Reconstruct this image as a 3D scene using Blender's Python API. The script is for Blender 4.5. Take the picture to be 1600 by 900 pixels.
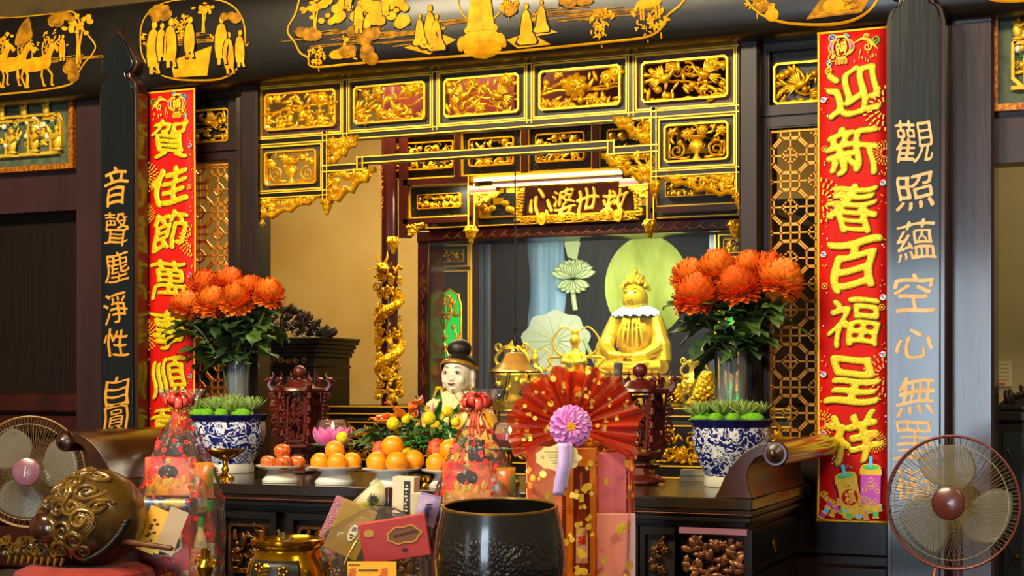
import bpy, math, random
from mathutils import Matrix, Vector, Quaternion, noise
PI = math.pi
sc = bpy.context.scene
for o in list(bpy.data.objects): bpy.data.objects.remove(o)
C = sc.collection
# ---------------------------------------------------------------- camera
EYE = 1.6; TH = math.radians(22.9); CT, ST = math.cos(TH), math.sin(TH); FPX = 2400.0
cam = bpy.data.cameras.new('camera'); cam.sensor_width = 36; cam.lens = 36*FPX/1600
cam.shift_y = 150/1600; cam.clip_end = 200
co = bpy.data.objects.new('camera', cam); C.objects.link(co)
co.location = (0, 0, EYE); co.rotation_euler = (PI/2, 0, TH); sc.camera = co
# ---------------------------------------------------------------- colour management
vs = sc.view_settings; sc.display_settings.display_device = 'sRGB'
vs.view_transform = 'Standard'; vs.look = 'None'; vs.gamma = 1; vs.use_curve_mapping = False
vs.exposure = 0.0
sc.cycles.use_denoising = True; sc.cycles.max_bounces = 7; sc.cycles.transparent_max_bounces = 14
sc.cycles.diffuse_bounces = 3; sc.cycles.glossy_bounces = 3; sc.cycles.caustics_reflective = False; sc.cycles.caustics_refractive = False
# ---------------------------------------------------------------- world and lights
w = bpy.data.worlds.new('world'); sc.world = w; w.use_nodes = True
w.node_tree.nodes['Background'].inputs[0].default_value = (1.0, 0.80, 0.52, 1)
w.node_tree.nodes['Background'].inputs[1].default_value = 0.17
def area(name, loc, target, sx, sy, power, col):
    l = bpy.data.lights.new(name, 'AREA'); l.shape = 'RECTANGLE'; l.size = sx; l.size_y = sy; l.energy = power; l.color = col
    o = bpy.data.objects.new(name, l); C.objects.link(o); o.location = loc
    o.rotation_euler = (Vector(target)-Vector(loc)).to_track_quat('-Z', 'Y').to_euler(); return o
for q, x in enumerate((-3.15, -2.45, -1.75)): area('courtyard_doorway', (x, -5.0, 1.5), (x, 7, 1.5), .46, 3.0, 105, (0.70, 0.85, 1.0))
area('courtyard_daylight_far', (-8.6, -5.0, 1.5), (-7.6, 7, 1.5), 1.8, 2.4, 28, (0.70, 0.85, 1.0))
area('hall_lamps_warm', (-4.2, 2.2, 4.9), (-3.2, 7, 1.5), 3.2, 0.6, 450, (1.0, 0.84, 0.55))
area('hall_lamps_side', (0.8, 2.6, 4.6), (-2.2, 7, 1.5), 1.2, 0.6, 110, (1.0, 0.84, 0.56))
area('inner_room_lamp', (-4.6, 8.4, 3.7), (-4.6, 9.0, 0.0), 2.2, 0.4, 140, (1.0, 0.80, 0.42))
area('side_room_lamp', (-0.2, 8.0, 3.2), (-0.2, 8.4, 0.0), 1.0, 0.4, 12, (1.0, 0.82, 0.45))
# ---------------------------------------------------------------- picture -> place
def P(px, py, Y):
    u = (px-800)/FPX; v = (600-py)/FPX; d = Y/(CT+u*ST)
    return Vector((d*(u*CT-ST), Y, EYE+d*v))
def PX(px, Y): return P(px, 600, Y).x
def PZ(px, py, Y): return P(px, py, Y).z
def MPP(px, Y): return Y/(CT+(px-800)/FPX*ST)/FPX      # metres per pixel there
# ---------------------------------------------------------------- mesh builder
class MB:
    def __init__(s): s.v=[]; s.f=[]; s.m=[]; s.k=0; s.T=None; s.flat=set()
    def add(s, vs, fs):
        b=len(s.v)
        if s.T is not None: vs=[s.T@Vector(p) for p in vs]
        s.v.extend([tuple(p) for p in vs]); s.f.extend([tuple(i+b for i in f) for f in fs]); s.m.extend([s.k]*len(fs)); return s
    def box(s, c, d, M=None):
        x,y,z=d[0]/2,d[1]/2,d[2]/2
        p=[Vector((a*x,b*y,e*z)) for a in(-1,1) for b in(-1,1) for e in(-1,1)]
        if M is not None: p=[M@q for q in p]
        c=Vector(c)
        return s.add([q+c for q in p],[(0,1,3,2),(4,6,7,5),(0,4,5,1),(2,3,7,6),(0,2,6,4),(1,5,7,3)])
    def bx(s,x0,x1,y0,y1,z0,z1): return s.box(((x0+x1)/2,(y0+y1)/2,(z0+z1)/2),(abs(x1-x0),abs(y1-y0),abs(z1-z0)))
    def cham(s,x0,x1,y0,y1,z0,z1,b):
        # box whose front (-Y) edges are chamfered
        v=[(x0,y1,z0),(x1,y1,z0),(x1,y1,z1),(x0,y1,z1),(x0,y0+b,z0),(x1,y0+b,z0),(x1,y0+b,z1),(x0,y0+b,z1),(x0+b,y0,z0+b),(x1-b,y0,z0+b),(x1-b,y0,z1-b),(x0+b,y0,z1-b)]
        return s.add(v,[(3,2,1,0),(0,1,5,4),(1,2,6,5),(2,3,7,6),(3,0,4,7),(4,5,9,8),(5,6,10,9),(6,7,11,10),(7,4,8,11),(8,9,10,11)])
    def tube(s, pts, r, n=8, closed=False, flat=1.0, up=None):
        pts=[Vector(p) for p in pts]; N=len(pts)
        if not hasattr(r,'__len__'): r=[r]*N
        vs=[];fs=[];ref=None
        for i in range(N):
            a=pts[i-1] if (i>0 or closed) else pts[i]; b=pts[(i+1)%N] if (i<N-1 or closed) else pts[i]
            t=(b-a); t=t.normalized() if t.length>1e-9 else Vector((0,0,1))
            if up is not None: rf=Vector(up)
            else:
                if ref is None: ref=Vector((0,1,0)) if abs(t.y)<.9 else Vector((1,0,0))
                rf=ref
            n1=rf-t*rf.dot(t)
            if n1.length<1e-6: n1=t.orthogonal()
            n1.normalize(); n2=t.cross(n1)
            if up is None: ref=n1
            for k in range(n):
                A=2*PI*k/n; vs.append(pts[i]+n1*(math.cos(A)*r[i]*flat)+n2*(math.sin(A)*r[i]))
        R=N if closed else N-1
        for i in range(R):
            j=(i+1)%N
            for k in range(n): fs.append((i*n+k,i*n+(k+1)%n,j*n+(k+1)%n,j*n+k))
        if not closed: fs.append(tuple(range(n-1,-1,-1))); fs.append(tuple((N-1)*n+k for k in range(n)))
        return s.add(vs,fs)
    def lathe(s, prof, n=32, c=(0,0,0), fn=None, arc=None, caps=True):
        vs=[];fs=[];c=Vector(c);N=len(prof)
        for (r,z) in prof:
            for k in range(n):
                A=2*PI*k/n; q=r*(fn(A,z) if fn else 1); vs.append(c+Vector((q*math.cos(A),q*math.sin(A),z)))
        for i in range(N-1):
            for k in range(n): fs.append((i*n+k,i*n+(k+1)%n,(i+1)*n+(k+1)%n,(i+1)*n+k))
        if caps:
            if prof[0][0]>1e-5: fs.append(tuple(range(n-1,-1,-1)))
            if prof[-1][0]>1e-5: fs.append(tuple((N-1)*n+k for k in range(n)))
        return s.add(vs,fs)
    def ell(s, c, r, M=None, n=10, m=6):
        if not hasattr(r,'__len__'): r=(r,r,r)
        c=Vector(c); vs=[]; fs=[]
        for i in range(1,m):
            a=PI*i/m
            for k in range(n):
                b=2*PI*k/n; vs.append(Vector((r[0]*math.sin(a)*math.cos(b),r[1]*math.sin(a)*math.sin(b),r[2]*math.cos(a))))
        t=len(vs); vs+= [Vector((0,0,r[2])),Vector((0,0,-r[2]))]
        for i in range(m-2):
            for k in range(n): fs.append((i*n+k,(i+1)*n+k,(i+1)*n+(k+1)%n,i*n+(k+1)%n))
        for k in range(n):
            fs.append((t,k,(k+1)%n)); q=(m-2)*n; fs.append((t+1,q+(k+1)%n,q+k))
        if M is not None: vs=[M@p for p in vs]
        return s.add([p+c for p in vs],fs)
    def prism(s, poly, y0, y1, back=True):
        # polygon in XZ (counter-clockwise seen from -Y), front y0, back y1
        n=len(poly); vs=[(x,y0,z) for x,z in poly]+[(x,y1,z) for x,z in poly]
        fs=[tuple(range(n))]+[(i,i+n,(i+1)%n+n,(i+1)%n) for i in range(n)]
        if back: fs.append(tuple(range(2*n-1,n-1,-1)))
        return s.add(vs,fs)
    def ring(s, outer, inner, y0, y1):
        n=len(outer); vs=[(x,y0,z) for x,z in outer]+[(x,y0,z) for x,z in inner]+[(x,y1,z) for x,z in outer]+[(x,y1,z) for x,z in inner]
        fs=[]
        for i in range(n):
            j=(i+1)%n; fs+=[(i,j,n+j,n+i),(i,2*n+i,2*n+j,j),(n+i,n+j,3*n+j,3*n+i),(2*n+i,3*n+i,3*n+j,2*n+j)]
        return s.add(vs,fs)
    def sheet(s, fn, nu, nv, cu=False):
        vs=[];fs=[]
        for i in range(nu+(0 if cu else 1)):
            for j in range(nv+1): vs.append(fn(i/nu,j/nv))
        W=nv+1;U=nu if cu else nu+1
        for i in range(nu):
            a=i;b=(i+1)%U
            for j in range(nv): fs.append((a*W+j,b*W+j,b*W+j+1,a*W+j+1))
        return s.add(vs,fs)
    def glyph(s, ch, x, z, w, h, y0, y1, bold=0.0, rot=0.0, shear=0.0, wob=0.0):
        # one written character centred at (x,z) in the XZ plane, face towards -Y
        vs,fs,bw,bh=glyph_data(ch,bold)
        q=[]
        for (a,b,d) in vs:
            X=a/bw*w; Z=b/bh*h
            if wob: X+=wob*w*math.sin(Z/h*5+1)*.5; Z+=wob*h*math.sin(X/w*4.2)*.6
            Z+=shear*X; X0=X*math.cos(rot)-Z*math.sin(rot); Z0=X*math.sin(rot)+Z*math.cos(rot)
            q.append((x+X0, y0+(y1-y0)*d, z+Z0))
        return s.add(q,fs)
    def build(s, name, mats, parent=None, world=False, smooth=35, bevel=0, loc=None, rz=0, sub=0, solid=0):
        v=s.v
        if parent is not None and world:
            I=rootM(parent).inverted(); v=[I@Vector(p) for p in v]
        elif loc is not None and world:
            I=(Matrix.Translation(loc)@Matrix.Rotation(rz,4,'Z')).inverted(); v=[I@Vector(p) for p in v]
        me=bpy.data.meshes.new(name); me.from_pydata([tuple(p) for p in v],[],s.f)
        if not isinstance(mats,(list,tuple)): mats=[mats]
        for m in mats: me.materials.append(m)
        if len(mats)>1: me.polygons.foreach_set('material_index',s.m)
        me.validate(); me.update()
        if smooth:
            me.polygons.foreach_set('use_smooth',[True]*len(me.polygons)); me.set_sharp_from_angle(angle=math.radians(smooth))
        o=bpy.data.objects.new(name,me); C.objects.link(o)
        if parent is not None: o.parent=parent
        if loc is not None: o.location=loc; o.rotation_euler=(0,0,rz)
        if bevel:
            b=o.modifiers.new('bevel','BEVEL'); b.width=bevel; b.segments=2; b.limit_method='ANGLE'; b.angle_limit=math.radians(40)
        if solid:
            q=o.modifiers.new('solid','SOLIDIFY'); q.thickness=solid; q.offset=0
        if sub:
            q=o.modifiers.new('sub','SUBSURF'); q.levels=sub; q.render_levels=sub
        return o
def rootM(o):
    M=Matrix.Translation(o.location)@o.rotation_euler.to_matrix().to_4x4()
    return rootM(o.parent)@M if o.parent else M
_g={}
def glyph_data(ch,bold):
    k=(ch,round(bold,4))
    if k in _g: return _g[k]
    cu=bpy.data.curves.new('t','FONT'); cu.body=ch; cu.size=1; cu.offset=bold; cu.extrude=.5; cu.resolution_u=3
    o=bpy.data.objects.new('t',cu); C.objects.link(o)
    dg=bpy.context.evaluated_depsgraph_get(); me=o.evaluated_get(dg).to_mesh()
    vs=[tuple(v.co) for v in me.vertices]; fs=[tuple(p.vertices) for p in me.polygons]
    o.evaluated_get(dg).to_mesh_clear(); bpy.data.objects.remove(o); bpy.data.curves.remove(cu)
    x0=min(v[0] for v in vs);x1=max(v[0] for v in vs);y0=min(v[1] for v in vs);y1=max(v[1] for v in vs)
    vs=[(v[0]-(x0+x1)/2,v[1]-(y0+y1)/2,.5-v[2]) for v in vs]
    _g[k]=(vs,fs,max(x1-x0,1e-3),max(y1-y0,1e-3)); return _g[k]
# ---------------------------------------------------------------- naming
def tag(o,label=None,cat=None,group=None,kind=None):
    if label: o['label']=label
    if cat: o['category']=cat
    if group: o['group']=group
    if kind: o['kind']=kind
    return o
def thing(name,label,cat,loc=(0,0,0),rz=0,group=None):
    o=bpy.data.objects.new(name,None); C.objects.link(o); o.location=loc; o.rotation_euler=(0,0,rz); o.empty_display_size=.05
    return tag(o,label,cat,group)
def dup(r,loc=None,rz=None,label=None,group=None,parent=None,scale=None):
    c=r.copy(); C.objects.link(c)
    if parent is not None: c.parent=parent
    for ch in list(r.children): dup(ch,parent=c)
    if loc is not None: c.location=loc
    if rz is not None: c.rotation_euler=(0,0,rz)
    if scale is not None: c.scale=(scale,)*3
    tag(c,label,None,group); return c
# ---------------------------------------------------------------- materials
def lin(h):
    h=h.lstrip('#'); o=[]
    for i in (0,2,4):
        c=int(h[i:i+2],16)/255; o.append(c/12.92 if c<=.04045 else ((c+.055)/1.055)**2.4)
    return (*o,1)
def mat(name,col,rough=.5,metal=0,col2=None,ns=8,nd=4,lo=.35,hi=.65,stretch=None,bump=0,bs=30,coat=0,emis=None,es=0,spec=.5,sheen=0,trans=0,bdist=.01,sss=0):
    m=bpy.data.materials.new(name); m.use_nodes=True; N=m.node_tree.nodes; L=m.node_tree.links; b=N['Principled BSDF']
    I=b.inputs; I['Base Color'].default_value=lin(col); I['Roughness'].default_value=rough; I['Metallic'].default_value=metal
    I['Specular IOR Level'].default_value=spec; I['Coat Weight'].default_value=coat; I['Coat Roughness'].default_value=.12
    if sheen: I['Sheen Weight'].default_value=sheen
    if sss: I['Subsurface Weight'].default_value=sss; I['Subsurface Radius'].default_value=(.02,.01,.005)
    if emis: I['Emission Color'].default_value=lin(emis); I['Emission Strength'].default_value=es
    tc=N.new('ShaderNodeTexCoord'); vec=tc.outputs['Object']
    if stretch:
        mp=N.new('ShaderNodeMapping'); mp.inputs['Scale'].default_value=stretch; L.new(vec,mp.inputs[0]); vec=mp.outputs[0]
    if col2:
        n=N.new('ShaderNodeTexNoise'); n.inputs['Scale'].default_value=ns; n.inputs['Detail'].default_value=nd; L.new(vec,n.inputs['Vector'])
        r=N.new('ShaderNodeValToRGB'); r.color_ramp.elements[0].position=lo; r.color_ramp.elements[1].position=hi
        r.color_ramp.elements[0].color=lin(col); r.color_ramp.elements[1].color=lin(col2)
        L.new(n.outputs[0],r.inputs[0]); L.new(r.outputs[0],I['Base Color'])
    if bump:
        n=N.new('ShaderNodeTexNoise'); n.inputs['Scale'].default_value=bs; n.inputs['Detail'].default_value=3; L.new(vec,n.inputs['Vector'])
        q=N.new('ShaderNodeBump'); q.inputs['Strength'].default_value=bump; q.inputs['Distance'].default_value=bdist; L.new(n.outputs[0],q.inputs['Height']); L.new(q.outputs[0],I['Normal'])
    return m
def sheer(name,col,alpha,rough=.1,gloss=.15,bump=0,bs=20,transl=False,tint='#ffffff',bdist=.01):
    # thin see-through sheet: part passes straight through, part is coloured film, a fresnel part mirrors
    m=bpy.data.materials.new(name); m.use_nodes=True; N=m.node_tree.nodes; L=m.node_tree.links; N.clear()
    out=N.new('ShaderNodeOutputMaterial'); t=N.new('ShaderNodeBsdfTransparent'); t.inputs[0].default_value=lin(tint)
    d=N.new('ShaderNodeBsdfDiffuse'); d.inputs[0].default_value=lin(col); src=d
    if transl:
        e=N.new('ShaderNodeBsdfTranslucent'); e.inputs[0].default_value=lin(col); mx=N.new('ShaderNodeMixShader'); mx.inputs[0].default_value=.5
        L.new(d.outputs[0],mx.inputs[1]); L.new(e.outputs[0],mx.inputs[2]); src=mx
    g=N.new('ShaderNodeBsdfGlossy'); g.inputs['Roughness'].default_value=rough
    m1=N.new('ShaderNodeMixShader'); m1.inputs[0].default_value=alpha; L.new(t.outputs[0],m1.inputs[1]); L.new(src.outputs[0],m1.inputs[2])
    lw=N.new('ShaderNodeLayerWeight'); lw.inputs['Blend'].default_value=gloss
    m2=N.new('ShaderNodeMixShader'); L.new(lw.outputs['Fresnel'],m2.inputs[0]); L.new(m1.outputs[0],m2.inputs[1]); L.new(g.outputs[0],m2.inputs[2]); L.new(m2.outputs[0],out.inputs[0])
    if bump:
        tc=N.new('ShaderNodeTexCoord'); n=N.new('ShaderNodeTexNoise'); n.inputs['Scale'].default_value=bs; L.new(tc.outputs['Object'],n.inputs['Vector'])
        q=N.new('ShaderNodeBump'); q.inputs['Strength'].default_value=bump; q.inputs['Distance'].default_value=bdist; L.new(n.outputs[0],q.inputs['Height'])
        for x in (g,lw): L.new(q.outputs[0],x.inputs['Normal'])
    return m
# lacquers, woods, gold
mBEAM=mat('black_lacquer_beam','#17140f',.32,0,'#1e1812',5,5,bump=.12,bs=9,coat=.15,spec=.35)
mBLACK=mat('black_lacquer','#120d0a',.3,0,'#180f0a',6,4,coat=.1,spec=.35)
mBROWN=mat('brown_black_wood','#1f120c',.35,0,'#2f1c12',7,5,stretch=(1,1,.15),coat=.05,spec=.3)
mPLUM=mat('plum_painted_wood','#3a1f20',.4,0,'#2c1516',4,6,stretch=(1,1,.2),bump=.08,bs=14,coat=.25)
mPLUMD=mat('dark_plum_wood','#2c1512',.4,0,'#1d0e0b',4,5,stretch=(.3,1,1),coat=.05,spec=.35)
mREDW=mat('dark_red_lacquer','#4a120d',.3,0,'#350c09',5,4,coat=.5)
mPLAQ=mat('slate_black_board','#11181c',.3,0,'#0a0f13',3,6,stretch=(3,1,.25),bump=.14,bs=10,coat=.6,spec=.35)
mGOLD=mat('gold_leaf','#fbbe0c',.33,.55,'#e09604',14,3)
mGOLDP=mat('gold_paint','#ffc814',.5,.1,'#f2b008',18,4)
mGLINE=mat('gold_line','#ffc01c',.4,.2)
mGFLECK=mat('gold_flecked_green_black','#12160c',.5,0,'#8a7a18',90,3,.60,.74)
mRFLECK=mat('red_brown_flecked','#3d160c',.5,0,'#6b3a12',60,3,.5,.75)
mBRASS=mat('polished_brass','#d59a1c',.18,.95,'#b57d10',9,3)
mBUDDHA=mat('bright_gilding','#f2c51e',.2,.85,'#d9a513',6,2)
mWALLY=mat('ochre_plaster','#d2b070',.85,0,'#c29c56',1.6,6,bump=.05,bs=20)
mWALL=mat('cream_plaster','#b9aa84',.85,0,'#a4966e',1.5,6)
mFLOOR=mat('red_floor_tiles','#5a2a1c',.4,0,'#482016',5,4)
mGLASS=sheer('clear_glass','#ffffff',.02,.03,.10)
mCELLO=sheer('cellophane_film','#ffe4dc',.045,.12,.19,1.0,14,bdist=.03)
mWHITE=mat('white_porcelain','#e8e4dc',.2,0,coat=.4)
# ================================================================ embossed brush writing
import numpy as np
_f={}
def field(ch,N=64,blur=1.6):
    k=(ch,N,blur)
    if k in _f: return _f[k]
    vs,fs,bw,bh=glyph_data(ch,0.0)
    F=np.zeros((N+1,N+1)); pad=.1
    A=np.array([(v[0]/bw,v[1]/bh) for v in vs]); D=np.array([v[2] for v in vs])
    g=(np.arange(N+1)/N-.5)*(1+2*pad); GX,GZ=np.meshgrid(g,g,indexing='ij')
    for f in fs:
        if max(D[i] for i in f)>.01: continue
        for q in range(1,len(f)-1):
            a,b,c=A[f[0]],A[f[q]],A[f[q+1]]
            x0,x1=min(a[0],b[0],c[0]),max(a[0],b[0],c[0]); i0=max(0,int((x0/(1+2*pad)+.5)*N)-1); i1=min(N,int((x1/(1+2*pad)+.5)*N)+2)
            X=GX[i0:i1+1];Z=GZ[i0:i1+1]
            e=lambda p,r:(r[0]-p[0])*(Z-p[1])-(r[1]-p[1])*(X-p[0])
            s1,s2,s3=e(a,b),e(b,c),e(c,a)
            F[i0:i1+1]=np.maximum(F[i0:i1+1],(((s1>=0)&(s2>=0)&(s3>=0))|((s1<=0)&(s2<=0)&(s3<=0))).astype(float))
    r=int(blur*3)+1; kx=np.exp(-.5*(np.arange(-r,r+1)/blur)**2); kx/=kx.sum()
    F=np.apply_along_axis(lambda m:np.convolve(m,kx,'same'),0,F); F=np.apply_along_axis(lambda m:np.convolve(m,kx,'same'),1,F)
    _f[k]=F; return F
def brush(mb,ch,x,z,w,h,y0,y1,thr=.3,bulge=.0,N=64,blur=1.6,rise=.10,wob=.03,vary=.5,seed=0,cover=None,dthr=0):
    # embossed brush-written character; bulge rounds the strokes' faces
    F=field(ch,N,blur); S=1.2; nd={}; vs=[]; fs=[]
    if cover:   # threshold that thickens the strokes to a wanted share of the written box
        raw=field(ch,N,.45); k=int(N*.085); R_=raw[k:N+1-k,k:N+1-k]; want=min(cover[1],max(cover[0],float((R_>.5).mean())*cover[2])); thr=float(np.quantile(F[k:N+1-k,k:N+1-k],1-want))
        thr=min(max(thr+dthr,.06),.6)
    T=thr*(1+vary*np.array([[noise.noise((i*5/N+seed*3.1,j*5/N,seed*1.7)) for j in range(N+1)] for i in range(N+1)]))
    G=F-T
    def pos(i,j,val):
        a=(i/N-.5)*S; b=(j/N-.5)*S
        a2=a+wob*math.sin(b*6+seed); b2=b+rise*a*.6+wob*math.sin(a*5+seed*2)
        return (x+a2*w, y0-bulge*min(1,max(0,val)/.35)**.5, z+b2*h)
    def vert(key,i,j,val):
        if key not in nd: nd[key]=len(vs); vs.append(pos(i,j,val))
        return nd[key]
    edge=[]
    for i in range(N):
        for j in range(N):
            q=[(i,j),(i+1,j),(i+1,j+1),(i,j+1)]; g=[G[a] for a in q]
            if max(g)<=0: continue
            poly=[];cr=[]
            for t in range(4):
                a,b=q[t],q[(t+1)%4]; ga,gb=g[t],g[(t+1)%4]
                if ga>0: poly.append(vert(a,a[0],a[1],ga))
                if (ga>0)!=(gb>0):
                    s=ga/(ga-gb); p=vert(tuple(sorted((a,b))),a[0]+(b[0]-a[0])*s,a[1]+(b[1]-a[1])*s,0); poly.append(p); cr.append((p,ga>0))
            if len(poly)>2: fs.append(tuple(poly))
            for t in range(len(cr)):
                if cr[t][1] : edge.append((cr[t][0],cr[(t+1)%len(cr)][0]))
    n=len(vs); back={}
    for a,b in edge:
        for p in (a,b):
            if p not in back: back[p]=len(vs); vs.append((vs[p][0],y1,vs[p][2]))
        fs.append((b,a,back[a],back[b]))
    return mb.add(vs,fs)
# ================================================================ structure
def struct(mb,name,mats,**k): return tag(mb.build(name,mats,**k),kind='structure')
XL,XR=-11.0,2.4; YW=7.10
b=MB(); b.bx(XL,XR,-8,10.6,-.1,0); struct(b,'floor',mFLOOR)
b=MB(); b.bx(XL,XR,7.4,10.4,4.25,4.35); b.bx(XL,XR,1.0,7.4,5.2,5.3); struct(b,'ceiling',mat('dark_ceiling','#3a2c16',.8))
b=MB(); b.bx(XL,XR,10.3,10.4,0,4.25); struct(b,'wall_back',mWALLY)
b=MB(); b.bx(-8.3,-8.2,7.4,10.3,0,4.25); struct(b,'wall_left',mWALLY)
# main beam: rounded lacquered log of a lintel
BY=6.86; bz0=(PZ(225,136,BY)+PZ(1275,47,BY))/2; bz1=PZ(0,27,BY+.05)
b=MB(); prof=[]
for i in range(13):
    a=-PI/2+PI*i/12; prof.append((BY+.10-.10*math.cos(a)**.6 if abs(math.cos(a))>1e-6 else BY+.10, (bz0+bz1)/2+((bz1-bz0)/2)*(abs(math.sin(a))**.75)*(1 if a>0 else -1)))
prof+=[(7.2,bz1),(7.2,bz0)]
n=len(prof); vs=[(XL,p[0],p[1]) for p in prof]+[(XR,p[0],p[1]) for p in prof]
b.add(vs,[(i,(i+1)%n,(i+1)%n+n,i+n) for i in range(n)]); struct(b,'trim_1',mBEAM,smooth=50)
BEAM_TOP=bz1
b=MB(); b.bx(XL,XR,7.3,7.4,bz1-.05,5.2); struct(b,'wall_upper',mat('smoky_upper_wall','#2c2208',.8,0,'#5a4310',3,5))
# pillars, posts and the wall boards between them
def zz(px,py,Y=YW): return PZ(px,py,Y)
def pillar(name,px0,px1,Y,m,z0=0,z1=None,depth=.22,side=0):
    x0,x1=PX(px0,Y),PX(px1,Y); b=MB(); b.cham(x0,x1,Y,Y+depth,z0,z1 or bz0+.06,.012); return struct(b,name,m)
pillar('pillar_left',117,163,7.02,mPLUM)
pillar('pillar_right',1470,1553,6.98,mat('plum_pillar','#3d2228',.33,0,'#2a1618',5,6,stretch=(2,1,.3),bump=.35,bs=9,coat=.5))
pillar('trim_2',374,401,7.02,mPLUMD,depth=.14)
pillar('trim_3',1154,1186,7.02,mPLUMD,depth=.14)
pillar('trim_4',212,226,7.06,mBLACK,depth=.1)
# left wing wall: head board with a door recess under it
xa,xb=XL,PX(118,7.06)
b=MB(); z1=zz(60,331,7.08); b.bx(xa,xb,7.08,7.24,z1,bz0+.05); b.bx(xa,xb,7.05,7.24,0,.3); struct(b,'wall_wing',mPLUM)
b=MB(); zt,zm,zb=z1,zz(60,612,7.2),.3
b.bx(xa,xb,7.20,7.26,zb,zt); struct(b,'door_1',mat('dark_door_panel','#1e0e05',.6,0,'#140a04',9,4,stretch=(6,1,.3),spec=.2))
b=MB(); z=zm
for q in range(9): b.cham(xa,xb,7.13+.012*(q%2),7.22,z-.13*q-.12,z-.13*q-.01,.012)
struct(b,'trim_5',mat('door_slats','#3d1409',.5,0,'#2a0d06',6,3,spec=.25))
# right wing wall: head board, opening, room beyond
xa,xb=PX(1551,7.06),XR
b=MB(); b.bx(xa,xb,7.08,7.24,zz(1575,254,7.08),bz0+.05); struct(b,'wall_right',mPLUM)
b=MB(); b.bx(-1.2,XR,9.0,9.1,0,4.25); b.bx(-1.3,-1.2,7.5,9.0,0,4.25); struct(b,'wall_side_room',mWALL)
# side bays: moulded frame, flecked field, gold carving above a gold lattice, dado below
def spiral(c,r0,turns,n=28,a0=0,s=1,y=0):
    return [(c[0]+r0*(1-.85*t/n)*math.cos(a0+s*2*PI*turns*t/n), y, c[1]+r0*(1-.85*t/n)*math.sin(a0+s*2*PI*turns*t/n)) for t in range(n+1)]
def smooth(pts,n=4,closed=True):
    o=[];N=len(pts)
    for i in range(N if closed else N-1):
        p0,p1,p2,p3=[pts[(i+k)%N] if closed else pts[min(max(i+k,0),N-1)] for k in(-1,0,1,2)]
        for q in range(n):
            t=q/n; o.append(tuple(.5*((2*p1[k])+(-p0[k]+p2[k])*t+(2*p0[k]-5*p1[k]+4*p2[k]-p3[k])*t*t+(-p0[k]+3*p1[k]-3*p2[k]+p3[k])*t**3) for k in(0,1)))
    return o
# ================================================================ relief carving kit (in the XZ plane, relief towards -Y)
def Ry(a): return Matrix.Rotation(a,3,'Y')
def c_leaf(mb,x,z,l,a,Y,rng,w=.36):
    M=Matrix.Rotation(-a,3,'Y')@Matrix.Rotation(rng.uniform(-.5,.5),3,'X')
    mb.ell((x,Y,z),(l/2,l*.12,l*w/2),M,8,5)
def c_flower(mb,x,z,r,Y,rng,k=None,rings=2):
    k=k or rng.choice((5,6,8))
    a0=rng.uniform(0,6)
    for q in range(rings):
        rr=r*(.62-.28*q); pr=r*(.42-.10*q)
        for i in range(k):
            a=a0+2*PI*(i+.5*q)/k
            M=Matrix.Rotation(-a,3,'Y')@Matrix.Rotation(.5-.2*q,3,'Z')
            mb.ell((x+rr*math.cos(a),Y-r*(.12+.22*q),z+rr*math.sin(a)),(pr,pr*.35,pr*.72),M,7,5)
    mb.ell((x,Y-r*.5,z),(r*.2,r*.2,r*.2),None,7,5)
def c_branch(mb,pts,r,Y,rng):
    P2=[]
    for i in range(len(pts)-1):
        for t in range(5):
            s=t/5; P2.append((pts[i][0]*(1-s)+pts[i+1][0]*s+rng.uniform(-1,1)*r*.6,Y+rng.uniform(-.5,.5)*r,pts[i][1]*(1-s)+pts[i+1][1]*s+rng.uniform(-1,1)*r*.6))
    P2.append((pts[-1][0],Y,pts[-1][1])); n=len(P2)
    mb.tube(P2,[r*(1-.5*i/n) for i in range(n)],6)
def c_bird(mb,x,z,s,Y,rng,f=1):
    mb.ell((x,Y-.2*s,z),(s*.42,s*.2,s*.24),Matrix.Rotation(-.4*f,3,'Y'),8,6)
    mb.tube([(x+f*s*.3,Y-.2*s,z+s*.12),(x+f*s*.46,Y-.25*s,z+s*.3),(x+f*s*.52,Y-.25*s,z+s*.42)],[s*.13,s*.09,s*.08],6)
    mb.ell((x+f*s*.58,Y-.25*s,z+s*.45),(s*.14,s*.09,s*.1),None,7,5)
    mb.tube([(x+f*s*.66,Y-.25*s,z+s*.45),(x+f*s*.84,Y-.25*s,z+s*.40)],[s*.05,s*.005],5)
    for i in range(6):
        a=PI*.55+i*.22
        mb.ell((x+f*math.cos(a)*s*.45-.05*s*f,Y-.3*s+.02*i*s,z+math.sin(a)*s*.42),(s*.38,s*.06,s*.08),Matrix.Rotation(-a if f>0 else -(PI-a),3,'Y'),7,4)
    for i in range(4):
        a=PI+.15+i*.2
        mb.ell((x+f*math.cos(a)*s*.7,Y-.12*s,z+math.sin(a)*s*.5),(s*.36,s*.05,s*.07),Matrix.Rotation(-a if f>0 else -(PI-a),3,'Y'),7,4)
def c_vase(mb,x,z0,h,Y):
    pr=[(.30,0),(.34,.06),(.18,.14),(.14,.24),(.46,.44),(.52,.6),(.40,.76),(.26,.82),(.62,.9),(.66,1.0)]
    vs=[(r*h*.62,q*h) for r,q in pr]
    s=mb.T; M=Matrix.Translation((x,Y,z0))@Matrix.Diagonal((1,.45,1,1)); mb.T=M if s is None else s@M
    mb.lathe(vs,14); mb.T=s
def c_scroll(mb,x,z,r,Y,s=1,a0=0,th=.16):
    mb.tube([(p[0],Y-.1*r,p[2]) for p in spiral((x,z),r,1.6,22,a0,s)],[r*th*(1-.4*i/22) for i in range(23)],6)
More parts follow.
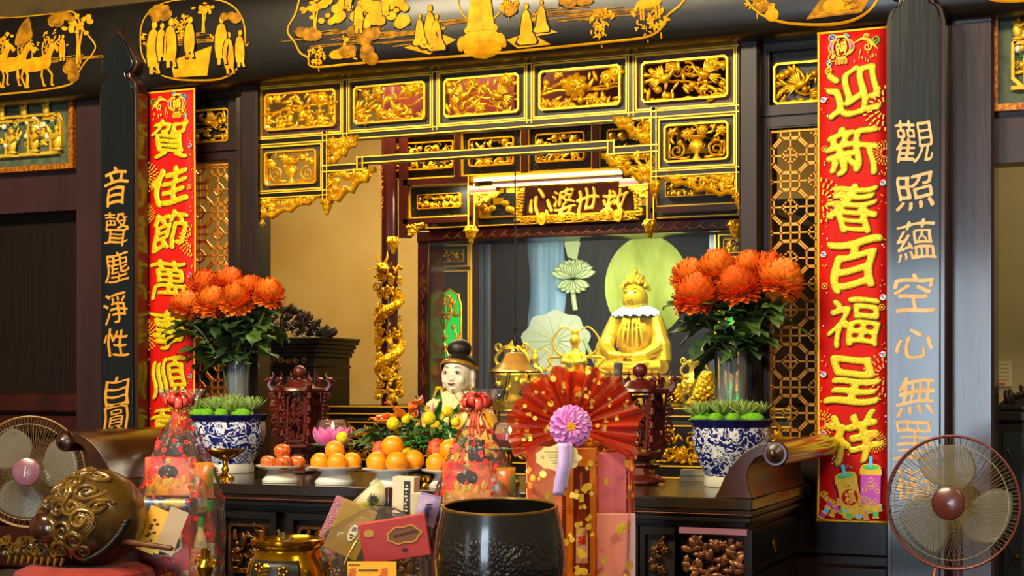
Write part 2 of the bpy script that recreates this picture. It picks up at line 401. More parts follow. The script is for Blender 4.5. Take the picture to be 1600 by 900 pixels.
def c_figure(mb,x,z,h,Y,rng):
    mb.ell((x,Y-.1*h,z+h*.40),(h*.20,h*.12,h*.36),None,8,6); mb.ell((x,Y-.12*h,z+h*.86),(h*.11,h*.1,h*.13),None,8,6)
    s=rng.choice((-1,1)); mb.tube([(x-s*h*.15,Y-.15*h,z+h*.62),(x+s*h*.08,Y-.26*h,z+h*.45),(x+s*h*.28,Y-.22*h,z+h*.6)],[h*.08,h*.07,h*.05],6)
    mb.ell((x,Y-.1*h,z+h*.05),(h*.25,h*.12,h*.08),None,8,5)
def chamfer(x0,x1,z0,z1,c): return [(x0+c,z0),(x1-c,z0),(x1,z0+c),(x1,z1-c),(x1-c,z1),(x0+c,z1),(x0,z1-c),(x0,z0+c)]
def carve(mb,x0,x1,z0,z1,Y,style,rng,dense=1.0,border=True,dp=1.0):
    w,h=x1-x0,z1-z0; t=min(w,h)*.05; cx,cz=(x0+x1)/2,(z0+z1)/2
    if border:
        mb.ring(chamfer(x0,x1,z0,z1,t*1.6),chamfer(x0+t,x1-t,z0+t,z1-t,t*1.2),Y-.02*dp,Y+.012)
    R=h*.20; U=rng.uniform
    if style=='vase':
        c_vase(mb,cx,z0+t,h*.62,Y-.005); 
        for i in range(3): c_flower(mb,cx+U(-.22,.22)*w,z0+h*U(.68,.86),R*.8,Y,rng)
        for s in (-1,1):
            c_scroll(mb,cx+s*w*.3,z0+h*.3,R*1.1,Y,s,PI/2); c_flower(mb,cx+s*w*.38,z0+h*U(.6,.8),R*.75,Y,rng)
            c_branch(mb,[(cx+s*w*.12,z0+h*.12),(cx+s*w*.42,z0+h*.14),(cx+s*w*.42,z0+h*.5)],h*.04,Y,rng)
        for i in range(int(14*dense)): c_leaf(mb,x0+w*U(.06,.94),z0+h*U(.5,.95),R*U(.8,1.3),U(0,6),Y-U(0,.015),rng)
        return
    if style=='fret':
        for i in range(3):
            for j in range(int(w/h*3)):
                if rng.random()<.72:
                    xx=x0+w*(j+.5)/int(w/h*3); zz_=z0+h*(i+.5)/3; mb.box((xx,Y,zz_),(h*.34,.012,h*.2))
                    if rng.random()<.6: mb.box((xx+h*.1,Y-.002,zz_+h*.1),(h*.12,.012,h*.36))
        for i in range(8): mb.ell((x0+w*U(.1,.9),Y-.01,z0+h*U(.2,.8)),(h*.13,.012,h*.10),None,8,5)
        return
    # branches first
    nb=2 if style!='scroll' else 1
    for i in range(nb):
        zz_=z0+h*U(.25,.75)
        c_branch(mb,[(x0+t,zz_),(x0+w*.3,z0+h*U(.2,.8)),(x0+w*.6,z0+h*U(.2,.8)),(x1-t,z0+h*U(.25,.75))],h*.045,Y+.004,rng)
    nx=max(3,int(w/(R*1.35)*dense)); nz=2 if h/R>4 else 1
    if style=='lotus':
        c_flower(mb,cx-w*.05,cz+h*.06,h*.34,Y-.008,rng,8,3)
    if style=='birds':
        c_bird(mb,x0+w*.28,cz+h*U(-.1,.1),h*.42,Y-.008,rng,1); c_bird(mb,x0+w*.72,cz+h*U(-.12,.12),h*.42,Y-.008,rng,-1)
    if style=='figures':
        k=max(2,int(w/(h*.3)))
        for i in range(k): c_figure(mb,x0+w*(i+.5)/k+U(-.05,.05)*h,z0+t+h*U(0,.3),h*U(.42,.55),Y,rng)
    for i in range(nx):
        for j in range(2):
            x=x0+w*(i+.5+U(-.3,.3))/nx; z=z0+h*((j+.5)/2+U(-.12,.12))
            x=min(max(x,x0+R*.7),x1-R*.7); z=min(max(z,z0+R*.6),z1-R*.6)
            q=rng.random()
            if style in('birds','lotus','figures') and abs(z-cz)<h*.3 and q<.4: q=.9
            if q<.45: c_flower(mb,x,z,R*U(.7,1.15),Y-U(0,.012)*dp,rng)
            elif q<.6: c_scroll(mb,x,z,R*U(.6,1),Y-U(0,.01),rng.choice((-1,1)),U(0,6))
            elif q<.8: mb.ell((x,Y-.01,z),(R*.5,R*.4,R*.45),Matrix.Rotation(U(0,3),3,'Y'),8,6)
            for k in range(3): c_leaf(mb,min(max(x+U(-1,1)*R,x0+R*.5),x1-R*.5),min(max(z+U(-.8,.8)*R,z0+R*.5),z1-R*.5),R*U(.8,1.6),U(0,6),Y-U(0,.014)*dp,rng)
    for i in range(int(nx*1.5)):   # ground of rocks and curls along the lower edge
        mb.ell((x0+w*U(.04,.96),Y,z0+t+R*U(0,.25)),(R*U(.3,.6),R*.3,R*U(.15,.3)),None,7,5)
def rail(mb,pts,Y,th,dp=.05,line=.10):
    # black rail with a gold line along both edges, path of (x,z) corners, all segments axis-aligned
    for i in range(len(pts)-1):
        (xa,za),(xb,zb)=pts[i],pts[i+1]; h=th/2
        if abs(za-zb)<1e-6:
            x0,x1=min(xa,xb)-h*.98,max(xa,xb)+h*.98
            mb.k=0; mb.bx(x0,x1,Y,Y+dp,za-h,za+h); mb.k=1; l=th*line*1.6
            for s in (-1,1): mb.bx(x0,x1,Y-.004,Y+.004,za+s*h*.72-l/2,za+s*h*.72+l/2)
        else:
            z0,z1=min(za,zb)-h*.98,max(za,zb)+h*.98
            mb.k=0; mb.bx(xa-h,xa+h,Y+.001,Y+dp,z0,z1); mb.k=1; l=th*line*1.6
            for s in (-1,1): mb.bx(xa+s*h*.72-l/2,xa+s*h*.72+l/2,Y-.0045,Y+.004,z0,z1)
_seed=[10]
def carved_panel(root,x0,x1,z0,z1,Y,style,field_mat=None,ix=.035,iz=.035,solid=False,c=None,gm=None,dense=1.0,lab=None):
    # gold-lined panel: flecked field board (pierced unless solid) with its gilt carving as a sub-part
    _seed[0]+=1; rng=random.Random(_seed[0]); b=MB(); l=.008
    if c is None: c=(x0+ix,x1-ix,z0+iz,z1-iz)
    e=.008
    if solid: b.bx(x0,x1,Y+.02,Y+.035,z0,z1)
    else: b.ring(chamfer(x0,x1,z0,z1,.0005),chamfer(c[0]+e,c[1]-e,c[2]+e,c[3]-e,.02),Y+.018,Y+.035)
    b.k=1; b.ring(chamfer(x0,x1,z0,z1,.0005),chamfer(x0+l,x1-l,z0+l,z1-l,.0005),Y-.002,Y+.02)
    p=b.build('carved_panel',[field_mat or mGFLECK,mGLINE],root)
    g=MB(); carve(g,*c,Y+.012,style,rng,dense); g.build('carving',gm or mGOLD,p,smooth=60); return p
def pendant(root,x,z,Y,s):
    # carved lotus-bud finial hanging at a post end; z is its top
    b=MB(); b.lathe([(.30*s,0),(.36*s,-.06*s),(.22*s,-.16*s)],10,(x,Y,z))
    for r,zc,k,l in ((.26,-.34,8,.30),(.20,-.55,7,.26)):
        for i in range(k):
            a=2*PI*i/k; M=Matrix.Rotation(a,3,'Z')@Matrix.Rotation(.25,3,'Y'); b.ell((x+r*s*math.cos(a),Y+r*s*math.sin(a),z+zc*s),(.10*s,.15*s,l*s),M,7,6)
    for i in range(6):
        a=2*PI*i/6+.3; M=Matrix.Rotation(a,3,'Z')@Matrix.Rotation(-.7,3,'Y'); b.ell((x+.34*s*math.cos(a),Y+.34*s*math.sin(a),z-.2*s),(.06*s,.12*s,.18*s),M,7,5)
    b.lathe([(.0,-1.05*s),(.12*s,-1.0*s),(.16*s,-.85*s),(.2*s,-.5*s)],10,(x,Y,z)); return b.build('lotus_bud_pendant',mGOLD,root,smooth=60)
def bracket(root,x0,x1,z0,z1,Y,rng,side=1,name='corner_bracket'):
    # pierced triangular corner carving, full height at one side
    b=MB(); w,h=x1-x0,z1-z0
    top=lambda t:z1; U=rng.uniform
    xs=lambda t:(x0+w*t) if side>0 else (x1-w*t)
    n=10; lo=[z1-h*(1-(i/n)**1.3)*(1-.0*i) for i in range(n+1)]
    b.tube([(xs(i/n),Y,lo[i]+.006+.012*math.sin(i*2.2)*h/.1) for i in range(n+1)],[.014*(h/.1)**.4]*(n+1),6)
    b.tube([(xs(0),Y,z0),(xs(0),Y,z1)],.008,5); b.tube([(xs(0),Y,z1),(xs(1),Y,z1)],.008,5)
    k=int(26+w*60)
    for i in range(k):
        t=U(0,.92)**1.15; zt=z1; zb=z1-h*(1-t**1.3); z=U(zb+.01,zt); q=rng.random(); r=min(h,.12)*U(.14,.24)
        if q<.3: c_flower(b,xs(t),z,r*1.1,Y-.006,rng)
        elif q<.5: c_scroll(b,xs(t),z,r,Y-.006,rng.choice((-1,1)),U(0,6),.22)
        else: c_leaf(b,xs(t),z,r*2.2,U(0,6),Y-U(0,.015),rng)
    return b.build(name,mGOLD,root,smooth=60)
def lattice(mb,x0,x1,z0,z1,Y,a,ox,oz,t=.0075):
    # octagons round small quatrefoil rings on a staggered grid, joined by straight bars
    def seg(p,q):
        # clip to the window
        (ax,az),(bx_,bz)=p,q; t0,t1=0,1
        for (s,d,lo,hi) in ((ax,bx_-ax,x0,x1),(az,bz-az,z0,z1)):
            if abs(d)<1e-9:
                if s<lo or s>hi: return
            else:
                u,v=sorted(((lo-s)/d,(hi-s)/d)); t0=max(t0,u); t1=min(t1,v)
        if t1-t0<1e-3: return
        A=(ax+(bx_-ax)*t0,az+(bz-az)*t0); B=(ax+(bx_-ax)*t1,az+(bz-az)*t1)
        L=math.hypot(B[0]-A[0],B[1]-A[1]); an=math.atan2(B[1]-A[1],B[0]-A[0])
        mb.box(((A[0]+B[0])/2,Y,(A[1]+B[1])/2),(L+t,t*1.6,t),Matrix.Rotation(-an,3,'Y'))
    i0=int((x0-ox)/a)-2;i1=int((x1-ox)/a)+2;j0=int((z0-oz)/a)-2;j1=int((z1-oz)/a)+2
    for i in range(i0,i1+1):
        for j in range(j0,j1+1):
            cx,cz=ox+i*a,oz+j*a
            if (i+j)%2: continue
            A=.64*a; B=.30*a
            oc=[(B,-A),(A,-B),(A,B),(B,A),(-B,A),(-A,B),(-A,-B),(-B,-A)]
            for k in range(8): seg((cx+oc[k][0],cz+oc[k][1]),(cx+oc[(k+1)%8][0],cz+oc[(k+1)%8][1]))
            for k in range(12):
                u,v=2*PI*k/12,2*PI*(k+1)/12; r=lambda q:.27*a*(1+.10*math.cos(4*q))
                seg((cx+r(u)*math.cos(u),cz+r(u)*math.sin(u)),(cx+r(v)*math.cos(v),cz+r(v)*math.sin(v)))
            for dx,dz in ((1,0),(-1,0),(0,1),(0,-1)):
                seg((cx+dx*.06*a,cz+dz*.06*a),(cx+dx*A,cz+dz*A)); 
                seg((cx+dx*A,cz+dz*A),(cx+dx*.99*a,cz+dz*.99*a))
            for s in (-1,1):
                seg((cx+s*A,cz+A*.0+B),(cx+s*a,cz+B)); seg((cx+s*A,cz-B),(cx+s*a,cz-B))
    mb.ring(chamfer(x0,x1,z0,z1,.0004),chamfer(x0+.01,x1-.01,z0+.01,z1-.01,.0004),Y-.01,Y+.01)
# ---------------------------------------------------------------- side bays with lattice
def bay(name,label,pxa,pxb,zc,zl,ox,oz,aa):
    Y=7.13; x0,x1=PX(pxa,Y),PX(pxb,Y); R=thing(name,label,'lattice screen',((x0+x1)/2,Y,0))
    b=MB(); l=.045
    tops=[(zc[0]+.10,zc[1]-.055),(zl[0]+.055,zl[1]-.06)]
    top=tops[0][0]
    zt=bz0+.03
    b.bx(x0,x1,Y-.02,Y+.05,top,zt); b.bx(x0,x1,Y-.02,Y+.05,tops[1][0],tops[0][1]); b.bx(x0,x1,Y-.02,Y+.05,.0,tops[1][1])
    for (u,v) in tops:
        b.ring(chamfer(x0,x1,v,u,.0005),chamfer(x0+l,x1-l,v+l*.9,u-l*.9,.0005),Y-.035,Y+.05)
        b.k=2; b.ring(chamfer(x0+l,x1-l,v+l*.9,u-l*.9,.0005),chamfer(x0+l+.008,x1-l-.008,v+l*.9+.008,u-l*.9-.008,.0005),Y-.03,Y+.02); b.k=0
    b.k=1; c=(x0+l+.02,x1-l-.02,zc[1],zc[0]); b.bx(x0+l,x1-l,Y+.03,Y+.045,tops[0][1]+l*.9,tops[0][0]-l*.9)
    b.k=0
    for q in range(3): b.cham(x0,x1,Y-.05,Y,.25+.28*q,.25+.28*q+.24,.012)
    b.build('frame',[mPLUMD,mGFLECK,mBROWN],R,world=True)
    g=MB(); _seed[0]+=1; carve(g,*c,Y+.015,'birds',random.Random(_seed[0])); g.build('carving',mGOLD,R,world=True,smooth=60)
    g=MB(); lattice(g,x0+l,x1-l,zl[1],zl[0],Y,aa,ox,oz); g.build('lattice',mat('gilt_lattice','#e39a2c',.42,.35,'#c87f1c',20,3),R,world=True); return R
A_=.1205
zr=PZ(1235,243,7.13)
bay('lattice_screen','dark screen bay with gold lattice and bird carving left of the white-lettered right board',1187,1392,((PZ(1237,97,7.13)),PZ(1237,162,7.13)),(PZ(1237,203,7.13),PZ(1237,686,7.13)),PX(1235,7.13),zr,A_)
bay('lattice_screen','dark screen bay with gold lattice and bird carving behind the partly hidden banner',226,374,(PZ(338,170,7.13),PZ(338,222,7.13)),(PZ(338,256,7.13),PZ(1237,686,7.13)),PX(341,7.13),PZ(341,365,7.13),A_)
# ---------------------------------------------------------------- front carved gate
GY=7.06; S1=thing('carved_gate_screen','tall black and gold gate screen of pierced carved panels framing the altar opening','gate screen',(PX(775,GY),GY+.05,0))
def xz(px,py,Y=GY): p=P(px,py,Y); return p.x,p.z
def av(*q): return sum(PZ(x,y,GY) for x,y in q)/len(q)
z_a=av((400,134),(1150,72)); z_b=av((400,212),(1150,171)); zr1=z_b-.012
xl,xr=PX(401,GY),PX(1155,GY)
fr=MB(); th=.042
rail(fr,[(xl,z_a+.012),(xr,z_a+.012)],GY,th); rail(fr,[(xl,z_b-.016),(xr,z_b-.016)],GY,th)
bx=[PX(q,GY) for q in (539,679.5,827,986)]
for x in bx: rail(fr,[(x,z_b),(x,z_a)],GY+.002,.034)
fr.k=2; fr.bx(PX(374,GY),PX(1186,GY),GY-.02,GY+.08,z_a+.035,bz0+.04)
zc2=(PZ(455,303,GY)+PZ(1088,269,GY))/2
zlow=(PZ(404,338,GY)+PZ(1152,305,GY))/2
rail(fr,[(xl,zlow),(xl,z_a)],GY-.002,.034); rail(fr,[(xr,zlow+.02),(xr,z_a)],GY-.002,.034)
xl2,xr2=PX(508,GY),PX(1022,GY); zp=(PZ(508,308,GY)+PZ(1022,280,GY))/2
rail(fr,[(xl2,zp),(xl2,z_b)],GY-.003,.034); rail(fr,[(xr2,zp),(xr2,z_b)],GY-.003,.034)
rail(fr,[(xl,zc2),(xl2,zc2)],GY-.001,.036); rail(fr,[(xr2,zc2),(xr,zc2)],GY-.001,.036)
zs=(PZ(535,260,GY)+PZ(985,236,GY))/2; zh=(PZ(600,247,GY)+PZ(930,228,GY))/2
xs1,xs2=PX(563,GY),PX(955,GY)
rail(fr,[(xl2,zs),(xs1,zs),(xs1,zh),(xs2,zh),(xs2,zs),(xr2,zs)],GY-.004,.044)
fr.build('frame',[mBLACK,mGLINE,mBROWN],S1,world=True)
_pw=S1
def cp(x0,x1,z0,z1,style,**k):
    # panel placed in world coordinates under the gate's root
    o=carved_panel(S1,x0,x1,z0,z1,k.pop('Y',GY),style,**k)
    o.location=-Vector(S1.location); return o
ed=[xl+.02]+[q for x in bx for q in (x-.02,x+.02)]+[xr-.02]
for i,(st,fm) in enumerate((('figures',mRFLECK),('flowers',None),('birds',None),('lotus',None),('birds',mRFLECK))):
    cp(ed[2*i],ed[2*i+1],z_b+.006,z_a-.010,st,field_mat=fm,ix=.032,iz=.034)
cp(xl+.02,xl2-.02,zc2+.02,z_b-.04,'vase',ix=.03,iz=.03); cp(xr2+.02,xr-.02,zc2+.02,z_b-.04,'vase',ix=.03,iz=.03)
rng=random.Random(5)
def Wp(o,root): o.location=-Vector(root.location); return o
Wp(bracket(S1,xl2+.02,xs1-.01,zs+.025,z_b-.03,GY+.005,rng,1),S1); Wp(bracket(S1,xs2+.01,xr2-.02,zs+.025,z_b-.03,GY+.005,rng,-1),S1)
Wp(bracket(S1,xl2+.02,PX(585,GY),zs-.175,zs-.025,GY+.01,rng,1),S1); Wp(bracket(S1,PX(940,GY),xr2-.02,zs-.16,zs-.025,GY+.01,rng,-1),S1)
Wp(bracket(S1,xl+.02,xl2-.03,zc2-.12,zc2-.02,GY+.01,rng,1),S1); Wp(bracket(S1,xr2+.03,xr-.02,zc2-.12,zc2-.02,GY+.01,rng,-1),S1)
for x,z,s in ((xl,zlow-.01,.085),(xl2,zp-.005,.085),(xr2,zp-.0,.085),(xr,zlow+.01,.085)): Wp(pendant(S1,x,z,GY+.02,s),S1)
# ================================================================ couplet boards
def plaque(name,label,pxc,chars,ys,hs,gm,ws):
    Y=6.80; xc=PX(pxc,Y); hw=.112; zn=3.27; R=thing(name,label,'couplet board',(xc,Y+.05,0))
    def outline(g,zt):
        r=[(hw+g,0),(hw+g,zn-.10)]
        for i in range(7):
            a=i/6*PI/2; r.append((hw+g-.040*(1-math.cos(a)),zn-.10+.075*math.sin(a)))
        r+=[(hw+g-.052,zn+.002)]
        for i in range(7):
            a=-PI/2+i/6*PI*.72; r.append((hw+g-.046+.046*math.cos(a),zn+.055+.05*math.sin(a)))
        r+=[(hw*.5,zn+.165),(0,zn+.235+zt)]
        return [(xc+x,z) for x,z in r]+[(xc-x,z) for x,z in r[-2::-1]]
    b=MB(); b.prism(outline(.012,.012),Y+.012,Y+.105); b.build('board_edge',mat('worn_brown_edge','#4a2710',.3,.0,'#23110a',6,3,stretch=(1,1,.3),coat=.5),R,world=True,bevel=.012)
    b=MB(); b.prism(outline(-.008,-.012),Y-.004,Y+.02); b.build('board_face',mPLAQ,R,world=True,bevel=.006)
    for i,ch in enumerate(chars):
        g=MB(); brush(g,ch,PX(pxc+ (0),Y)+.004*((i%3)-1),PZ(pxc,ys[i],Y),ws,hs[i],Y-.008,Y-.002,cover=(.2,.44,1.05),N=72,blur=1.0,rise=.14,wob=.035,vary=.35,seed=i+len(chars))
        g.build('written_character',gm,R,world=True,smooth=0)
mINK=mat('orange_gold_lettering','#e8a33a',.5,.1,'#d78f28',20,3); mINK2=mat('pale_gold_lettering','#e9bd84',.5,.1,'#dba866',20,3)
plaque('couplet_board','dark pointed-top board with seven gold characters beside the shorter red banner',183,'音聲塵淨性自圓',[292,358,417,482,536,611,658],[.205,.185,.17,.17,.15,.17,.165],mINK,.155)
plaque('couplet_board','dark board with eight pale gold characters behind the unobstructed round fan',1430,'觀照蘊空心無罣礙',[221,300,376,457,535,618,688,757],[.185,.15,.17,.165,.13,.17,.165,.155],mINK2,.165)
# ================================================================ new year banners
mRED=mat('red_banner_paper','#d81206',.6,0,'#c60e08',3,3,spec=.2); mGLIT=mat('gold_glitter','#ffe014',.42,.25,'#d8ac08',140,2,.40,.62,bump=.3,bs=150,bdist=.003)
mOUT=mat('dark_outline','#4a3606',.5,.2); mBYEL=mat('banner_yellow_print','#ffd21a',.5,0,'#f0b40c',40,3); mPURP=mat('purple_foil','#c0249a',.35,.2); mGRN=mat('green_foil','#2fae3a',.35,.2); mBLU=mat('blue_foil','#3fb4d8',.35,.2); mSILV=mat('silver_foil','#d8e0e0',.3,.4); mORG=mat('orange_foil','#f08a18',.4,.1)
def firework(b,x,z,r,Y,rng,clip=None):
    for ring,(ra,rb,n) in enumerate(((.28,.5,14),(.58,.8,20),(.86,1.0,24))):
        for i in range(n):
            a=2*PI*(i+.5*ring)/n; p=(x+r*ra*math.cos(a),z+r*ra*math.sin(a)); q=(x+r*rb*math.cos(a),z+r*rb*math.sin(a))
            if clip and not(clip[0]<p[0]<clip[1] and clip[0]<q[0]<clip[1]): continue
            L=r*(rb-ra); b.box(((p[0]+q[0])/2,Y,(p[1]+q[1])/2),(L,.003,r*.055+.0015),Ry(-a))
def disc(b,x,z,r,y0,y1,n=16,rz=None): b.prism([(x+r*math.cos(2*PI*i/n),z+(rz or r)*math.sin(2*PI*i/n)) for i in range(n)],y0,y1)
def ringd(b,x,z,r,t,y0,y1,n=18,rz=None):
    q=rz or r; b.ring([(x+r*math.cos(2*PI*i/n),z+q*math.sin(2*PI*i/n)) for i in range(n)],[(x+(r-t)*math.cos(2*PI*i/n),z+(q-t)*math.sin(2*PI*i/n)) for i in range(n)],y0,y1)
def banner(label,Y,px0,px1,zt,zb,chars,ys,hs,ws,mir,seed):
    x0,x1=PX(px0,Y),PX(px1,Y); xc=(x0+x1)/2; W=x1-x0; R=thing('new_year_banner',label,'banner',(xc,Y,0)); rng=random.Random(seed)
    b=MB(); b.sheet(lambda u,v:Vector((x0+W*u,Y-.018*max(0,1-v*7)**2+.004*math.sin(v*9+u*2),zb+(zt-zb)*v)),4,40); b.build('paper',mRED,R,world=True,solid=.0016)
    b=MB(); l=.010
    F=lambda x,z:Y-.006+.004*math.sin((z-zb)/(zt-zb)*9+(x-x0)/W*2)-.018*max(0,1-(z-zb)/(zt-zb)*7)**2
    for s in (0,1):
        xx=x0+l*.6 if s==0 else x1-l*.6
        b.sheet(lambda u,v:Vector((xx+l*(u-.5),F(xx,zb+(zt-zb)*v)+.003,zb+(zt-zb)*v)),1,40)
    for z in (zt-l*.6,zb+l*.6): b.sheet(lambda u,v:Vector((x0+W*u,F(x0+W*u,z)+.003,z+l*(v-.5))),4,1)
    b.build('gold_border',mGLINE,R,world=True,solid=.001)
    for i,ch in enumerate(chars):
        z=PZ((px0+px1)/2+ws[1],ys[i],Y); x=PX((px0+px1)/2+ws[1],Y); y=F(x,z)
        g=MB(); brush(g,ch,x,z,ws[0],hs[i],y,y+.004,cover=(.38,.62,1.75),dthr=-.08,N=84,blur=1.9,rise=.13,wob=.05,vary=.3,seed=i+seed)
        g.k=1; brush(g,ch,x,z,ws[0],hs[i],y-.003,y,cover=(.38,.62,1.75),bulge=.004,N=84,blur=1.9,rise=.13,wob=.05,vary=.3,seed=i+seed)
        g.build('written_character',[mOUT,mGLIT],R,world=True,smooth=50)
    # printed lantern, ribbons, fireworks, coins and balls
    b=MB(); m=-1 if mir else 1; y=Y-.012
    lx,lz=xc-m*W*.16,zt-.125; rx,rz=.085,.062
    b.T=Matrix.Translation((lx,0,zt-.078))@Matrix.Diagonal((.70,1,.70,1))@Matrix.Translation((-lx,0,-lz)); b.k=0
    for k in (1,.72,.42): ringd(b,lx,lz,rx*k,.008,y,y+.004,22,rz)
    b.bx(lx-.035,lx+.035,y,y+.004,lz+rz,lz+rz+.014); b.bx(lx-.03,lx+.03,y,y+.004,lz-rz-.012,lz-rz+.002)
    for k in range(9): b.bx(lx-.04+.009*k,lx-.035+.009*k,y,y+.004,lz-rz-.045-.004*(k%2),lz-rz-.012)
    b.k=3; disc(b,lx-m*.06,lz+.012,.014,y+.001,y+.004,10,.03); disc(b,lx+m*.06,lz+.012,.014,y+.001,y+.004,10,.03)
    b.k=2; disc(b,lx-m*.058,lz-.026,.012,y+.001,y+.004,10,.014); disc(b,lx+m*.058,lz-.026,.012,y+.001,y+.004,10,.014)
    b.k=0; brush(b,'福',lx,lz,.062,.066,y-.001,y+.003,thr=.24,N=40,blur=1.0)
    def curl(x,z,r,s,a0,k,t=.006):
        b.k=k; b.tube([(p[0],y+.002,p[2]) for p in spiral((x,z),r,1.4,20,a0,s)],[t*(1-.5*q/20) for q in range(21)],5,flat=.35,up=(0,1,0))
    def rib(pts,t,k): b.k=k; b.tube([(p[0],y+.002,p[1]) for p in pts],t,5,flat=.3,up=(0,1,0))
    rib([(lx+m*.08,lz+.02),(lx+m*.13,lz+.045),(lx+m*.18,lz+.03),(lx+m*.21,lz-.005),(lx+m*.23,lz-.03)],[.004,.010,.012,.009,.002],0)
    curl(lx+m*.165,lz-.01,.03,-m,PI/2,0,.008); curl(lx+m*.215,lz+.03,.028,m,-PI/2,2,.006); curl(lx+m*.155,lz+.055,.02,m,0,0)
    curl(lx-m*.06,lz+.06,.028,m,0,4); curl(lx+m*.03,lz+.075,.02,-m,0,4,.005)
    curl(lx-m*.075,lz-.10,.02,m,PI/2,4); curl(lx-m*.08,lz-.15,.024,m,PI/2,0,.007); rib([(lx-m*.07,lz-.07),(lx-m*.085,lz-.11),(lx-m*.06,lz-.14)],[.003,.007,.004],0)
    ringd(b,lx-m*.055,lz-.06,.03,.006,y,y+.003); disc(b,lx-m*.055,lz-.06,.012,y,y+.003)
    b.k=0
    for k in range(14): b.bx(0,0,0,0,0,0) if False else disc(b,lx+m*rng.uniform(.08,.22),lz-rng.uniform(.03,.11),.0035,y,y+.002,6,.012)
    b.T=None
    def fw(fx,fz,r): firework(b,fx,fz,r,y+.001,rng,(x0+.012,x1-.012))
    b.k=0; H=zt-zb
    sd=x1 if not mir else x0; so=x0 if not mir else x1
    for (s,t,r) in ((sd,.165,.10),(sd,.255,.055),(so,.345,.10),(sd,.70,.10),(so,.80,.06)) if not mir else ((sd,.21,.085),(sd,.30,.06),(so,.37,.085),(sd,.60,.085)):
        b.k=0 if t!=.70 else 5; fw(s+(-.02 if s==x1 else .02),zt-H*t,r)
    for (s,t) in ((so,.14),(sd,.315),(so,.455),(sd,.545),(sd,.66),(so,.70),(so,.82)):
        x=s+(-.03 if s==x1 else .03); z=zt-H*t
        b.k=6; disc(b,x,z,.013,y,y+.003); b.k=3; disc(b,x-.003,z+.004,.011,y-.001,y,12,.005); b.k=2; disc(b,x+.002,z-.005,.010,y-.001,y,12,.004); b.k=0
        for q in range(4): disc(b,x+rng.uniform(-.012,.012),z+rng.choice((-1,1))*rng.uniform(.025,.06),.003,y,y+.002,6)
    for (s,t) in ((so,.24),(sd,.565),(so,.52)):
        x=s+(-.035 if s==x1 else .035); z=zt-H*t; b.k=0; ringd(b,x,z,.014,.003,y,y+.003); b.bx(x-.005,x+.005,y,y+.003,z-.005,z+.005)
    for q in range(60):
        t=rng.uniform(.12,.86); s=rng.choice((x0+rng.uniform(.015,.05),x1-rng.uniform(.015,.05))); b.k=rng.choice((0,0,0,6)); disc(b,s,zt-H*t,rng.uniform(.0015,.004),y,y+.002,6)
    if not mir:
        b.k=0; fw(x1-.065,zt-H*.835,.05)
        # two firecracker tubes among small rolls at the foot
        def cracker(x,z,w,h,rot,k,fu):
            T0=b.T; b.T=Matrix.Translation((x,0,z))@Matrix.Rotation(rot,4,'Y'); yy=F(x,z)-.006
            b.k=k; b.bx(-w/2,w/2,yy,yy+.006,0,h); b.k=0
            for zq in (0,h*.80): b.bx(-w/2-.004,w/2+.004,yy-.002,yy+.004,zq,zq+h*.14)
            ringd(b,0,h*.97,w/2,.006,yy-.003,yy+.004,18,.017); b.k=2; disc(b,0,h*.97,w/2-.006,yy-.002,yy+.004,16,.012); b.k=4; b.bx(-.007,.007,yy-.006,yy,h*.97,h*.97+.05); b.k=0
            for q in range(10): ringd(b,rng.uniform(-.4,.4)*w,h*rng.uniform(.18,.76),.011,.004,yy-.002,yy+.001,10)
            if fu: b.k=7; disc(b,0,h*.45,w*.40,yy-.003,yy); b.k=0; brush(b,'福',0,h*.45,w*.5,w*.62,yy-.005,yy-.001,thr=.24,N=40,blur=1)
            b.T=T0
        cracker(x1-.085,zb+.055,.088,.20,.02,3,False); cracker(x0+.17,zb+.03,.092,.19,-.22,0,True)
        for q in range(18):
            x=x0+.03+(W-.06)*((q*7)%18)/18; z=zb+.03+.07*((q*5)%7)/7*(1 if x<xc-.04 or x>xc+.06 else .3); yy=F(x,z)-.008
            k=(3,4,2,5)[q%4]; T0=b.T; b.T=Matrix.Translation((x,0,z))@Matrix.Rotation(rng.uniform(-.6,.6),4,'Y'); b.k=k; b.bx(-.012,.012,yy,yy+.005,-.014,.014); b.k=0
            for s in (-1,1): b.bx(-.014,.014,yy-.001,yy+.005,s*.014-.003,s*.014+.003)
            b.T=T0
        b.k=0
        for q in range(5): curl(x0+.03+.012*q,zb+.12-.01*q,.016,1,q,0,.004)
        for q in range(14): b.k=(0,4,3,0)[q%4]; disc(b,x0+.10+rng.uniform(-.03,.06),zb+.24+rng.uniform(0,.07),.004,y-.004,y-.002,6)
    b.build('printed_decoration',[mBYEL,mRED,mGRN,mPURP,mBLU,mORG,mSILV,mRED],R,world=True,smooth=40)
    return R
BYN=6.93
zt=(PZ(1334,48,BYN)+PZ(265,139,BYN))/2; zb=PZ(1330,816,BYN)
banner('tall red paper banner whose last gold character is above two firecracker pictures',BYN,1277,1391,zt,zb,'迎新春百福呈祥',[142,236,324,414,504,594,684],[.22,.215,.22,.215,.22,.2,.22],(.23,0),False,3)
banner('red paper banner partly hidden behind the orange flowers and wrapped red hamper',BYN,225,306,zt,zb,'賀佳節萬事順意',[218,290,362,438,513,590,664],[.205,.2,.21,.21,.21,.21,.195],(.225,0),True,11)
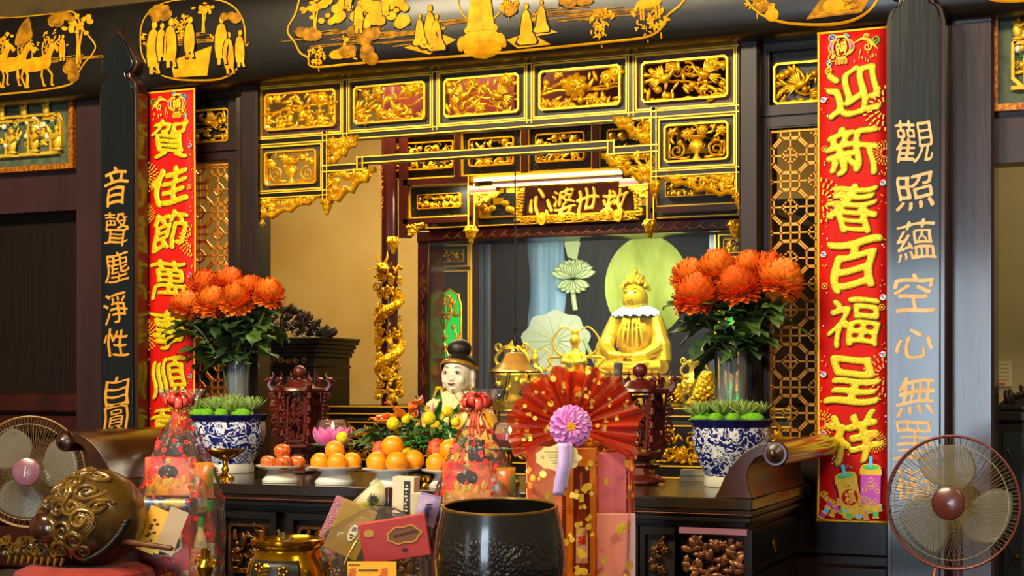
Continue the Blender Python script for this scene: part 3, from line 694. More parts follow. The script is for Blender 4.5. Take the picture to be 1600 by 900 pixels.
# ================================================================ inner shrine screen
SY=8.6; S2=thing('shrine_screen','inner black and gold screen with dragon column standing before the glass case','gate screen',(PX(880,SY),SY,0))
def sp(x0,x1,z0,z1,style,Y=SY,**k): return Wp(carved_panel(S2,x0,x1,z0,z1,Y,style,**k),S2)
ax=lambda p,Y=SY:PX(p,Y)
zb2=PZ(600,635,SY)
b=MB(); rr=.052; xp=ax(609); b.lathe([(rr,zb2+.004),(rr,4.2)],20,(xp,SY,0)); b.build('post',mREDW,S2,world=True)
xq=ax(1200); b=MB(); b.lathe([(rr,zb2+.004),(rr,4.2)],20,(xq,SY,0)); b.build('post',mREDW,S2,world=True)
b=MB(); rng=random.Random(77)
for q in range(11):      # column of small gilt script, too small to read
    z=PZ(603,262+7.6*q,SY-.05); x=ax(601)
    for k in range(5): b.box((x+rng.uniform(-.012,.012),SY-.052,z+rng.uniform(-.009,.009)),(rng.uniform(.008,.02),.004,.004),Ry(rng.choice((0,.4,1.5,-.5))))
b.build('gilt_script',mINK,S2,world=True,smooth=0)
# frame rails
fr=MB(); g=SY-.02
def zs2(a,b_): return (PZ(a[0],a[1],SY)+PZ(b_[0],b_[1],SY))/2
za=zs2((665,205),(940,190)); zb_=zs2((665,281),(870,267)); zc=zs2((665,281),(870,268)); zd=PZ(676,341,SY); 
xl_,xr_=ax(632),ax(1178); xm,xn=ax(739),ax(1018); zlo=PZ(1018,352,SY)
# frame: plain dark red members with gold-lined edges
def memb(x0,x1,z0,z1,y=g): fr.k=0; fr.bx(x0,x1,y,y+.06,z0,z1)
memb(ax(612),ax(1190),za,za+.3)
memb(xl_-.03,xl_+.03,PZ(632,372,SY),za+.05); memb(xr_-.03,xr_+.03,PZ(632,372,SY),za+.05)
memb(xl_,xr_,zb_-.035,zb_); memb(xl_,xm,zd-.03,zd); memb(xn,xr_,zd-.03,zd)
memb(xm-.02,xm+.02,zlo,zb_); memb(xn-.02,xn+.02,zlo,zb_)
us=[ax(q) for q in (716,820,931)]
for u in us: memb(u-.018,u+.018,zb_,za)
zst=PZ(775,297,SY); zsh=PZ(780,288,SY)
fr.k=0
for (p,z) in (((xm,ax(778)),zst),((ax(772),ax(975)),zsh),((ax(970),xn),zst)):
    fr.k=0; fr.bx(p[0],p[1],g-.01,g+.05,z-.022,z+.022); fr.k=1
    for s in (-1,1): fr.bx(p[0],p[1],g-.014,g,z+s*.018-.004,z+s*.018+.004)
fr.k=1
for x in (ax(617),xm-.02,xm+.02,xn-.02,xn+.02): fr.bx(x-.004,x+.004,g-.006,g,zlo if x>ax(700) else PZ(620,372,SY),zb_)
fr.build('frame',[mREDW,mGLINE],S2,world=True)
e=[ax(614)]+[q for u in us for q in (u-.02,u+.02)]+[ax(1040)]
for i,s in enumerate(('scroll','figures','scroll','flowers')): sp(e[2*i],e[2*i+1],zb_+.004,za-.002,s,solid=True,ix=.05 if i else .01,iz=.055)
sp(ax(1045),ax(1175),zb_+.004,za-.002,'scroll',solid=True,ix=.05,iz=.055)
sp(xl_+.03,xm-.025,zd+.004,zb_-.04,'flowers',solid=True,ix=.06,iz=.055)
sp(xn+.025,xr_-.03,zd+.004,zb_-.04,'flowers',solid=True,ix=.06,iz=.055)
rng=random.Random(8)
Wp(bracket(S2,xm+.025,ax(782),zst-.10,zst-.025,SY-.02,rng,1),S2); Wp(bracket(S2,ax(984),xn-.025,zst-.10,zst-.025,SY-.02,rng,-1),S2)
Wp(bracket(S2,xl_+.035,ax(664),zd-.11,zd-.035,SY-.01,rng,1),S2)
for x,z in ((ax(617),PZ(617,371,SY)),(xm,PZ(738,354,SY)),(xn,PZ(1018,344,SY)),(ax(1151),PZ(1151,345,SY))): Wp(pendant(S2,x,z,SY-.03,.105),S2)
# dragon wound round the left column, with clouds
b=MB(); rng=random.Random(21); z0,z1=zb2+.04,PZ(605,412,SY)
H=z1-z0; pts=[];N=90
for i in range(N+1):
    t=i/N; a=t*2*PI*2.6+.6; r=.072+.012*math.sin(t*30); pts.append((xp+r*math.cos(a),SY+r*math.sin(a),z0+.04+H*.93*t))
rad=[.012+.022*math.sin(PI*min(1,i/N*1.08+.04))**.7 for i in range(N+1)]; b.tube(pts,rad,9)
for i in range(2,N-4,2):     # spines along the back
    p=Vector(pts[i]); d=(p-Vector((xp,SY,p.z))).normalized(); b.ell(p+d*rad[i],(.008,.008,.016),None,6,4)
    for s in (-1,1): b.ell(p+Vector((0,0,s*rad[i]*.7))+d*rad[i]*.6,(.013,.013,.007),None,6,4)
h=Vector(pts[-1]); f=Vector((xp-.005,SY-.09,z1-.03)); b.ell(f,(.042,.036,.032),None,10,7); b.ell(f+Vector((.03,-.03,-.012)),(.034,.022,.018),None,8,6)
for s in (-1,1):
    b.tube([f+Vector((s*.015,0,.02)),f+Vector((s*.035,0,.06)),f+Vector((s*.03,.01,.095))],[.009,.007,.003],6)
    b.tube([f+Vector((s*.02,-.03,0)),f+Vector((s*.07,-.05,-.02)),f+Vector((s*.09,-.04,.03))],[.006,.004,.002],5); b.ell(f+Vector((s*.018,-.032,.014)),.008,None,6,5)
for i in range(190):
    a=rng.uniform(PI*.9,PI*2.1); z=rng.uniform(z0,z1-.02); r=.072; x,y=xp+r*math.cos(a),SY+r*math.sin(a); q=rng.random(); s=.016*rng.uniform(.7,1.4)
    if q<.4: b.ell((x,y,z),(s,s*.8,s*.9),None,7,5)
    elif q<.7: c_leaf(b,x,z,s*3.4,rng.uniform(0,6),y-.006,rng)
    else: b.tube([(p[0],y-.012,p[2]) for p in spiral((x,z),s*1.5,1.3,12,rng.uniform(0,6),rng.choice((-1,1)))],[s*.35]*13,5)
b.build('dragon_carving',mGOLD,S2,world=True,smooth=60)
# ---------------------------------------------------------------- shrine base in front of it
KY=8.42; x0,x1=PX(510,KY),PX(1235,KY); zt_=PZ(600,634,KY); B=thing('shrine_cabinet','low black and gold carved base cabinet under the inner screen and dragon column','altar base',((x0+x1)/2,KY+.9,0))
b=MB(); b.bx(x0,x1,KY,KY+1.72,zt_-.05,zt_); b.bx(x0+.03,x1-.03,KY+.05,KY+1.68,.0,zt_-.05)
b.bx(x0,x1,KY+.01,KY+.08,zt_-.40,zt_-.33); b.bx(x0,x1,KY-.02,KY+.08,zt_-.52,zt_-.43)
b.k=1
for z in (zt_-.006,zt_-.05,zt_-.105,zt_-.335,zt_-.40,zt_-.44): b.bx(x0,x1,KY-.004+(.04 if z>zt_-.33 and z<zt_-.06 else 0)-.02*(z<zt_-.42),KY+.06,z-.004,z+.004)
b.k=2; b.bx(x0+.01,x1-.01,KY+.035,KY+.06,zt_-.10,zt_-.055); b.build('body',[mBLACK,mGLINE,mGFLECK],B,world=True)
xs_=[x0+.02+(x1-x0-.04)*i/7 for i in range(8)]
for i in range(7):
    g_=MB(); _seed[0]+=1; carve(g_,xs_[i]+.02,xs_[i+1]-.02,zt_-.325,zt_-.11,KY+.045,'scroll' if i%2 else 'birds',random.Random(_seed[0]),1.1,False); g_.build('carving',mGOLD,B,world=True,smooth=60)
# ---------------------------------------------------------------- glass case with painted back
CY=8.92; CB=10.0; CA=thing('glass_shrine_case','dark red framed glass case holding the gilded seated statue and the moon painting','display case',(PX(900,CY),CY+.5,0))
jx0,jx1=PX(652,CY),PX(670,CY); kx1=PX(1215,CY); zl=(PZ(668,383,CY)+PZ(1150,354,CY))/2; zu=(PZ(668,365,CY)+PZ(1150,335,CY))/2; zf=zt_
b=MB(); b.bx(jx0,jx1,CY,CB+.1,zf,zu); b.bx(kx1-.07,kx1,CY,CB+.1,zf,zu); b.bx(jx0,kx1,CY-.01,CY+.08,zl,zu); b.bx(jx0,kx1,CY,CB+.1,zu,zu+.06); b.build('frame',mREDW,CA,world=True,bevel=.008)
b=MB(); rng=random.Random(4)
for q in range(26):
    x=jx1+.1+(kx1-jx1-.2)*q/26; z=(zl+zu)/2; b.tube([(x,CY-.012,z-.022),(x+.03,CY-.014,z-.005),(x+.055,CY-.012,z+.022)],[.002,.006,.002],5); b.tube([(x+.03,CY-.012,z-.005),(x+.06,CY-.012,z-.02)],[.005,.001],5)
for q in range(9):
    z=zf+.1+(zl-zf-.2)*q/9; x=(jx0+jx1)/2; b.tube([(x-.02,CY-.004,z),(x+.008,CY-.004,z+.03),(x-.01,CY-.004,z+.07)],[.002,.004,.001],5)
b.build('carved_scrolls',mat('worn_red_gilt','#a05418',.35,.3),CA,world=True)
# header panels and tablet over the lintel
def hp(a,b_,z0,z1,st,**k): return Wp(carved_panel(CA,PX(a,CY),PX(b_,CY),z0,z1,CY-.03,st,solid=True,**k),CA)
zh1=zu+.33
hp(668,742,zu+.01,zh1-.17,'fret',ix=.06,iz=.035); hp(746,836,zu+.01,zh1,'fret',c=(PX(750,CY),PX(812,CY),zu+.06,zu+.27))
hp(1020,1156,zu+.01,zu+.13,'fret',ix=.05,iz=.03); hp(1020,1156,zu+.15,zh1,'flowers',ix=.05,iz=.04)
T=thing('name_tablet','red-brown tablet with four raised gold characters in a pierced gold border','tablet',(PX(910,CY),CY-.06,zu))
tx0,tx1,tz0,tz1=PX(822,CY),PX(1002,CY),zu+.004,zu+.345
b=MB(); b.bx(tx0+.03,tx1-.03,CY-.075,CY-.05,tz0+.03,tz1-.01); b.build('board',mat('tablet_brown','#4a1808',.7,0,'#381206',6,3,spec=.1),T,world=True)
b=MB(); rng=random.Random(3)
for (a0,b0,a1,b1) in ((tx0-.02,tz0+.02,tx0+.04,tz1-.02),(tx1+.02,tz0+.02,tx1-.04,tz1-.02)):
    for q in range(16):
        t=(q+.5)/16; x=a0+(a1-a0)*t*.6; z=b0+(b1-b0)*t; b.box((x,CY-.085,z),(.05,.02,.012),Ry(rng.uniform(-.3,.3))); b.ell((x+rng.uniform(-.02,.02),CY-.095,z),(.014,.01,.010),None,6,5)
n=34
for q in range(n):
    x=tx0+(tx1-tx0)*(q+.5)/n; b.tube([(p[0],CY-.092,p[2]) for p in spiral((x,tz0+.026),.02,1.1,10,q*1.3,(-1)**q)],[.006]*11,5)
b.bx(tx0-.01,tx1+.01,CY-.085,CY-.07,tz0,tz0+.008); b.bx(tx0-.01,tx1+.01,CY-.085,CY-.07,tz0+.046,tz0+.054); b.build('pierced_border',mGOLD,T,world=True,smooth=50)
for q in (857,975):
    b=MB(); x=PX(q,CY); b.prism([(x+.026*math.sin(a)*(1 if a<PI else 1.2)+ (.01 if a<1 else 0),tz0+.028+.04*math.cos(a)) for a in [2*PI*k/14 for k in range(14)]][::-1],CY-.115,CY-.09); b.ell((x,CY-.112,tz0+.03),(.018,.01,.025),None,8,5); b.build('leaf_bracket',mGOLD,T,world=True)
for q,ch,w_ in ((853,'心',.155),(889,'婆',.15),(924,'世',.15),(967,'救',.17)):
    g_=MB(); brush(g_,ch,PX(q,CY),PZ(q,320,CY),w_,.185,CY-.085,CY-.07,cover=(.3,.5,1.4),bulge=.010,N=64,blur=1.6,rise=.1,wob=.05,seed=q); g_.build('raised_character',mat('tablet_gold','#f8c030',.4,.1),T,world=True,smooth=50)
b=MB(); b.bx(jx1,kx1-.07,CY+.03,CY+.034,zf,zl); b.build('glass_pane',sheer('case_glass','#ffffff',.015,.03,.03),CA,world=True)
mPB=mat('night_painting','#07090d',.8,0,'#141d2c',2.2,6,.35,.7,stretch=(7,1,.25))
b=MB(); b.bx(jx0,kx1,CB,CB+.05,zf,zl+.3); b.build('painted_back',mPB,CA,world=True)
def art(name,m): 
    g_.build(name,m,CA,world=True)
mCRM=mat('pale_green_paint','#e8f2b4',.7,0,'#d8eca0',4,4); mMOON=mat('moon_paint','#d8e468',.7,0,'#aaba3c',3.2,6,.35,.68,stretch=(2.4,1,1)); mLEAFP=mat('cream_leaf_paint','#f0f2d2',.7,0,'#e2ecc0',7,3); mBAND=mat('pale_blue_band_paint','#b4dcf2',.7,0,'#4f86ae',2.5,6,.3,.72,stretch=(7,1,.22)); mLINE=mat('green_paint_line','#8ea860',.7)
Y=CB-.012; g_=MB(); n=40; c=P(1010,447,Y); disc(g_,c.x,c.z,.30,Y,Y+.012,n,.345); art('painted_moon',mMOON)
g_=MB(); x0_,x1_=PX(826,Y),PX(882,Y); g_.sheet(lambda u,v:Vector((x0_+(x1_-x0_)*u+.012*math.sin(v*11),Y+.006,zf+(zl+.1-zf)*v)),3,16); g_.build('painted_blue_band',mBAND,CA,world=True,solid=.004)  # upright pale blue band, streaked, on the case back
# lotus flower, bud top, stalk
g_=MB(); Y=CB-.03; c=P(897,440,Y); up=P(890,370,Y)
g_.tube([(c.x-.01,Y,c.z),(c.x-.005,Y,c.z-.10),(c.x+.01,Y,c.z-.2)],.018,6); g_.prism([(c.x-.045,c.z+.17),(c.x+.02,c.z+.15),(c.x+.045,c.z+.26),(c.x+.02,up.z+.1),(c.x-.05,up.z+.1),(c.x-.07,c.z+.26)],Y-.005,Y+.005)
g2=MB(); yy=0
for (nk,sp_,ln,wd,zq,a00) in ((9,2.1,.125,.050,.055,PI/2),(9,2.9,.150,.052,.03,PI/2),(7,2.5,.115,.050,.005,-PI/2),(5,1.3,.10,.055,.05,PI/2)):
    for i in range(nk):
        an=a00+sp_*((i+.5)/nk-.5); yy-=.0007; cx_,cz_=c.x+.02*math.cos(an),c.z+zq+.0*math.sin(an)
        pet=[(cx_+math.cos(an)*ln*t-math.sin(an)*wd*.5*w_,cz_+math.sin(an)*ln*t*.82+math.cos(an)*wd*.5*w_) for t,w_ in ((0,.3),(.3,.9),(.6,1),(.85,.55),(1,0),(.85,-.55),(.6,-1),(.3,-.9),(0,-.3))][::-1]
        g_.prism(pet,Y-.010+yy,Y+.004); g2.tube([(x_,Y-.011+yy,z_) for x_,z_ in pet],.0022,4,closed=True)
g2.build('lotus_outline',mLINE,CA,world=True,smooth=0)
art('painted_lotus',mCRM)
g_=MB(); c=P(868,533,Y); pts=[]; n=44
for i in range(n):
    a=2*PI*i/n; r=(.205+.012*math.sin(a*9))*(1 if math.sin(a)>-.2 else .95); pts.append((c.x+r*1.22*math.cos(a),c.z+r*1.02*math.sin(a)))
g_.prism(pts,Y,Y+.008); art('painted_lotus_leaf',mLEAFP)
g_=MB()
for i in range(14):
    a=2*PI*i/14; g_.tube([(c.x+.02*math.cos(a),Y-.002,c.z+.02*math.sin(a)),(c.x+.21*math.cos(a),Y-.002,c.z+.175*math.sin(a))],[.004,.002],4)
q=P(912,530,Y); r_=P(934,574,Y); g_.tube([q,r_],.015,6); art('painted_stalk',mat('pale_stalk','#cfe08c',.7))
# inner side panels with lit pierced carving of a vase of blossom
def sidepanel(a,b_,Yp):
    x0,x1=PX(a,Yp),PX(b_,Yp); zA,zB=PZ(700,372,Yp),PZ(700,420,Yp)
    o=carved_panel(CA,x0,x1,zB+.012,zl,Yp,'birds',solid=True,ix=.035,iz=.03); Wp(o,CA)
    g_=MB(); g_.bx(x0,x1,Yp+.025,Yp+.04,zf,zB-.012); g_.k=1
    for x in (x0,x1-.008): g_.bx(x,x+.008,Yp,Yp+.025,zf,zB-.012)
    g_.bx(x0,x1,Yp,Yp+.025,zB-.02,zB-.012)
    xc=(x0+x1)/2; zbz=PZ(700,625,Yp); zto=PZ(700,462,Yp); hw=(x1-x0)*.30
    arch=[(xc-hw,zbz),(xc+hw,zbz),(xc+hw,zto-.06),(xc+hw*.75,zto),(xc+.0,zto+.045),(xc-hw*.75,zto),(xc-hw,zto-.06)]
    g_.k=2; g_.prism(arch,Yp+.012,Yp+.03); g_.build('lit_panel',[mGFLECK,mGLINE,mat('green_backlight','#0fa83c',.5,0,emis='#14d24a',es=.75)],CA,world=True)
    k=MB(); rng=random.Random(31); pr=[(.035,0),(.04,.02),(.028,.04),(.055,.10),(.06,.13),(.035,.17),(.03,.2),(.05,.225)]
    k.T=Matrix.Translation((xc,Yp,zbz+.05)); k.lathe(pr,14); k.T=None
    pts=arch[1:]+[arch[0]]; k.tube([(x,Yp+.005,z) for x,z in arch],.008,6,closed=True)
    for i in range(34): 
        x=xc+hw*rng.uniform(-.85,.85); z=rng.uniform(zbz+.27,zto); q=rng.random()
        if q<.35: c_flower(k,x,z,.022,Yp+.006,rng)
        else: c_leaf(k,x,z,.06,rng.uniform(0,6),Yp+.004,rng)
    c_branch(k,[(xc,zbz+.27),(xc-hw*.7,zbz+.42),(xc+hw*.2,zto-.12),(xc,zto-.02)],.009,Yp+.004,rng); c_branch(k,[(xc,zbz+.27),(xc+hw*.7,zbz+.40),(xc+hw*.3,zto-.2)],.008,Yp+.004,rng)
    k.build('carving',mGOLD,CA,world=True,smooth=60)
sidepanel(672,732,9.15); sidepanel(1122,1182,9.15)
g_=MB(); Yp=9.16
for q,w_ in ((752,.03),(760,.02),(1112,.03)): g_.bx(PX(q,Yp)-w_/2,PX(q,Yp)+w_/2,Yp,Yp+.05,zf,zl)
g_.k=1; g_.bx(PX(735,Yp)-.004,PX(735,Yp)+.004,Yp,Yp+.02,zf,zl); g_.bx(PX(1117,Yp)-.004,PX(1117,Yp)+.004,Yp,Yp+.02,zf,zl); g_.build('inner_posts',[mat('blue_grey_post','#2a3440',.5),mGLINE],CA,world=True)
# lamps in the shrine
L=thing('fluorescent_tube','lit fluorescent tube lamp over the gold character tablet','lamp',(PX(860,SY-.05),SY-.05,PZ(860,274,SY-.05)))
p0,p1=P(742,281,SY-.06),P(974,268,SY-.06); zz0=(p0.z+p1.z)/2
b=MB(); b.T=Matrix.Translation((0,SY-.06,zz0))@Matrix.Rotation(PI/2,4,'Y'); b.lathe([(.009,p0.x),(.009,p1.x)],12); b.build('tube',mat('lit_tube','#ffffff',.4,emis='#fff0d0',es=9),L,world=True)
b=MB(); b.bx(p0.x-.02,p1.x+.02,SY-.045,SY+.03,zz0+.010,zz0+.028)
for x in (p0.x-.012,p1.x+.012): b.bx(x-.012,x+.012,SY-.075,SY-.03,zz0-.014,zz0+.02)
b.build('batten',mat('amber_batten','#c89018',.4,.2),L,world=True)
area('shrine_tube_light',((p0.x+p1.x)/2,SY-.1,zz0-.03),((p0.x+p1.x)/2,SY+.1,1.6),1.3,.04,16,(1.0,.9,.66))
area('tablet_fill_light',((p0.x+p1.x)/2,SY+.09,zz0-.01),((p0.x+p1.x)/2,CY,zu+.10),1.0,.03,1.6,(1.0,.88,.6))  # added unseen fill light behind the rail, brightens the tablet face
area('case_lamp',((jx1+kx1)/2,9.03,zl-.04),((jx1+kx1)/2,9.55,1.5),1.3,.06,22,(0.95,1.0,.80))
# ================================================================ altar table
def fused(name,mb,m,parent,vox=.008,it=3,**k):
    o=mb.build(name,m,parent,**k); r=o.modifiers.new('fuse','REMESH'); r.mode='VOXEL'; r.voxel_size=vox; r.use_smooth_shade=True
    s=o.modifiers.new('soft','SMOOTH'); s.factor=.5; s.iterations=it; return o
TZ=1.15; TY0,TY1=5.89,6.97; TX0,TX1=-4.70,-1.47
AT=thing('altar_table','long black altar table with upturned scroll ends holding the fruit plates and blue planters','altar table',((TX0+TX1)/2,(TY0+TY1)/2,0))
b=MB(); b.bx(TX0,TX1,TY0,TY1,TZ-.048,TZ); o=b.build('tabletop',mat('tabletop_lacquer','#2a1c0c',.22,0,'#1c1208',5,5,stretch=(.4,3,1),coat=.5),AT,world=True,bevel=.006)
b=MB()
for k,(i,z0,z1) in enumerate(((.004,.062,.048),(.022,.078,.062),(.010,.095,.078),(.035,.115,.095))): b.bx(TX0+i,TX1-i,TY0+i,TY1-i,TZ-z0,TZ-z1)
b.k=1; b.bx(TX0+.003,TX1-.003,TY0+.002,TY0+.01,TZ-.066,TZ-.062); b.build('edge_moulding',[mBLACK,mat('thin_red_gilt_line','#9a4a12',.4,.2)],AT,world=True,bevel=.004)
b=MB(); b.bx(TX0+.06,TX1-.05,TY0+.07,TY1-.05,.35,TZ-.115); b.build('body',mBLACK,AT,world=True)
for x in (TX0+.08,TX1-.12):
    for y in (TY0+.08,TY1-.12):
        b=MB(); b.cham(x-.05,x+.05,y-.05,y+.05,0,.35,.01); b.build('leg',mBLACK,AT,world=True)
mCOP=mat('copper_gilt_carving','#7a4a12',.36,.5,'#3d2008',14,3)
mCOPR=mat('rosy_gilt_carving','#80502a',.36,.4,'#5a2e1c',10,3)
def tpanel(pa,pb,st,m,c=.028,fm=None):
    x0,x1=PX(pa,TY0+.04),PX(pb,TY0+.04); z1=TZ-.125; z0=.42; Y=TY0+.045
    b=MB(); b.ring(chamfer(x0-.03,x1+.03,z0-.03,z1+.0,.0005),chamfer(x0,x1,z0,z1-.03,.0005),Y-.015,Y+.03); b.k=1; b.bx(x0,x1,Y+.012,Y+.03,z0,z1-.03)
    p=b.build('carved_panel',[mBLACK,fm or mat('panel_ground','#150d07',.5)],AT,world=True)
    g=MB(); _seed[0]+=1; rng=random.Random(_seed[0]); zz_=z0
    if st=='plum':
        for q in range(3):
            c_branch(g,[(x0+.02,z0+.25*q),(x0+.08,z0+.12+.22*q),(x1-.03,z0+.2+.2*q)],.012,Y,rng)
        for q in range(26): c_flower(g,rng.uniform(x0+.02,x1-.02),rng.uniform(z0,z1-.05),.020,Y-.005,rng,5,1)
    else:
        if st=='flowers':
            U=rng.uniform
            for q in range(7): c_branch(g,[(U(x0,x1),z0),(U(x0+.03,x1-.03),U(z0+.1,z1-.15)),(U(x0+.02,x1-.02),z1-.06)],.008,Y,rng)
            for q in range(int((x1-x0)*380)):
                x_,z_=U(x0+.015,x1-.015),U(z0+.05,z1-.05); k_=rng.random()
                if k_<.4: c_flower(g,x_,z_,U(.014,.026),Y-U(0,.02),rng,5,2)
                else:
                    for w_ in range(3): c_leaf(g,min(max(x_+U(-.03,.03),x0+.02),x1-.02),z_+U(-.03,.03),U(.03,.055),U(0,6),Y-U(0,.02),rng,.62)
        else: carve(g,x0+c,x1-c,z1-.03-c-(x1-x0)*.9,z1-.03-c,Y,st,rng,1.15,st=='figures'); carve(g,x0+c,x1-c,z0+c,z1-.05-c-(x1-x0)*.9,Y,'flowers',rng,1.1,False)
    o=g.build('carving',m,p,world=True,smooth=60)
for a,b_,st,m in ((230,318,'figures',mCOP),(352,424,'figures',mCOP),(460,545,'figures',mCOP),(580,670,'figures',mCOP),(705,790,'birds',mCOP),(825,880,'flowers',mCOP),(900,990,'flowers',mCOP)): tpanel(a,b_,st,m)
tpanel(1009,1056,'plum',mCOP); tpanel(1066,1164,'flowers',mCOPR,.002)
b=MB(); b.bx(PX(1062,TY0+.03),PX(1168,TY0+.03),TY0+.02,TY0+.045,TZ-.145,TZ-.122); b.build('pink_strip',mat('dusty_pink_strip','#8c5a6c',.6),AT,world=True)
# drawer fronts on the visible end
for q,(z0,z1) in enumerate(((.85,1.02),(.62,.83))):
    b=MB(); x=TX1-.05; b.bx(x,x+.018,TY0+.12,TY1-.15,z0,z1); b.k=1; 
    for zz_ in (z0+.012,z1-.012): b.bx(x+.018,x+.021,TY0+.13,TY1-.16,zz_-.003,zz_+.003)
    d=b.build('drawer',[mBLACK,mBROWN],AT,world=True)
    b=MB(); b.ell((x+.026,TY0+.45,(z0+z1)/2),(.008,.016,.016),None,8,6); b.tube([(x+.034,TY0+.45+.016*math.sin(a),(z0+z1)/2-.018+.018*math.cos(a)) for a in [2*PI*i/12 for i in range(12)]],.003,5,closed=True); b.build('ring_pull',mBRASS,d,world=True)
# upturned scroll ends
def scroll_end(s,xb,w=1.0):
    pr=[(0,0),(.018,.03),(.042,.085),(.072,.13),(.105,.168),(.14,.196),(.185,.218),(.225,.226),(.262,.22),(.285,.20)]
    lo=[(.262,.165),(.235,.172),(.20,.172),(.165,.158),(.140,.125),(.132,.085),(.14,.04),(.155,.0)]
    q=[(xb+s*x*w,TZ+z) for x,z in pr+lo]
    if s>0: q=q[::-1]
    b=MB(); b.prism(q,TY0+.01,TY1-.10); b.build('upturned_end',mat('scroll_end_lacquer','#4a2408',.3,0,'#2c1408',5,5,coat=.3),AT,world=True,bevel=.004)
    b=MB(); c=(xb+s*.247*w,TZ+.178); r=.05
    b.T=Matrix.Translation((c[0],0,c[1]))@Matrix.Rotation(-PI/2,4,'X'); b.lathe([(r*.9,TY0-.006),(r,TY0+.006),(r,TY1-.10),(r*.9,TY1-.09)],26); 
    b.k=1; b.lathe([(.0,TY0-.05),(.006,TY0-.048),(.014,TY0-.034),(.012,TY0-.030),(.024,TY0-.022),(.022,TY0-.018),(.034,TY0-.012),(.032,TY0-.008),(.042,TY0-.004),(.042,TY0)],22); b.T=None
    b.build('scroll_roll',[mat('scroll_roll_lacquer','#4a1608',.22,0,'#2a0e06',4,4,coat=.8),mat('spiral_end_wood','#3a2216',.35,coat=.2)],AT,world=True,smooth=20)
scroll_end(1,PX(1115,TY0)); scroll_end(-1,PX(177,TY0),1.15)
# ================================================================ fruit on raised plates
def at(px,Y,z=TZ+.0015): p=P(px,600,Y); return (p.x,Y,z)
def plate(px,Y,r,label):
    R=thing('footed_plate',label,'plate',at(px,Y),0,'white footed fruit plates')
    b=MB(); b.lathe([(.0,0),(r*.74,0),(r*.75,.012),(r*.66,.022),(r*.52,.045),(r*.5,.055),(r*.54,.06)],40); b.build('foot',mWHITE,R)
    b=MB(); b.lathe([(0,.056),(r*.54,.058),(r*.9,.066),(r,.074),(r*1.01,.078),(r*.98,.0785),(r*.88,.072),(r*.5,.064),(0,.063)],48); b.build('dish',mWHITE,R); return TZ+.064
mORA=mat('orange_peel','#ffa404',.38,0,'#f89204',5,2,bump=.22,bs=190,bdist=.002,coat=.2); mSTEM=mat('stem_green_brown','#5c6a20',.7)
mAPP=mat('red_apple_skin','#c8321a',.3,0,'#f0b040',7,3,.46,.66,stretch=(1.6,1.6,.5),coat=.4)
_fr={}
def fruit(kind,px,py,Y,r,label,rz):
    if kind not in _fr:
        b=MB(); n=20
        if kind=='orange': pr=[(0,-.95)]+[(math.sin(a)*1.0,-.96*math.cos(a)) for a in [PI*i/14 for i in range(1,14)]]+[(.07,.95),(0,.92)]
        else: pr=[(0,-.82),(.2,-.92),(.5,-.86),(.82,-.55),(1,-.05),(1.02,.3),(.86,.68),(.55,.88),(.3,.86),(.12,.72),(0,.62)]
        b.lathe([(a,c) for a,c in pr],n); o=b.build(kind,mORA if kind=='orange' else mAPP,None,smooth=80)
        b=MB()
        if kind=='orange': b.lathe([(0,.99),(.08,.97),(.10,.93),(0,.92)],6)
        else: b.tube([(0,0,.6),(.03,.02,.9),(.10,.03,1.12)],[.05,.035,.05],6)
        st=b.build('stem',mSTEM,o); _fr[kind]=o; tag(o,cat=kind)
        r0=o
    else: r0=dup(_fr[kind])
    p=P(px,py,Y); r0.location=p; r0.scale=(r,r,r); r0.rotation_euler=(.12*math.sin(rz*3),.15*math.cos(rz*5),rz)
    tag(r0,label,kind,'oranges on the white plates' if kind=='orange' else 'apples on the white plate')
plate(439,6.06,.115,'white footed plate holding the red apples'); 
for i,(px,py,dy,l) in enumerate(((419.5,724,.0,'red apple leftmost in the bottom row of the apple plate'),(443,724,-.06,'red and yellow apple in the front middle of the apple plate'),(464,724.5,.0,'red apple at the end of its row beside the small orange pile'),(441,706,-.01,'red apple on top of the apple pile'))): fruit('apple',px,py,6.06+dy,.0375,l,i*1.7)
plate(523,6.06,.12,'white footed plate of four small oranges beside the apple plate')
for i,(px,py,dy,l) in enumerate(((500,722,.0,'small orange next to the apples, lowest row of its plate'),(526.5,722.5,-.045,'small orange front middle under the top orange, before the lotus candle'),(550,721.5,.03,'small orange at the plate edge nearest the large oranges'),(523,703,.01,'small orange topping the pile below the pink lotus candle'))): fruit('orange',px,py,6.06+dy,.0445,l,i*2.1)
plate(611,6.03,.128,'white footed plate of large oranges in front of the flower arrangement')
for i,(px,py,dy,l) in enumerate(((589.5,722,.0,'large orange on the side of its pile facing the small oranges'),(620,722.5,-.055,'large orange front middle of the pile below the flowers'),(646,719.5,.05,'large orange at the back, touching the yellow ball flower'),(613.5,697,-.005,'large orange on top of the tallest fruit pile'))): fruit('orange',px,py,6.03+dy,.0495,l,i*1.3+.5)
plate(702,6.05,.122,'white footed plate half hidden behind the cellophane hamper')
for i,(px,py,dy,l) in enumerate(((682,724,-.02,'orange peeping out low beside the cellophane hamper'),(710,723,-.04,'orange seen through the cellophane, bottom row'),(733,723,.02,'orange behind the cellophane hamper, far side of the plate'),(703,702,.0,'orange on top of the pile partly behind the cellophane hamper'))): fruit('orange',px,py,6.05+dy,.0475,l,i*1.9+1)
b=MB(); b.lathe([(0,0),(.022,0),(.016,.008),(.012,.02),(.022,.03),(.026,.05),(.023,.05),(.018,.032),(0,.028)],18); tag(b.build('brass_cup',mBRASS,loc=at(664,5.99)),'small brass cup between two orange plates at the table edge','cup')
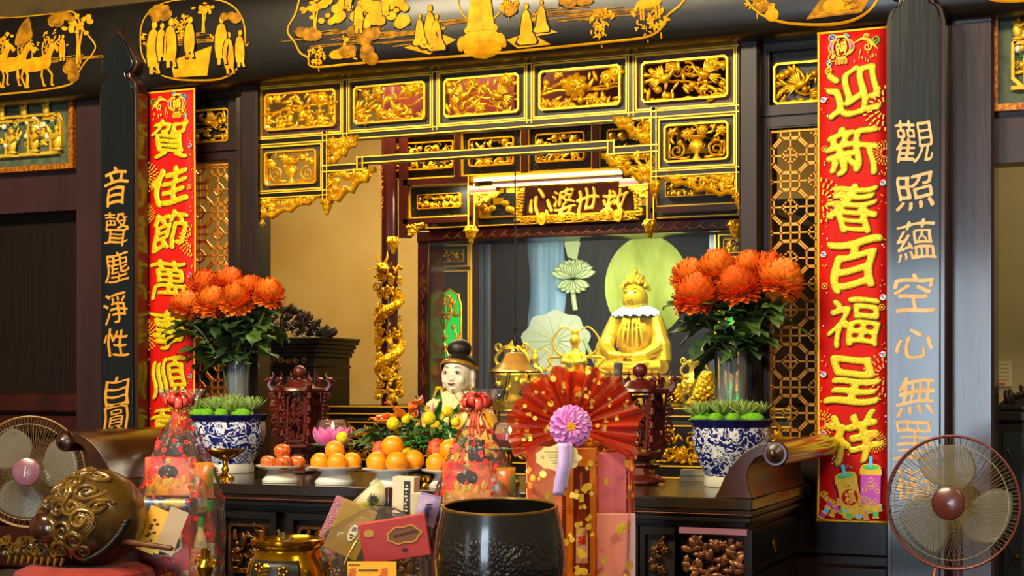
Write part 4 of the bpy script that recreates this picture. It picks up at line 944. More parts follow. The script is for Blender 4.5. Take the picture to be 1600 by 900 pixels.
# ================================================================ carved lanterns
mMAH=mat('mahogany_red','#6a1a10',.34,0,'#4a100a',8,4,coat=.15)
def lantern(loc,label,rz):
    R=thing('carved_lantern',label,'lantern',loc,rz,'carved wooden palace lanterns'); n=6; rt,rb=.122,.098; z0,z1=.145,.41
    hexp=lambda r,k:(r*math.cos(2*PI*k/n),r*math.sin(2*PI*k/n))
    b=MB(); b.lathe([(.0,.0),(.085,.0),(.09,.012),(.07,.03),(.05,.04),(.04,.075),(.055,.085),(.045,.10),(.09,.125),(.105,.13),(.11,.145),(0,.145)],6)
    b.build('base',mMAH,R,bevel=.003)
    for k in range(3):
        x,y=hexp(.085,k*2); b=MB(); b.tube([(x*.8,y*.8,.032),(x*1.15,y*1.15,.016),(x*1.3,y*1.3,.010),(x*1.25,y*1.25,.026)],[.016,.012,.008,.006],6); b.build('foot',mMAH,R)
    for k in range(6):
        a=hexp(rb,k);c=hexp(rt,k); b=MB(); b.tube([(a[0],a[1],z0),(c[0],c[1],z1)],.009,6)
        for q in range(13):
            t=(q+.5)/13; b.ell((a[0]+(c[0]-a[0])*t+.006*math.cos(2*PI*k/6),a[1]+(c[1]-a[1])*t+.006*math.sin(2*PI*k/6),z0+(z1-z0)*t),.0115,None,7,5)
        b.build('post',mMAH,R)
        # curling dragon finial on the shoulder and hanging curl down the edge
        ux,uy=math.cos(2*PI*k/6),math.sin(2*PI*k/6); b=MB()
        S=lambda r,z:(ux*r,uy*r,z)
        b.tube([S(rt-.01,z1+.005),S(rt+.02,z1+.012),S(rt+.035,z1+.035),S(rt+.025,z1+.055),S(rt+.045,z1+.062),S(rt+.06,z1+.05)],[.014,.015,.013,.014,.010,.004],7)
        b.ell(S(rt+.03,z1+.06),(.017,.017,.013),None,7,5); b.tube([S(rt+.022,z1+.065),S(rt+.01,z1+.085),S(rt+.02,z1+.1)],[.006,.004,.002],5)
        for q in range(4):
            zq=z1-.03-.062*q; rq=rt-(rt-rb)*(z1-zq)/(z1-z0)+.018
            b.tube([S(rq-.016,zq+.025),S(rq+.012,zq+.02),S(rq+.018,zq),S(rq+.004,zq-.010),S(rq+.0,zq+.004)],[.007,.009,.008,.006,.004],6)
        b.build('dragon_finial',mMAH,R)
        # pierced panel
        m=(k+.5)*2*PI/6; ap=math.cos(PI/6); b=MB(); rng=random.Random(k*7+3); ca=(rt+rb)/2*ap; hw=(rt+rb)/2*.5*.86
        tilt=math.atan2((rt-rb)*ap,z1-z0)
        b.T=Matrix.Translation((ca*math.cos(m),ca*math.sin(m),(z0+z1)/2))@Matrix.Rotation(m+PI/2,4,'Z')@Matrix.Rotation(-tilt,4,'X')
        h=(z1-z0)/2-.012; b.ring(chamfer(-hw,hw,-h,h,.012),chamfer(-hw+.009,hw-.009,-h+.012,h-.012,.012),-.005,.005)
        for q in range(16):
            x=rng.uniform(-hw*.75,hw*.75); z=rng.uniform(-h*.86,h*.86); w_=rng.random()
            if w_<.35: c_scroll(b,x,z,.02,0,rng.choice((-1,1)),rng.uniform(0,6),.2)
            elif w_<.7: c_flower(b,x,z,.019,0,rng,6,1)
            else: c_leaf(b,x,z,.045,rng.uniform(0,6),0,rng)
        b.tube([(0,0,-h),(hw*.4,0,-h*.4),(-hw*.4,0,h*.2),(0,0,h)],.005,5); b.tube([(-hw*.9,0,-h*.5),(0,0,-h*.1),(hw*.9,0,h*.4)],.004,5)
        b.T=None; b.build('pierced_panel',mat('matt_mahogany','#5c180e',.6,0,'#3c0c08',8,4,spec=.2),R,smooth=50)
    b=MB(); b.lathe([(0,z1-.005),(rt+.006,z1-.005),(rt+.014,z1+.004),(rt+.010,z1+.016),(.085,z1+.022),(.075,z1+.034),(.06,z1+.048),(.058,z1+.052),(.03,z1+.058),(.016,z1+.064),(.014,z1+.072)],30); b.ell((0,0,z1+.1),(.034,.034,.033),None,18,12); b.build('lid',mMAH,R,smooth=40)
    return R
L1=lantern(at(468,6.74),'dark red carved lantern behind the apple plate',.35)
L2=dup(L1,at(1000,6.58),.18,'dark red carved lantern between the red wrapped hamper and the blue planter')
# ================================================================ blue and white planters
def china():
    m=bpy.data.materials.new('blue_white_porcelain'); m.use_nodes=True; N=m.node_tree.nodes; L=m.node_tree.links; b=N['Principled BSDF']
    b.inputs['Roughness'].default_value=.12; b.inputs['Coat Weight'].default_value=.6
    tc=N.new('ShaderNodeTexCoord'); v=N.new('ShaderNodeTexVoronoi'); v.feature='F1'; v.inputs['Scale'].default_value=13; v.inputs['Randomness'].default_value=.75
    n=N.new('ShaderNodeTexNoise'); n.inputs['Scale'].default_value=26; n.inputs['Detail'].default_value=3
    mp=N.new('ShaderNodeVectorMath'); mp.operation='MULTIPLY_ADD'; mp.inputs[1].default_value=(.05,.05,.05)
    L.new(tc.outputs['Object'],n.inputs['Vector']); L.new(n.outputs['Color'],mp.inputs[0]); L.new(tc.outputs['Object'],mp.inputs[2]); L.new(mp.outputs[0],v.inputs['Vector'])
    w=N.new('ShaderNodeTexWave'); w.wave_type='RINGS'; w.rings_direction='SPHERICAL'; w.inputs['Scale'].default_value=9; w.inputs['Distortion'].default_value=14; w.inputs['Detail'].default_value=2; w.inputs['Detail Scale'].default_value=3; L.new(tc.outputs['Object'],w.inputs['Vector'])
    r1=N.new('ShaderNodeValToRGB'); r1.color_ramp.interpolation='LINEAR'; e=r1.color_ramp.elements; e[0].position=.0; e[0].color=(0,0,0,1); e[1].position=.56; e[1].color=(0,0,0,1)
    for p,c in ((.07,.0),(.12,1),(.17,.1),(.24,.1),(.28,1),(.34,.9),(.38,.0)): q=e.new(p); q.color=(c,c,c,1)
    L.new(v.outputs['Distance'],r1.inputs[0])
    r2=N.new('ShaderNodeValToRGB'); r2.color_ramp.elements[0].position=.72; r2.color_ramp.elements[1].position=.80; L.new(w.outputs['Fac'],r2.inputs[0])
    mx=N.new('ShaderNodeMath'); mx.operation='MAXIMUM'; L.new(r1.outputs[0],mx.inputs[0]); L.new(r2.outputs[0],mx.inputs[1])
    c=N.new('ShaderNodeMix'); c.data_type='RGBA'; c.inputs[6].default_value=lin('#16206e'); c.inputs[7].default_value=lin('#dfe3ee'); L.new(mx.outputs[0],c.inputs[0]); L.new(c.outputs[2],b.inputs['Base Color']); return m
mCHINA=china(); mNAVY=mat('navy_glaze','#141a58',.12,coat=.6)
mSUC=mat('succulent_green','#a4bc62',.5,0,'#7a9c4a',9,3); mMOSS=mat('bright_moss','#7cc21a',.95,0,'#5da010',60,3,bump=.6,bs=220,bdist=.004)
def planter(loc,r,label):
    R=thing('planter',label,'planter',loc,0,'blue and white planters'); k=r/.18
    b=MB(); b.lathe([(0,0),(.118*k,0),(.122*k,.012),(.118*k,.045),(0,.045)],40,fn=lambda a,z:1+.015*math.cos(8*a)); b.build('foot',mat('cream_glaze','#d8d4c4',.3,coat=.3),R)
    b=MB(); b.lathe([(.112*k,.045),(.122*k,.06),(.148*k,.11),(.168*k,.165),(.176*k,.21),(.172*k,.25),(.168*k,.265),(.158*k,.265),(.15*k,.2)],56,fn=lambda a,z:1+.012*math.cos(10*a)*min(1,z/.15),caps=False); b.build('bowl',mCHINA,R)
    b=MB(); b.lathe([(.160*k,.255),(.172*k,.26),(.186*k,.285),(.190*k,.292),(.180*k,.295),(.160*k,.275)],80,fn=lambda a,z:1+.022*math.cos(20*a)*(z>.27),caps=False); b.build('wavy_rim',mNAVY,R)
    b=MB(); b.lathe([(.0,.25),(.166*k,.25),(.166*k,.268),(0,.272)],36); b.build('soil',mat('dark_soil','#1c140c',.9),R); return R
def succulent_mesh(seed):
    b=MB(); rng=random.Random(seed); n=34
    for i in range(n):
        a=i*2.4; t=i/n; el=1.45-1.15*t; l=.045+.035*t; d=Vector((math.cos(a)*math.cos(el),math.sin(a)*math.cos(el),math.sin(el))); c=Vector((0,0,.025))
        rgt=d.cross(Vector((0,0,1))).normalized() if abs(d.z)<.999 else Vector((1,0,0)); up=rgt.cross(d)
        pts=[c+d*l*s+up*(.012*s*s) for s in (0,.35,.7,1)]
        b.tube(pts,[.004,.008,.007,.0008],5,flat=.45,up=up)
    b.tube([(0,0,-.02),(0,0,.03)],.01,6); return b
def fill_planter(loc,r,where):
    k=r/.18; rng=random.Random(int(loc[0]*-100)); sx=[]
    n=6
    for i in range(n):
        x=(-.125+.05*i)*k; y=-.06*k+.06*((i%2)*1.2)*k-(.01); 
        lab=f"{['first','second','third','fourth','fifth','sixth'][i]} green succulent counted from the door side, {where}"
        if i==0 and not _suc: o=succulent_mesh(5).build('succulent',mSUC); _suc.append(o)
        else: o=dup(_suc[0]) if True else None
        o.location=(loc[0]+x,loc[1]+y,loc[2]+.275); o.rotation_euler=(rng.uniform(-.2,.2),rng.uniform(-.25,.25),rng.uniform(0,6)); s=rng.uniform(1.15,1.45)*k; o.scale=(s,s,s)
        tag(o,lab,'succulent','succulents in the blue planters')
    for i in range(4):
        x=(-.115+.078*i)*k; l=f"{['first','second','third','fourth'][i]} green mossy stone counted from the door side, {where}"
        y=-math.sqrt(max(.0,(.150*k)**2-x*x))*.92
        b=MB(); b.ell((0,0,0),((.052 if i in(0,3) else .034)*k,.03*k,.025*k),None,18,12); o=b.build('moss_stone',mMOSS,loc=(loc[0]+x,loc[1]+y+.012,loc[2]+.30)); tag(o,l,'moss stone','mossy stones in the blue planters')
_suc=[]
pl=at(357,6.64); planter(pl,.192,'blue and white porcelain planter behind the small brass goblet'); fill_planter(pl,.192,'goblet planter')
pr_=at(1142,6.60); planter(pr_,.176,'blue and white porcelain planter beside the rolled scroll end of the table'); fill_planter(pr_,.176,'scroll-end planter')
b=MB(); R=thing('brass_goblet','wide brass goblet bowl on a stem before the blue planter','goblet',at(352,6.19))
b.lathe([(0,0),(.046,0),(.044,.008),(.02,.02),(.014,.03),(.018,.045),(.012,.06),(.012,.085),(.022,.092)],30); b.build('stem_foot',mBRASS,R)
b=MB(); b.lathe([(.0,.09),(.03,.092),(.06,.105),(.082,.125),(.088,.138),(.085,.139),(.06,.118),(0,.104)],34,fn=lambda a,z:1+.02*math.cos(12*a)); b.build('bowl',mBRASS,R)
# ================================================================ chrysanthemums in glass vases
mMUM=mat('orange_petal','#ff8c1c',.6,0,'#fb7010',6,3); mMUMR=mat('orange_red_petal','#fd7614',.6,0,'#f45a0a',6,3)
mLEAF=mat('dark_leaf','#2f4a24',.5,0,'#1f3518',12,4,coat=.15); mLEAF2=mat('mid_leaf','#4e6a2a',.5,0,'#36501e',12,4); mSTK=mat('green_stalk','#3f5a24',.55)
def bloom_mesh(seed,n=240):
    b=MB(); rng=random.Random(seed)
    for i in range(n):
        t=(i+.5)/n; zc=1-1.62*t; a=i*2.39996+rng.uniform(-.2,.2); s=math.sqrt(max(0,1-zc*zc)); d=Vector((s*math.cos(a),s*math.sin(a),zc))
        up=Vector((0,0,1)); side=d.cross(up); side=side.normalized() if side.length>.05 else Vector((math.cos(a+1.57),math.sin(a+1.57),0))
        L=rng.uniform(.9,1.06); W=.115+.05*t; k=.55-.5*t; rows=5; vs=[];fs=[]
        for q in range(rows):
            u=q/(rows-1); dir_=(d+up*k*u*u*1.05+Vector((0,0,-.25))*max(0,t-.6)*u).normalized(); p=dir_*L*(.35+.62*u)
            nrm=side.cross(dir_); w=W*(.55+.75*math.sin(PI*min(1,.12+.80*u)))*(1 if q<rows-1 else .35)
            vs+=[p-side*w+nrm*.04,p-nrm*.035*-1*0,p+side*w+nrm*.04]
        for q in range(rows-1):
            for c in (0,1): fs.append((q*3+c,q*3+c+1,q*3+c+4,q*3+c+3))
        b.add(vs,fs)
    b.ell((0,0,-.02),(.5,.5,.46),None,12,8); return b
def leaf_sheet(b,p,d,L,W,rng,droop=.5,lobed=True,nu=14):
    d=Vector(d).normalized(); side=d.cross(Vector((0,0,1))); side=side.normalized() if side.length>.05 else Vector((1,0,0)); nr=side.cross(d); ph=rng.uniform(0,1); p=Vector(p)
    def f(u,v):
        w=W*math.sin(PI*min(1,u*.93+.05))**.8*(1+(.38*math.sin(u*17+ph) if lobed else 0)); s=(v-.5)*2
        return p+d*L*u+side*w*s+nr*(-abs(s)*w*-.25-droop*L*u*u*.6+.01*math.sin(u*9+s*2))
    b.sheet(f,nu,4)
_bl=[]
def mums(vloc,vr,vh,blooms,lspread,where,zoff):
    V=thing('glass_vase',f'clear glass vase holding the orange chrysanthemums behind {where}','vase',vloc,0,'clear glass flower vases')
    b=MB(); b.lathe([(0,0),(vr*.8,0),(vr*.85,.01),(vr*.9,.2),(vr,vh),(vr*.95,vh),(vr*.84,.2),(vr*.7,.02),(0,.02)],28); b.build('glass',sheer('vase_glass','#cfd8e8',.10,.04,.18),V)
    b=MB(); b.lathe([(0,.022),(vr*.82,.022),(vr*.84,.3),(0,.3)],24); b.build('water',sheer('water_in_vase','#8a9a90',.25,.05,.2),V)
    n=len(blooms)
    for i,(px,py,dy,r,lab) in enumerate(blooms):
        c=P(px,py,vloc[1]+dy); R=thing('chrysanthemum',lab,'flower',(c.x,c.y,c.z),0,'orange chrysanthemums in the glass vases'); rng=random.Random(int(px))
        if len(_bl)<2:
            o=bloom_mesh(3+len(_bl)).build('bloom',(mMUM,mMUMR)[len(_bl)%2],R,smooth=60); _bl.append(o)
        else: o=_bl[i%2].copy(); C.objects.link(o); o.parent=R
        o.scale=(r*1.10,r*1.10,r*1.18); o.rotation_euler=(rng.uniform(-.3,.5),rng.uniform(-.4,.4),rng.uniform(0,6))
        top=Vector((0,0,-r*.5)); mid=Vector((vloc[0]+(c.x-vloc[0])*.30-c.x,vloc[1]+(c.y-vloc[1])*.3-c.y,vloc[2]+vh-c.z)); bot=Vector((vloc[0]-c.x+.35*vr*math.cos(i*2.4),vloc[1]-c.y+.35*vr*math.sin(i*2.4),vloc[2]+.05-c.z))
        b=MB(); b.tube([top,top*.5+mid*.5+Vector((0,0,.03)),mid,bot],[.006,.006,.005,.005],7); b.build('stalk',mSTK,R)
        b=MB()
        for q in range(10):
            t=.18+.82*rng.random(); p=top*(1-t)+mid*t; a=rng.uniform(0,2*PI); d=Vector((math.cos(a)*1.0+.5*(c.x-vloc[0])/max(.05,lspread),math.sin(a)*.7-.3,rng.uniform(-.35,.45)))
            leaf_sheet(b,p,d,rng.uniform(.12,.19),rng.uniform(.034,.05),rng,rng.uniform(.2,.8))
        for q in range(2):
            a=rng.uniform(0,2*PI); leaf_sheet(b,top+Vector((0,0,-.03)),(math.cos(a),math.sin(a)-.2,-.1),.10,.03,rng,.4)
        b.build('foliage',mLEAF if i%3 else mLEAF2,R)
vl=at(372,6.90); mums(vl,.062,.56,[(288,482,-.10,.083,'orange chrysanthemum overlapping the red banner edge, lowest of its bunch'),(318,449,.02,.088,'orange chrysanthemum high beside the red banner, second bloom inwards'),(329,476,-.10,.090,'orange chrysanthemum low in front, second from the red banner'),(357,445,.03,.086,'orange chrysanthemum topmost in the bunch over the brass goblet planter'),(372,470,-.08,.094,'orange chrysanthemum in the front middle of the bunch near the dark cabinet'),(395,456,.02,.080,'orange chrysanthemum tucked behind, second from the ochre wall'),(419,463,-.04,.086,'orange chrysanthemum standing before the ochre wall')],.25,'the planter by the brass goblet',0)
vr_=at(1143,6.87); mums(vr_,.080,.60,[(1077,436,.0,.088,'orange chrysanthemum beside the painted moon'),(1089,468,-.12,.106,'orange chrysanthemum lowest in the bunch, just under the moon edge'),(1122,426,.0,.098,'orange chrysanthemum highest of the bunch next to the moon'),(1155,452,-.12,.098,'orange chrysanthemum front centre over the scroll-end planter'),(1172,424,.03,.086,'orange chrysanthemum tucked high behind in the middle of its bunch'),(1200,425,.02,.086,'orange chrysanthemum high against the gold lattice'),(1219,444,-.08,.102,'orange chrysanthemum furthest over the gold lattice near the red banner')],.25,'the planter by the scroll roll',0)
# ================================================================ lotus candle lamps
mPETAL=mat('pink_lotus_petal','#d8389c',.4,0,'#f08cc8',10,2,coat=.3); mFLAME=mat('candle_flame','#ffe090',.5,emis='#ffd070',es=6)
def lotus(loc,zc,col,label,lotusp=True):
    R=thing('lotus_candle',label,'candle',loc,0); h=zc-loc[2]
    b=MB(); b.lathe([(0,0),(.05,0),(.045,.012),(.012,.03),(.010,h-.05),(.02,h-.035),(0,h-.03)],20); b.build('stand',mBRASS,R)
    b=MB(); b.lathe([(0,h-.034),(.075,h-.03),(.098,h-.022),(.10,h-.018),(.07,h-.022),(0,h-.024)],30,fn=lambda a,z:1+.04*math.cos(9*a)); b.build('leaf_dish',mat('green_leaf_dish','#3f8a3c',.4,0,'#c8408c',30,2,.55,.7),R)
    if lotusp:
        for q in range(2):
            for k in range(11):
                a=2*PI*(k+.5*q)/11; b=MB()
                def f(u,v,a=a,q=q):
                    w=.030*math.sin(PI*(.18+.80*u))**.7*(v-.5)*2; r=.055+.035*math.sin(u*1.9)+.004*q; 
                    return Vector((r*math.cos(a+w/r),r*math.sin(a+w/r),h-.022+.085*u-.012*q))
                b.sheet(f,6,4); b.build('petal',mPETAL,R,solid=.003)
    b=MB(); b.lathe([(0,h-.018),(.05,h-.012),(.075,h+.02),(.074,h+.048),(0,h+.048)],28); b.build('wax',mat('red_wax'+label[:4],col,.25,coat=.5,sss=.2),R)
    b=MB(); b.lathe([(.05,h-.014),(.080,h+.02),(.084,h+.05),(.074,h+.085),(.066,h+.098),(.064,h+.097),(.072,h+.084),(.081,h+.05),(.077,h+.02)],32,caps=False); b.build('glass_bowl',sheer('bowl_glass','#ffd8d0',.04,.03,.14),R)
    b=MB(); b.lathe([(0,h+.05),(.006,h+.056),(.008,h+.066),(.004,h+.082),(0,h+.092)],10); b.build('flame',mFLAME,R)
lotus(at(520,6.42),P(520,688,6.42).z,'#c81428','pink lotus candle in a glass bowl above the small oranges')
lotus(at(797,6.34),P(797,694,6.34).z,'#a80c1c','deep red glass candle beside the red wrapped hamper',False)
# ================================================================ gilded seated statue in the case
def limb(b,pts,r,n=10): b.tube(pts,r,n)
mBUD=mat('gilded_statue','#f8d428',.30,.6,'#e0ac12',5,2)
BYs=9.45; bp=P(992,634,BYs); bp.z=zt_+.002+.002
R=thing('seated_statue','gilded seated statue with a pale blue scalloped collar in front of the painted moon','statue',bp)
b=MB()
for (r,z,k,h_,t) in ((.30,.03,22,.05,.2),(.27,.085,20,.055,-.1),(.29,.15,22,.05,.45)):
    b.lathe([(r*.92,z-.035),(r*.98,z),(r*.92,z+.035)],36)
    for i in range(k):
        a=2*PI*(i+.5*(z>.06))/k; M=Matrix.Rotation(a,3,'Z')@Matrix.Rotation(t,3,'Y'); b.ell((r*math.cos(a),r*.8*math.sin(a),z),(.018,.038,h_),M,8,6)
b.lathe([(.31,-.0),(.31,.02)],30); b.lathe([(.27,.17),(.27,.2)],30); b.build('lotus_base',mBUD,R,smooth=60)
b=MB(); z0=.20
b.ell((0,.02,z0+.07),(.235,.16,.085),None,24,12)                    # crossed legs
for s in (-1,1):
    limb(b,[(s*.05,.04,z0+.09),(s*.17,-.03,z0+.075),(s*.205,-.10,z0+.055)],[.075,.075,.055]); limb(b,[(s*.205,-.10,z0+.055),(s*.06,-.16,z0+.045),(-s*.07,-.165,z0+.06)],[.055,.05,.036])
    limb(b,[(s*.125,.02,z0+.395),(s*.172,.0,z0+.28),(s*.172,-.06,z0+.185)],[.052,.052,.048]); limb(b,[(s*.172,-.06,z0+.185),(s*.11,-.13,z0+.135),(s*.02,-.15,z0+.125)],[.05,.042,.026])
    limb(b,[(s*.13,.01,z0+.36),(s*.2,-.03,z0+.2),(s*.215,-.05,z0+.09)],[.045,.055,.05])
b.ell((0,.02,z0+.25),(.125,.095,.20),None,20,12); b.ell((0,.02,z0+.39),(.135,.08,.05),None,18,8)
limb(b,[(0,.02,z0+.40),(0,.01,z0+.50)],[.045,.042]); b.ell((0,-.008,z0+.540),(.082,.086,.100),None,20,14); b.ell((0,-.092,z0+.53),(.013,.016,.028),None,8,6); b.ell((0,-.02,z0+.475),(.04,.04,.03),None,10,6)
for s in (-1,1): b.ell((s*.074,.01,z0+.525),(.014,.02,.05),None,8,6)
b.ell((0,-.155,z0+.135),(.055,.03,.018),None,12,6)
for q in range(6):
    t=(q-2.5)/2.5; limb(b,[(t*.05,-.075,z0+.40),(t*.075,-.095,z0+.28),(t*.09,-.10,z0+.19)],[.008,.01,.006],6)
for q in range(5):
    limb(b,[(-.2+.02*q,-.12,z0+.07+.01*q),(-.05,-.20,z0+.03+.014*q),(.12,-.19,z0+.035+.012*q),(.21,-.11,z0+.08)],[.006,.009,.009,.005],6)
b.T=Matrix.Scale(1.06,4); fused('body',b,mBUD,R,.005,2); b.T=None; R.scale=(1,1,.93)
b=MB(); rng=random.Random(3); z0=.212
for q in range(90):
    zc=rng.uniform(.18,1); a=rng.uniform(0,2*PI); s=math.sqrt(1-zc*zc); y=s*math.sin(a)
    if y<-.30 and zc<.66: continue
    b.ell((.090*s*math.cos(a),.002+.094*y,z0+.570+.088*zc),.016,None,6,5)
b.ell((0,.01,z0+.655),(.05,.05,.05),None,14,8); b.ell((0,-.035,z0+.695),(.016,.014,.022),None,8,6); b.ell((0,0,z0+.715),(.02,.02,.02),None,8,6)
for k in range(24): a=2*PI*k/24; b.ell((.05*math.cos(a),.01+.05*math.sin(a),z0+.66+.014*(k%2)),.012,None,6,5)
b.build('curled_hair_topknot',mBUD,R)
b=MB()
for s in (-1,1): b.ell((s*.032,-.090,z0+.562),(.017,.008,.004),None,8,5); b.tube([(s*.012,-.094,z0+.578),(s*.03,-.094,z0+.588),(s*.054,-.080,z0+.578)],[.002,.003,.002],5)
b.ell((0,-.096,z0+.500),(.020,.006,.005),None,8,5); b.build('face_lines',mat('dark_gilt','#6a4a06',.4,.5),R)
b=MB(); n=60
b.sheet(lambda u,v:Vector(((.055+.085*v)*1.15*math.cos(2*PI*u),.02+(.05+.075*v+.01*math.sin(2*PI*u*17)*v)*math.sin(2*PI*u),z0+.475-.055*v**1.3+.008*math.sin(2*PI*u*17)*v-.02*v*(math.sin(2*PI*u)<0))),n*2,5,cu=True); b.build('scalloped_collar',mat('pale_blue_lace','#b4d4de',.7,sheen=.2),R,solid=.004)
# ---------------------------------------------------------------- gilded attendants and ornaments
def attendant(px,py0,Y,h,label,name='attendant_statue'):
    p=P(px,py0,Y); p.z=zt_+.002; H=P(px,py0,Y).z-zt_; R=thing(name,label,'statue',p); b=MB(); k=H
    b.lathe([(.16*k,0),(.18*k,.05*k),(.12*k,.10*k),(.19*k,.16*k),(.13*k,.2*k),(.10*k,.26*k)],20,fn=lambda a,z:1+.06*math.cos(9*a)); 
    b.ell((0,0,.36*k),(.17*k,.12*k,.17*k),None,14,10); b.ell((0,0,.55*k),(.125*k,.09*k,.17*k),None,14,10); limb(b,[(0,0,.62*k),(0,0,.78*k)],[.06*k,.035*k]); b.ell((0,-.01*k,.83*k),(.07*k,.072*k,.085*k),None,14,10); b.ell((0,0,.93*k),(.055*k,.055*k,.06*k),None,10,8)
    for s in (-1,1):
        limb(b,[(s*.09*k,0,.66*k),(s*.15*k,-.05*k,.55*k),(s*.03*k,-.13*k,.54*k)],[.05*k,.045*k,.028*k])
    fused('body',b,mBUD,R,.006,3)
    b=MB()
    for s in (-1,1):
        
        for pts in (((.10,.6),(.26,.68),(.32,.84),(.18,1.0),(.03,.95)),((.12,.5),(.27,.42),(.21,.27),(.33,.16)),((.1,.62),(.38,.60),(.30,.48),(.42,.42))):
            q=smooth([(s*x_*k,z_*k) for x_,z_ in pts],6,False); b.tube([(x_,.02*k,z_) for x_,z_ in q],[.020*k*(1-.6*i/len(q)) for i in range(len(q))],7,flat=.5,up=(0,1,0))
    for q in range(7): b.lathe([(0,0),(.03*k,.02*k),(.02*k,.05*k),(0,.06*k)],8,((.26*math.cos(q*.9))*k,(.1*math.sin(q*.9)-.06)*k,(.02+.06*(q%3))*k))
    b.build('flying_ribbon',mBUD,R); return R
attendant(899,512,9.16,1,'gilded standing figure with looping ribbons before the painted lotus leaf'); attendant(836,545,9.30,1,'smaller gilded figure between the lotus leaf and the hanging lamp')
def ornament(px,py,Y,label,s):
    p=P(px,634,Y); p.z=zt_+.002; H=PZ(px,py,Y)-zt_; R=thing('gilt_ornament',label,'ornament',p); b=MB(); k=H
    b.lathe([(.2*k,0),(.22*k,.04*k),(.15*k,.09*k),(.10*k,.16*k),(.22*k,.34*k),(.26*k,.46*k),(.2*k,.58*k),(.11*k,.66*k),(.10*k,.76*k),(.16*k,.86*k),(.15*k,.9*k),(.05*k,.94*k),(0,1.0*k)],28,fn=lambda a,z:1+.04*math.cos(10*a)); b.build('vase_body',mBUD,R)
    for t in (-1,1):
        b=MB(); b.tube([(t*(.12+.16*math.sin(q/9*PI))*k,0,(.52+.36*q/9)*k) for q in range(10)],[.03*k]*10,8); b.tube([(q[0]*t+t*.22*k,0,q[2]) for q in spiral((.0,.9*k),.09*k,1.2,14,PI)],[.022*k]*15,6); b.build('handle',mBUD,R)
    b=MB(); rng=random.Random(px)
    for q in range(40):
        a=rng.uniform(0,2*PI); zq=rng.uniform(.2,.62)*k; b.ell((.24*k*math.cos(a),.24*k*math.sin(a),zq),(.04*k,.04*k,.05*k),None,7,5)
    b.build('relief_flowers',mBUD,R)
ornament(800,532,9.25,'gilt vase ornament with looped handles behind the hanging lamp',1); ornament(1085,556,9.25,'gilt vase ornament with looped handles partly behind the orange flowers',1)
def ingot(px,py,w,label):
    Y=8.72; p=P(px,634,Y); p.z=zt_+.002; H=PZ(px,py,Y)-zt_; R=thing('gold_offering_tower',label,'ornament',p); rng=random.Random(px)
    b=MB(); b.lathe([(w*.6,0),(w*.62,H*.06),(w*.4,H*.12),(w*.5,H*.2)],18); b.build('stand',mBUD,R)
    b=MB()
    for q in range(70):
        t=q/70; a=q*2.4; r=w*(1-.7*t)*.75; b.ell((r*math.cos(a),r*math.sin(a),H*(.2+.75*t)),(w*.22,w*.22,H*.07),Matrix.Rotation(a,3,'Z'),7,5)
    b.build('stacked_petals',mBUD,R)
ingot(1058,600,.055,'little gold offering tower before the statue next to the orange bouquet'); ingot(940,584,.05,'little gold offering tower in front of the gilded statue, near the attendants'); ingot(1104,580,.10,'broad gold offering tower glimpsed under the orange bouquet'); ingot(686,604,.055,'small gold offering tower by the dark red case frame behind the child statue'); ingot(862,585,.07,'gold offering tower behind the red gauze fan')
mSTONE=mat('grey_stone','#6a665a',.8,0,'#4c483e',20,4)
for px,py,l in ((966,566,'grey stone figurine with a tall headdress before the gilded lotus base'),(1018,592,'small dark stone figurine next to the lantern knob'),(947,597,'small grey stone figurine behind the red gauze')):
    Y=8.56; p=P(px,634,Y); p.z=zt_+.002; k=PZ(px,py,Y)-zt_; R=thing('stone_figurine',l,'figurine',p); b=MB()
    b.ell((0,0,.2*k),(.24*k,.2*k,.22*k),None,12,8); b.ell((0,0,.45*k),(.18*k,.14*k,.25*k),None,12,8); b.ell((0,-.02*k,.74*k),(.10*k,.10*k,.13*k),None,12,8); b.lathe([(.10*k,.80*k),(.11*k,.98*k),(.03*k,1.0*k)],12)
    for s in (-1,1): limb(b,[(s*.16*k,0,.58*k),(s*.24*k,-.06*k,.38*k),(s*.03*k,-.17*k,.34*k)],[.07*k,.06*k,.045*k])
    b.lathe([(.28*k,0),(.28*k,.05*k)],14); fused('body',b,mSTONE,R,.006,2)
# ================================================================ child statue in a yellow robe
sp_=at(716,6.62); R=thing('child_statue','white-faced statue with a black topknot, gold headband and yellow robe','statue',sp_); Z=lambda z:z-TZ
b=MB(); hz=Z(1.648)
b.ell((0,0,hz),(.072,.082,.094),None,28,20); b.ell((0,-.022,hz-.048),(.054,.056,.050),None,22,14); b.ell((0,-.072,hz-.010),(.010,.015,.024),None,10,8); b.ell((0,-.078,hz-.028),(.014,.013,.009),None,10,8)
b.ell((0,-.066,hz-.078),(.018,.016,.016),None,10,8); b.ell((0,-.072,hz-.050),(.022,.012,.010),None,10,6)
for s in (-1,1):
    b.ell((s*.075,.012,hz-.012),(.011,.024,.042),Matrix.Rotation(s*.25,3,'Z'),12,10); b.ell((s*.076,.008,hz-.052),(.010,.014,.020),None,8,6); b.ell((s*.036,-.055,hz-.032),(.024,.022,.024),None,10,8)
limb(b,[(0,.005,hz-.06),(0,.01,hz-.15),(0,.02,hz-.24)],[.04,.05,.085],14); b.ell((0,.02,hz-.32),(.12,.08,.15),None,18,12)
for s in (-1,1): limb(b,[(s*.11,.02,hz-.22),(s*.17,-.02,hz-.36),(s*.06,-.13,hz-.40)],[.04,.036,.022],10)
fused('body',b,mat('white_marble_skin','#e6d8bc',.35,0,coat=.15,sss=.15),R,.005,3)
b=MB(); mHAIR=mat('black_hair','#15100c',.45,0,'#241a12',30,3)
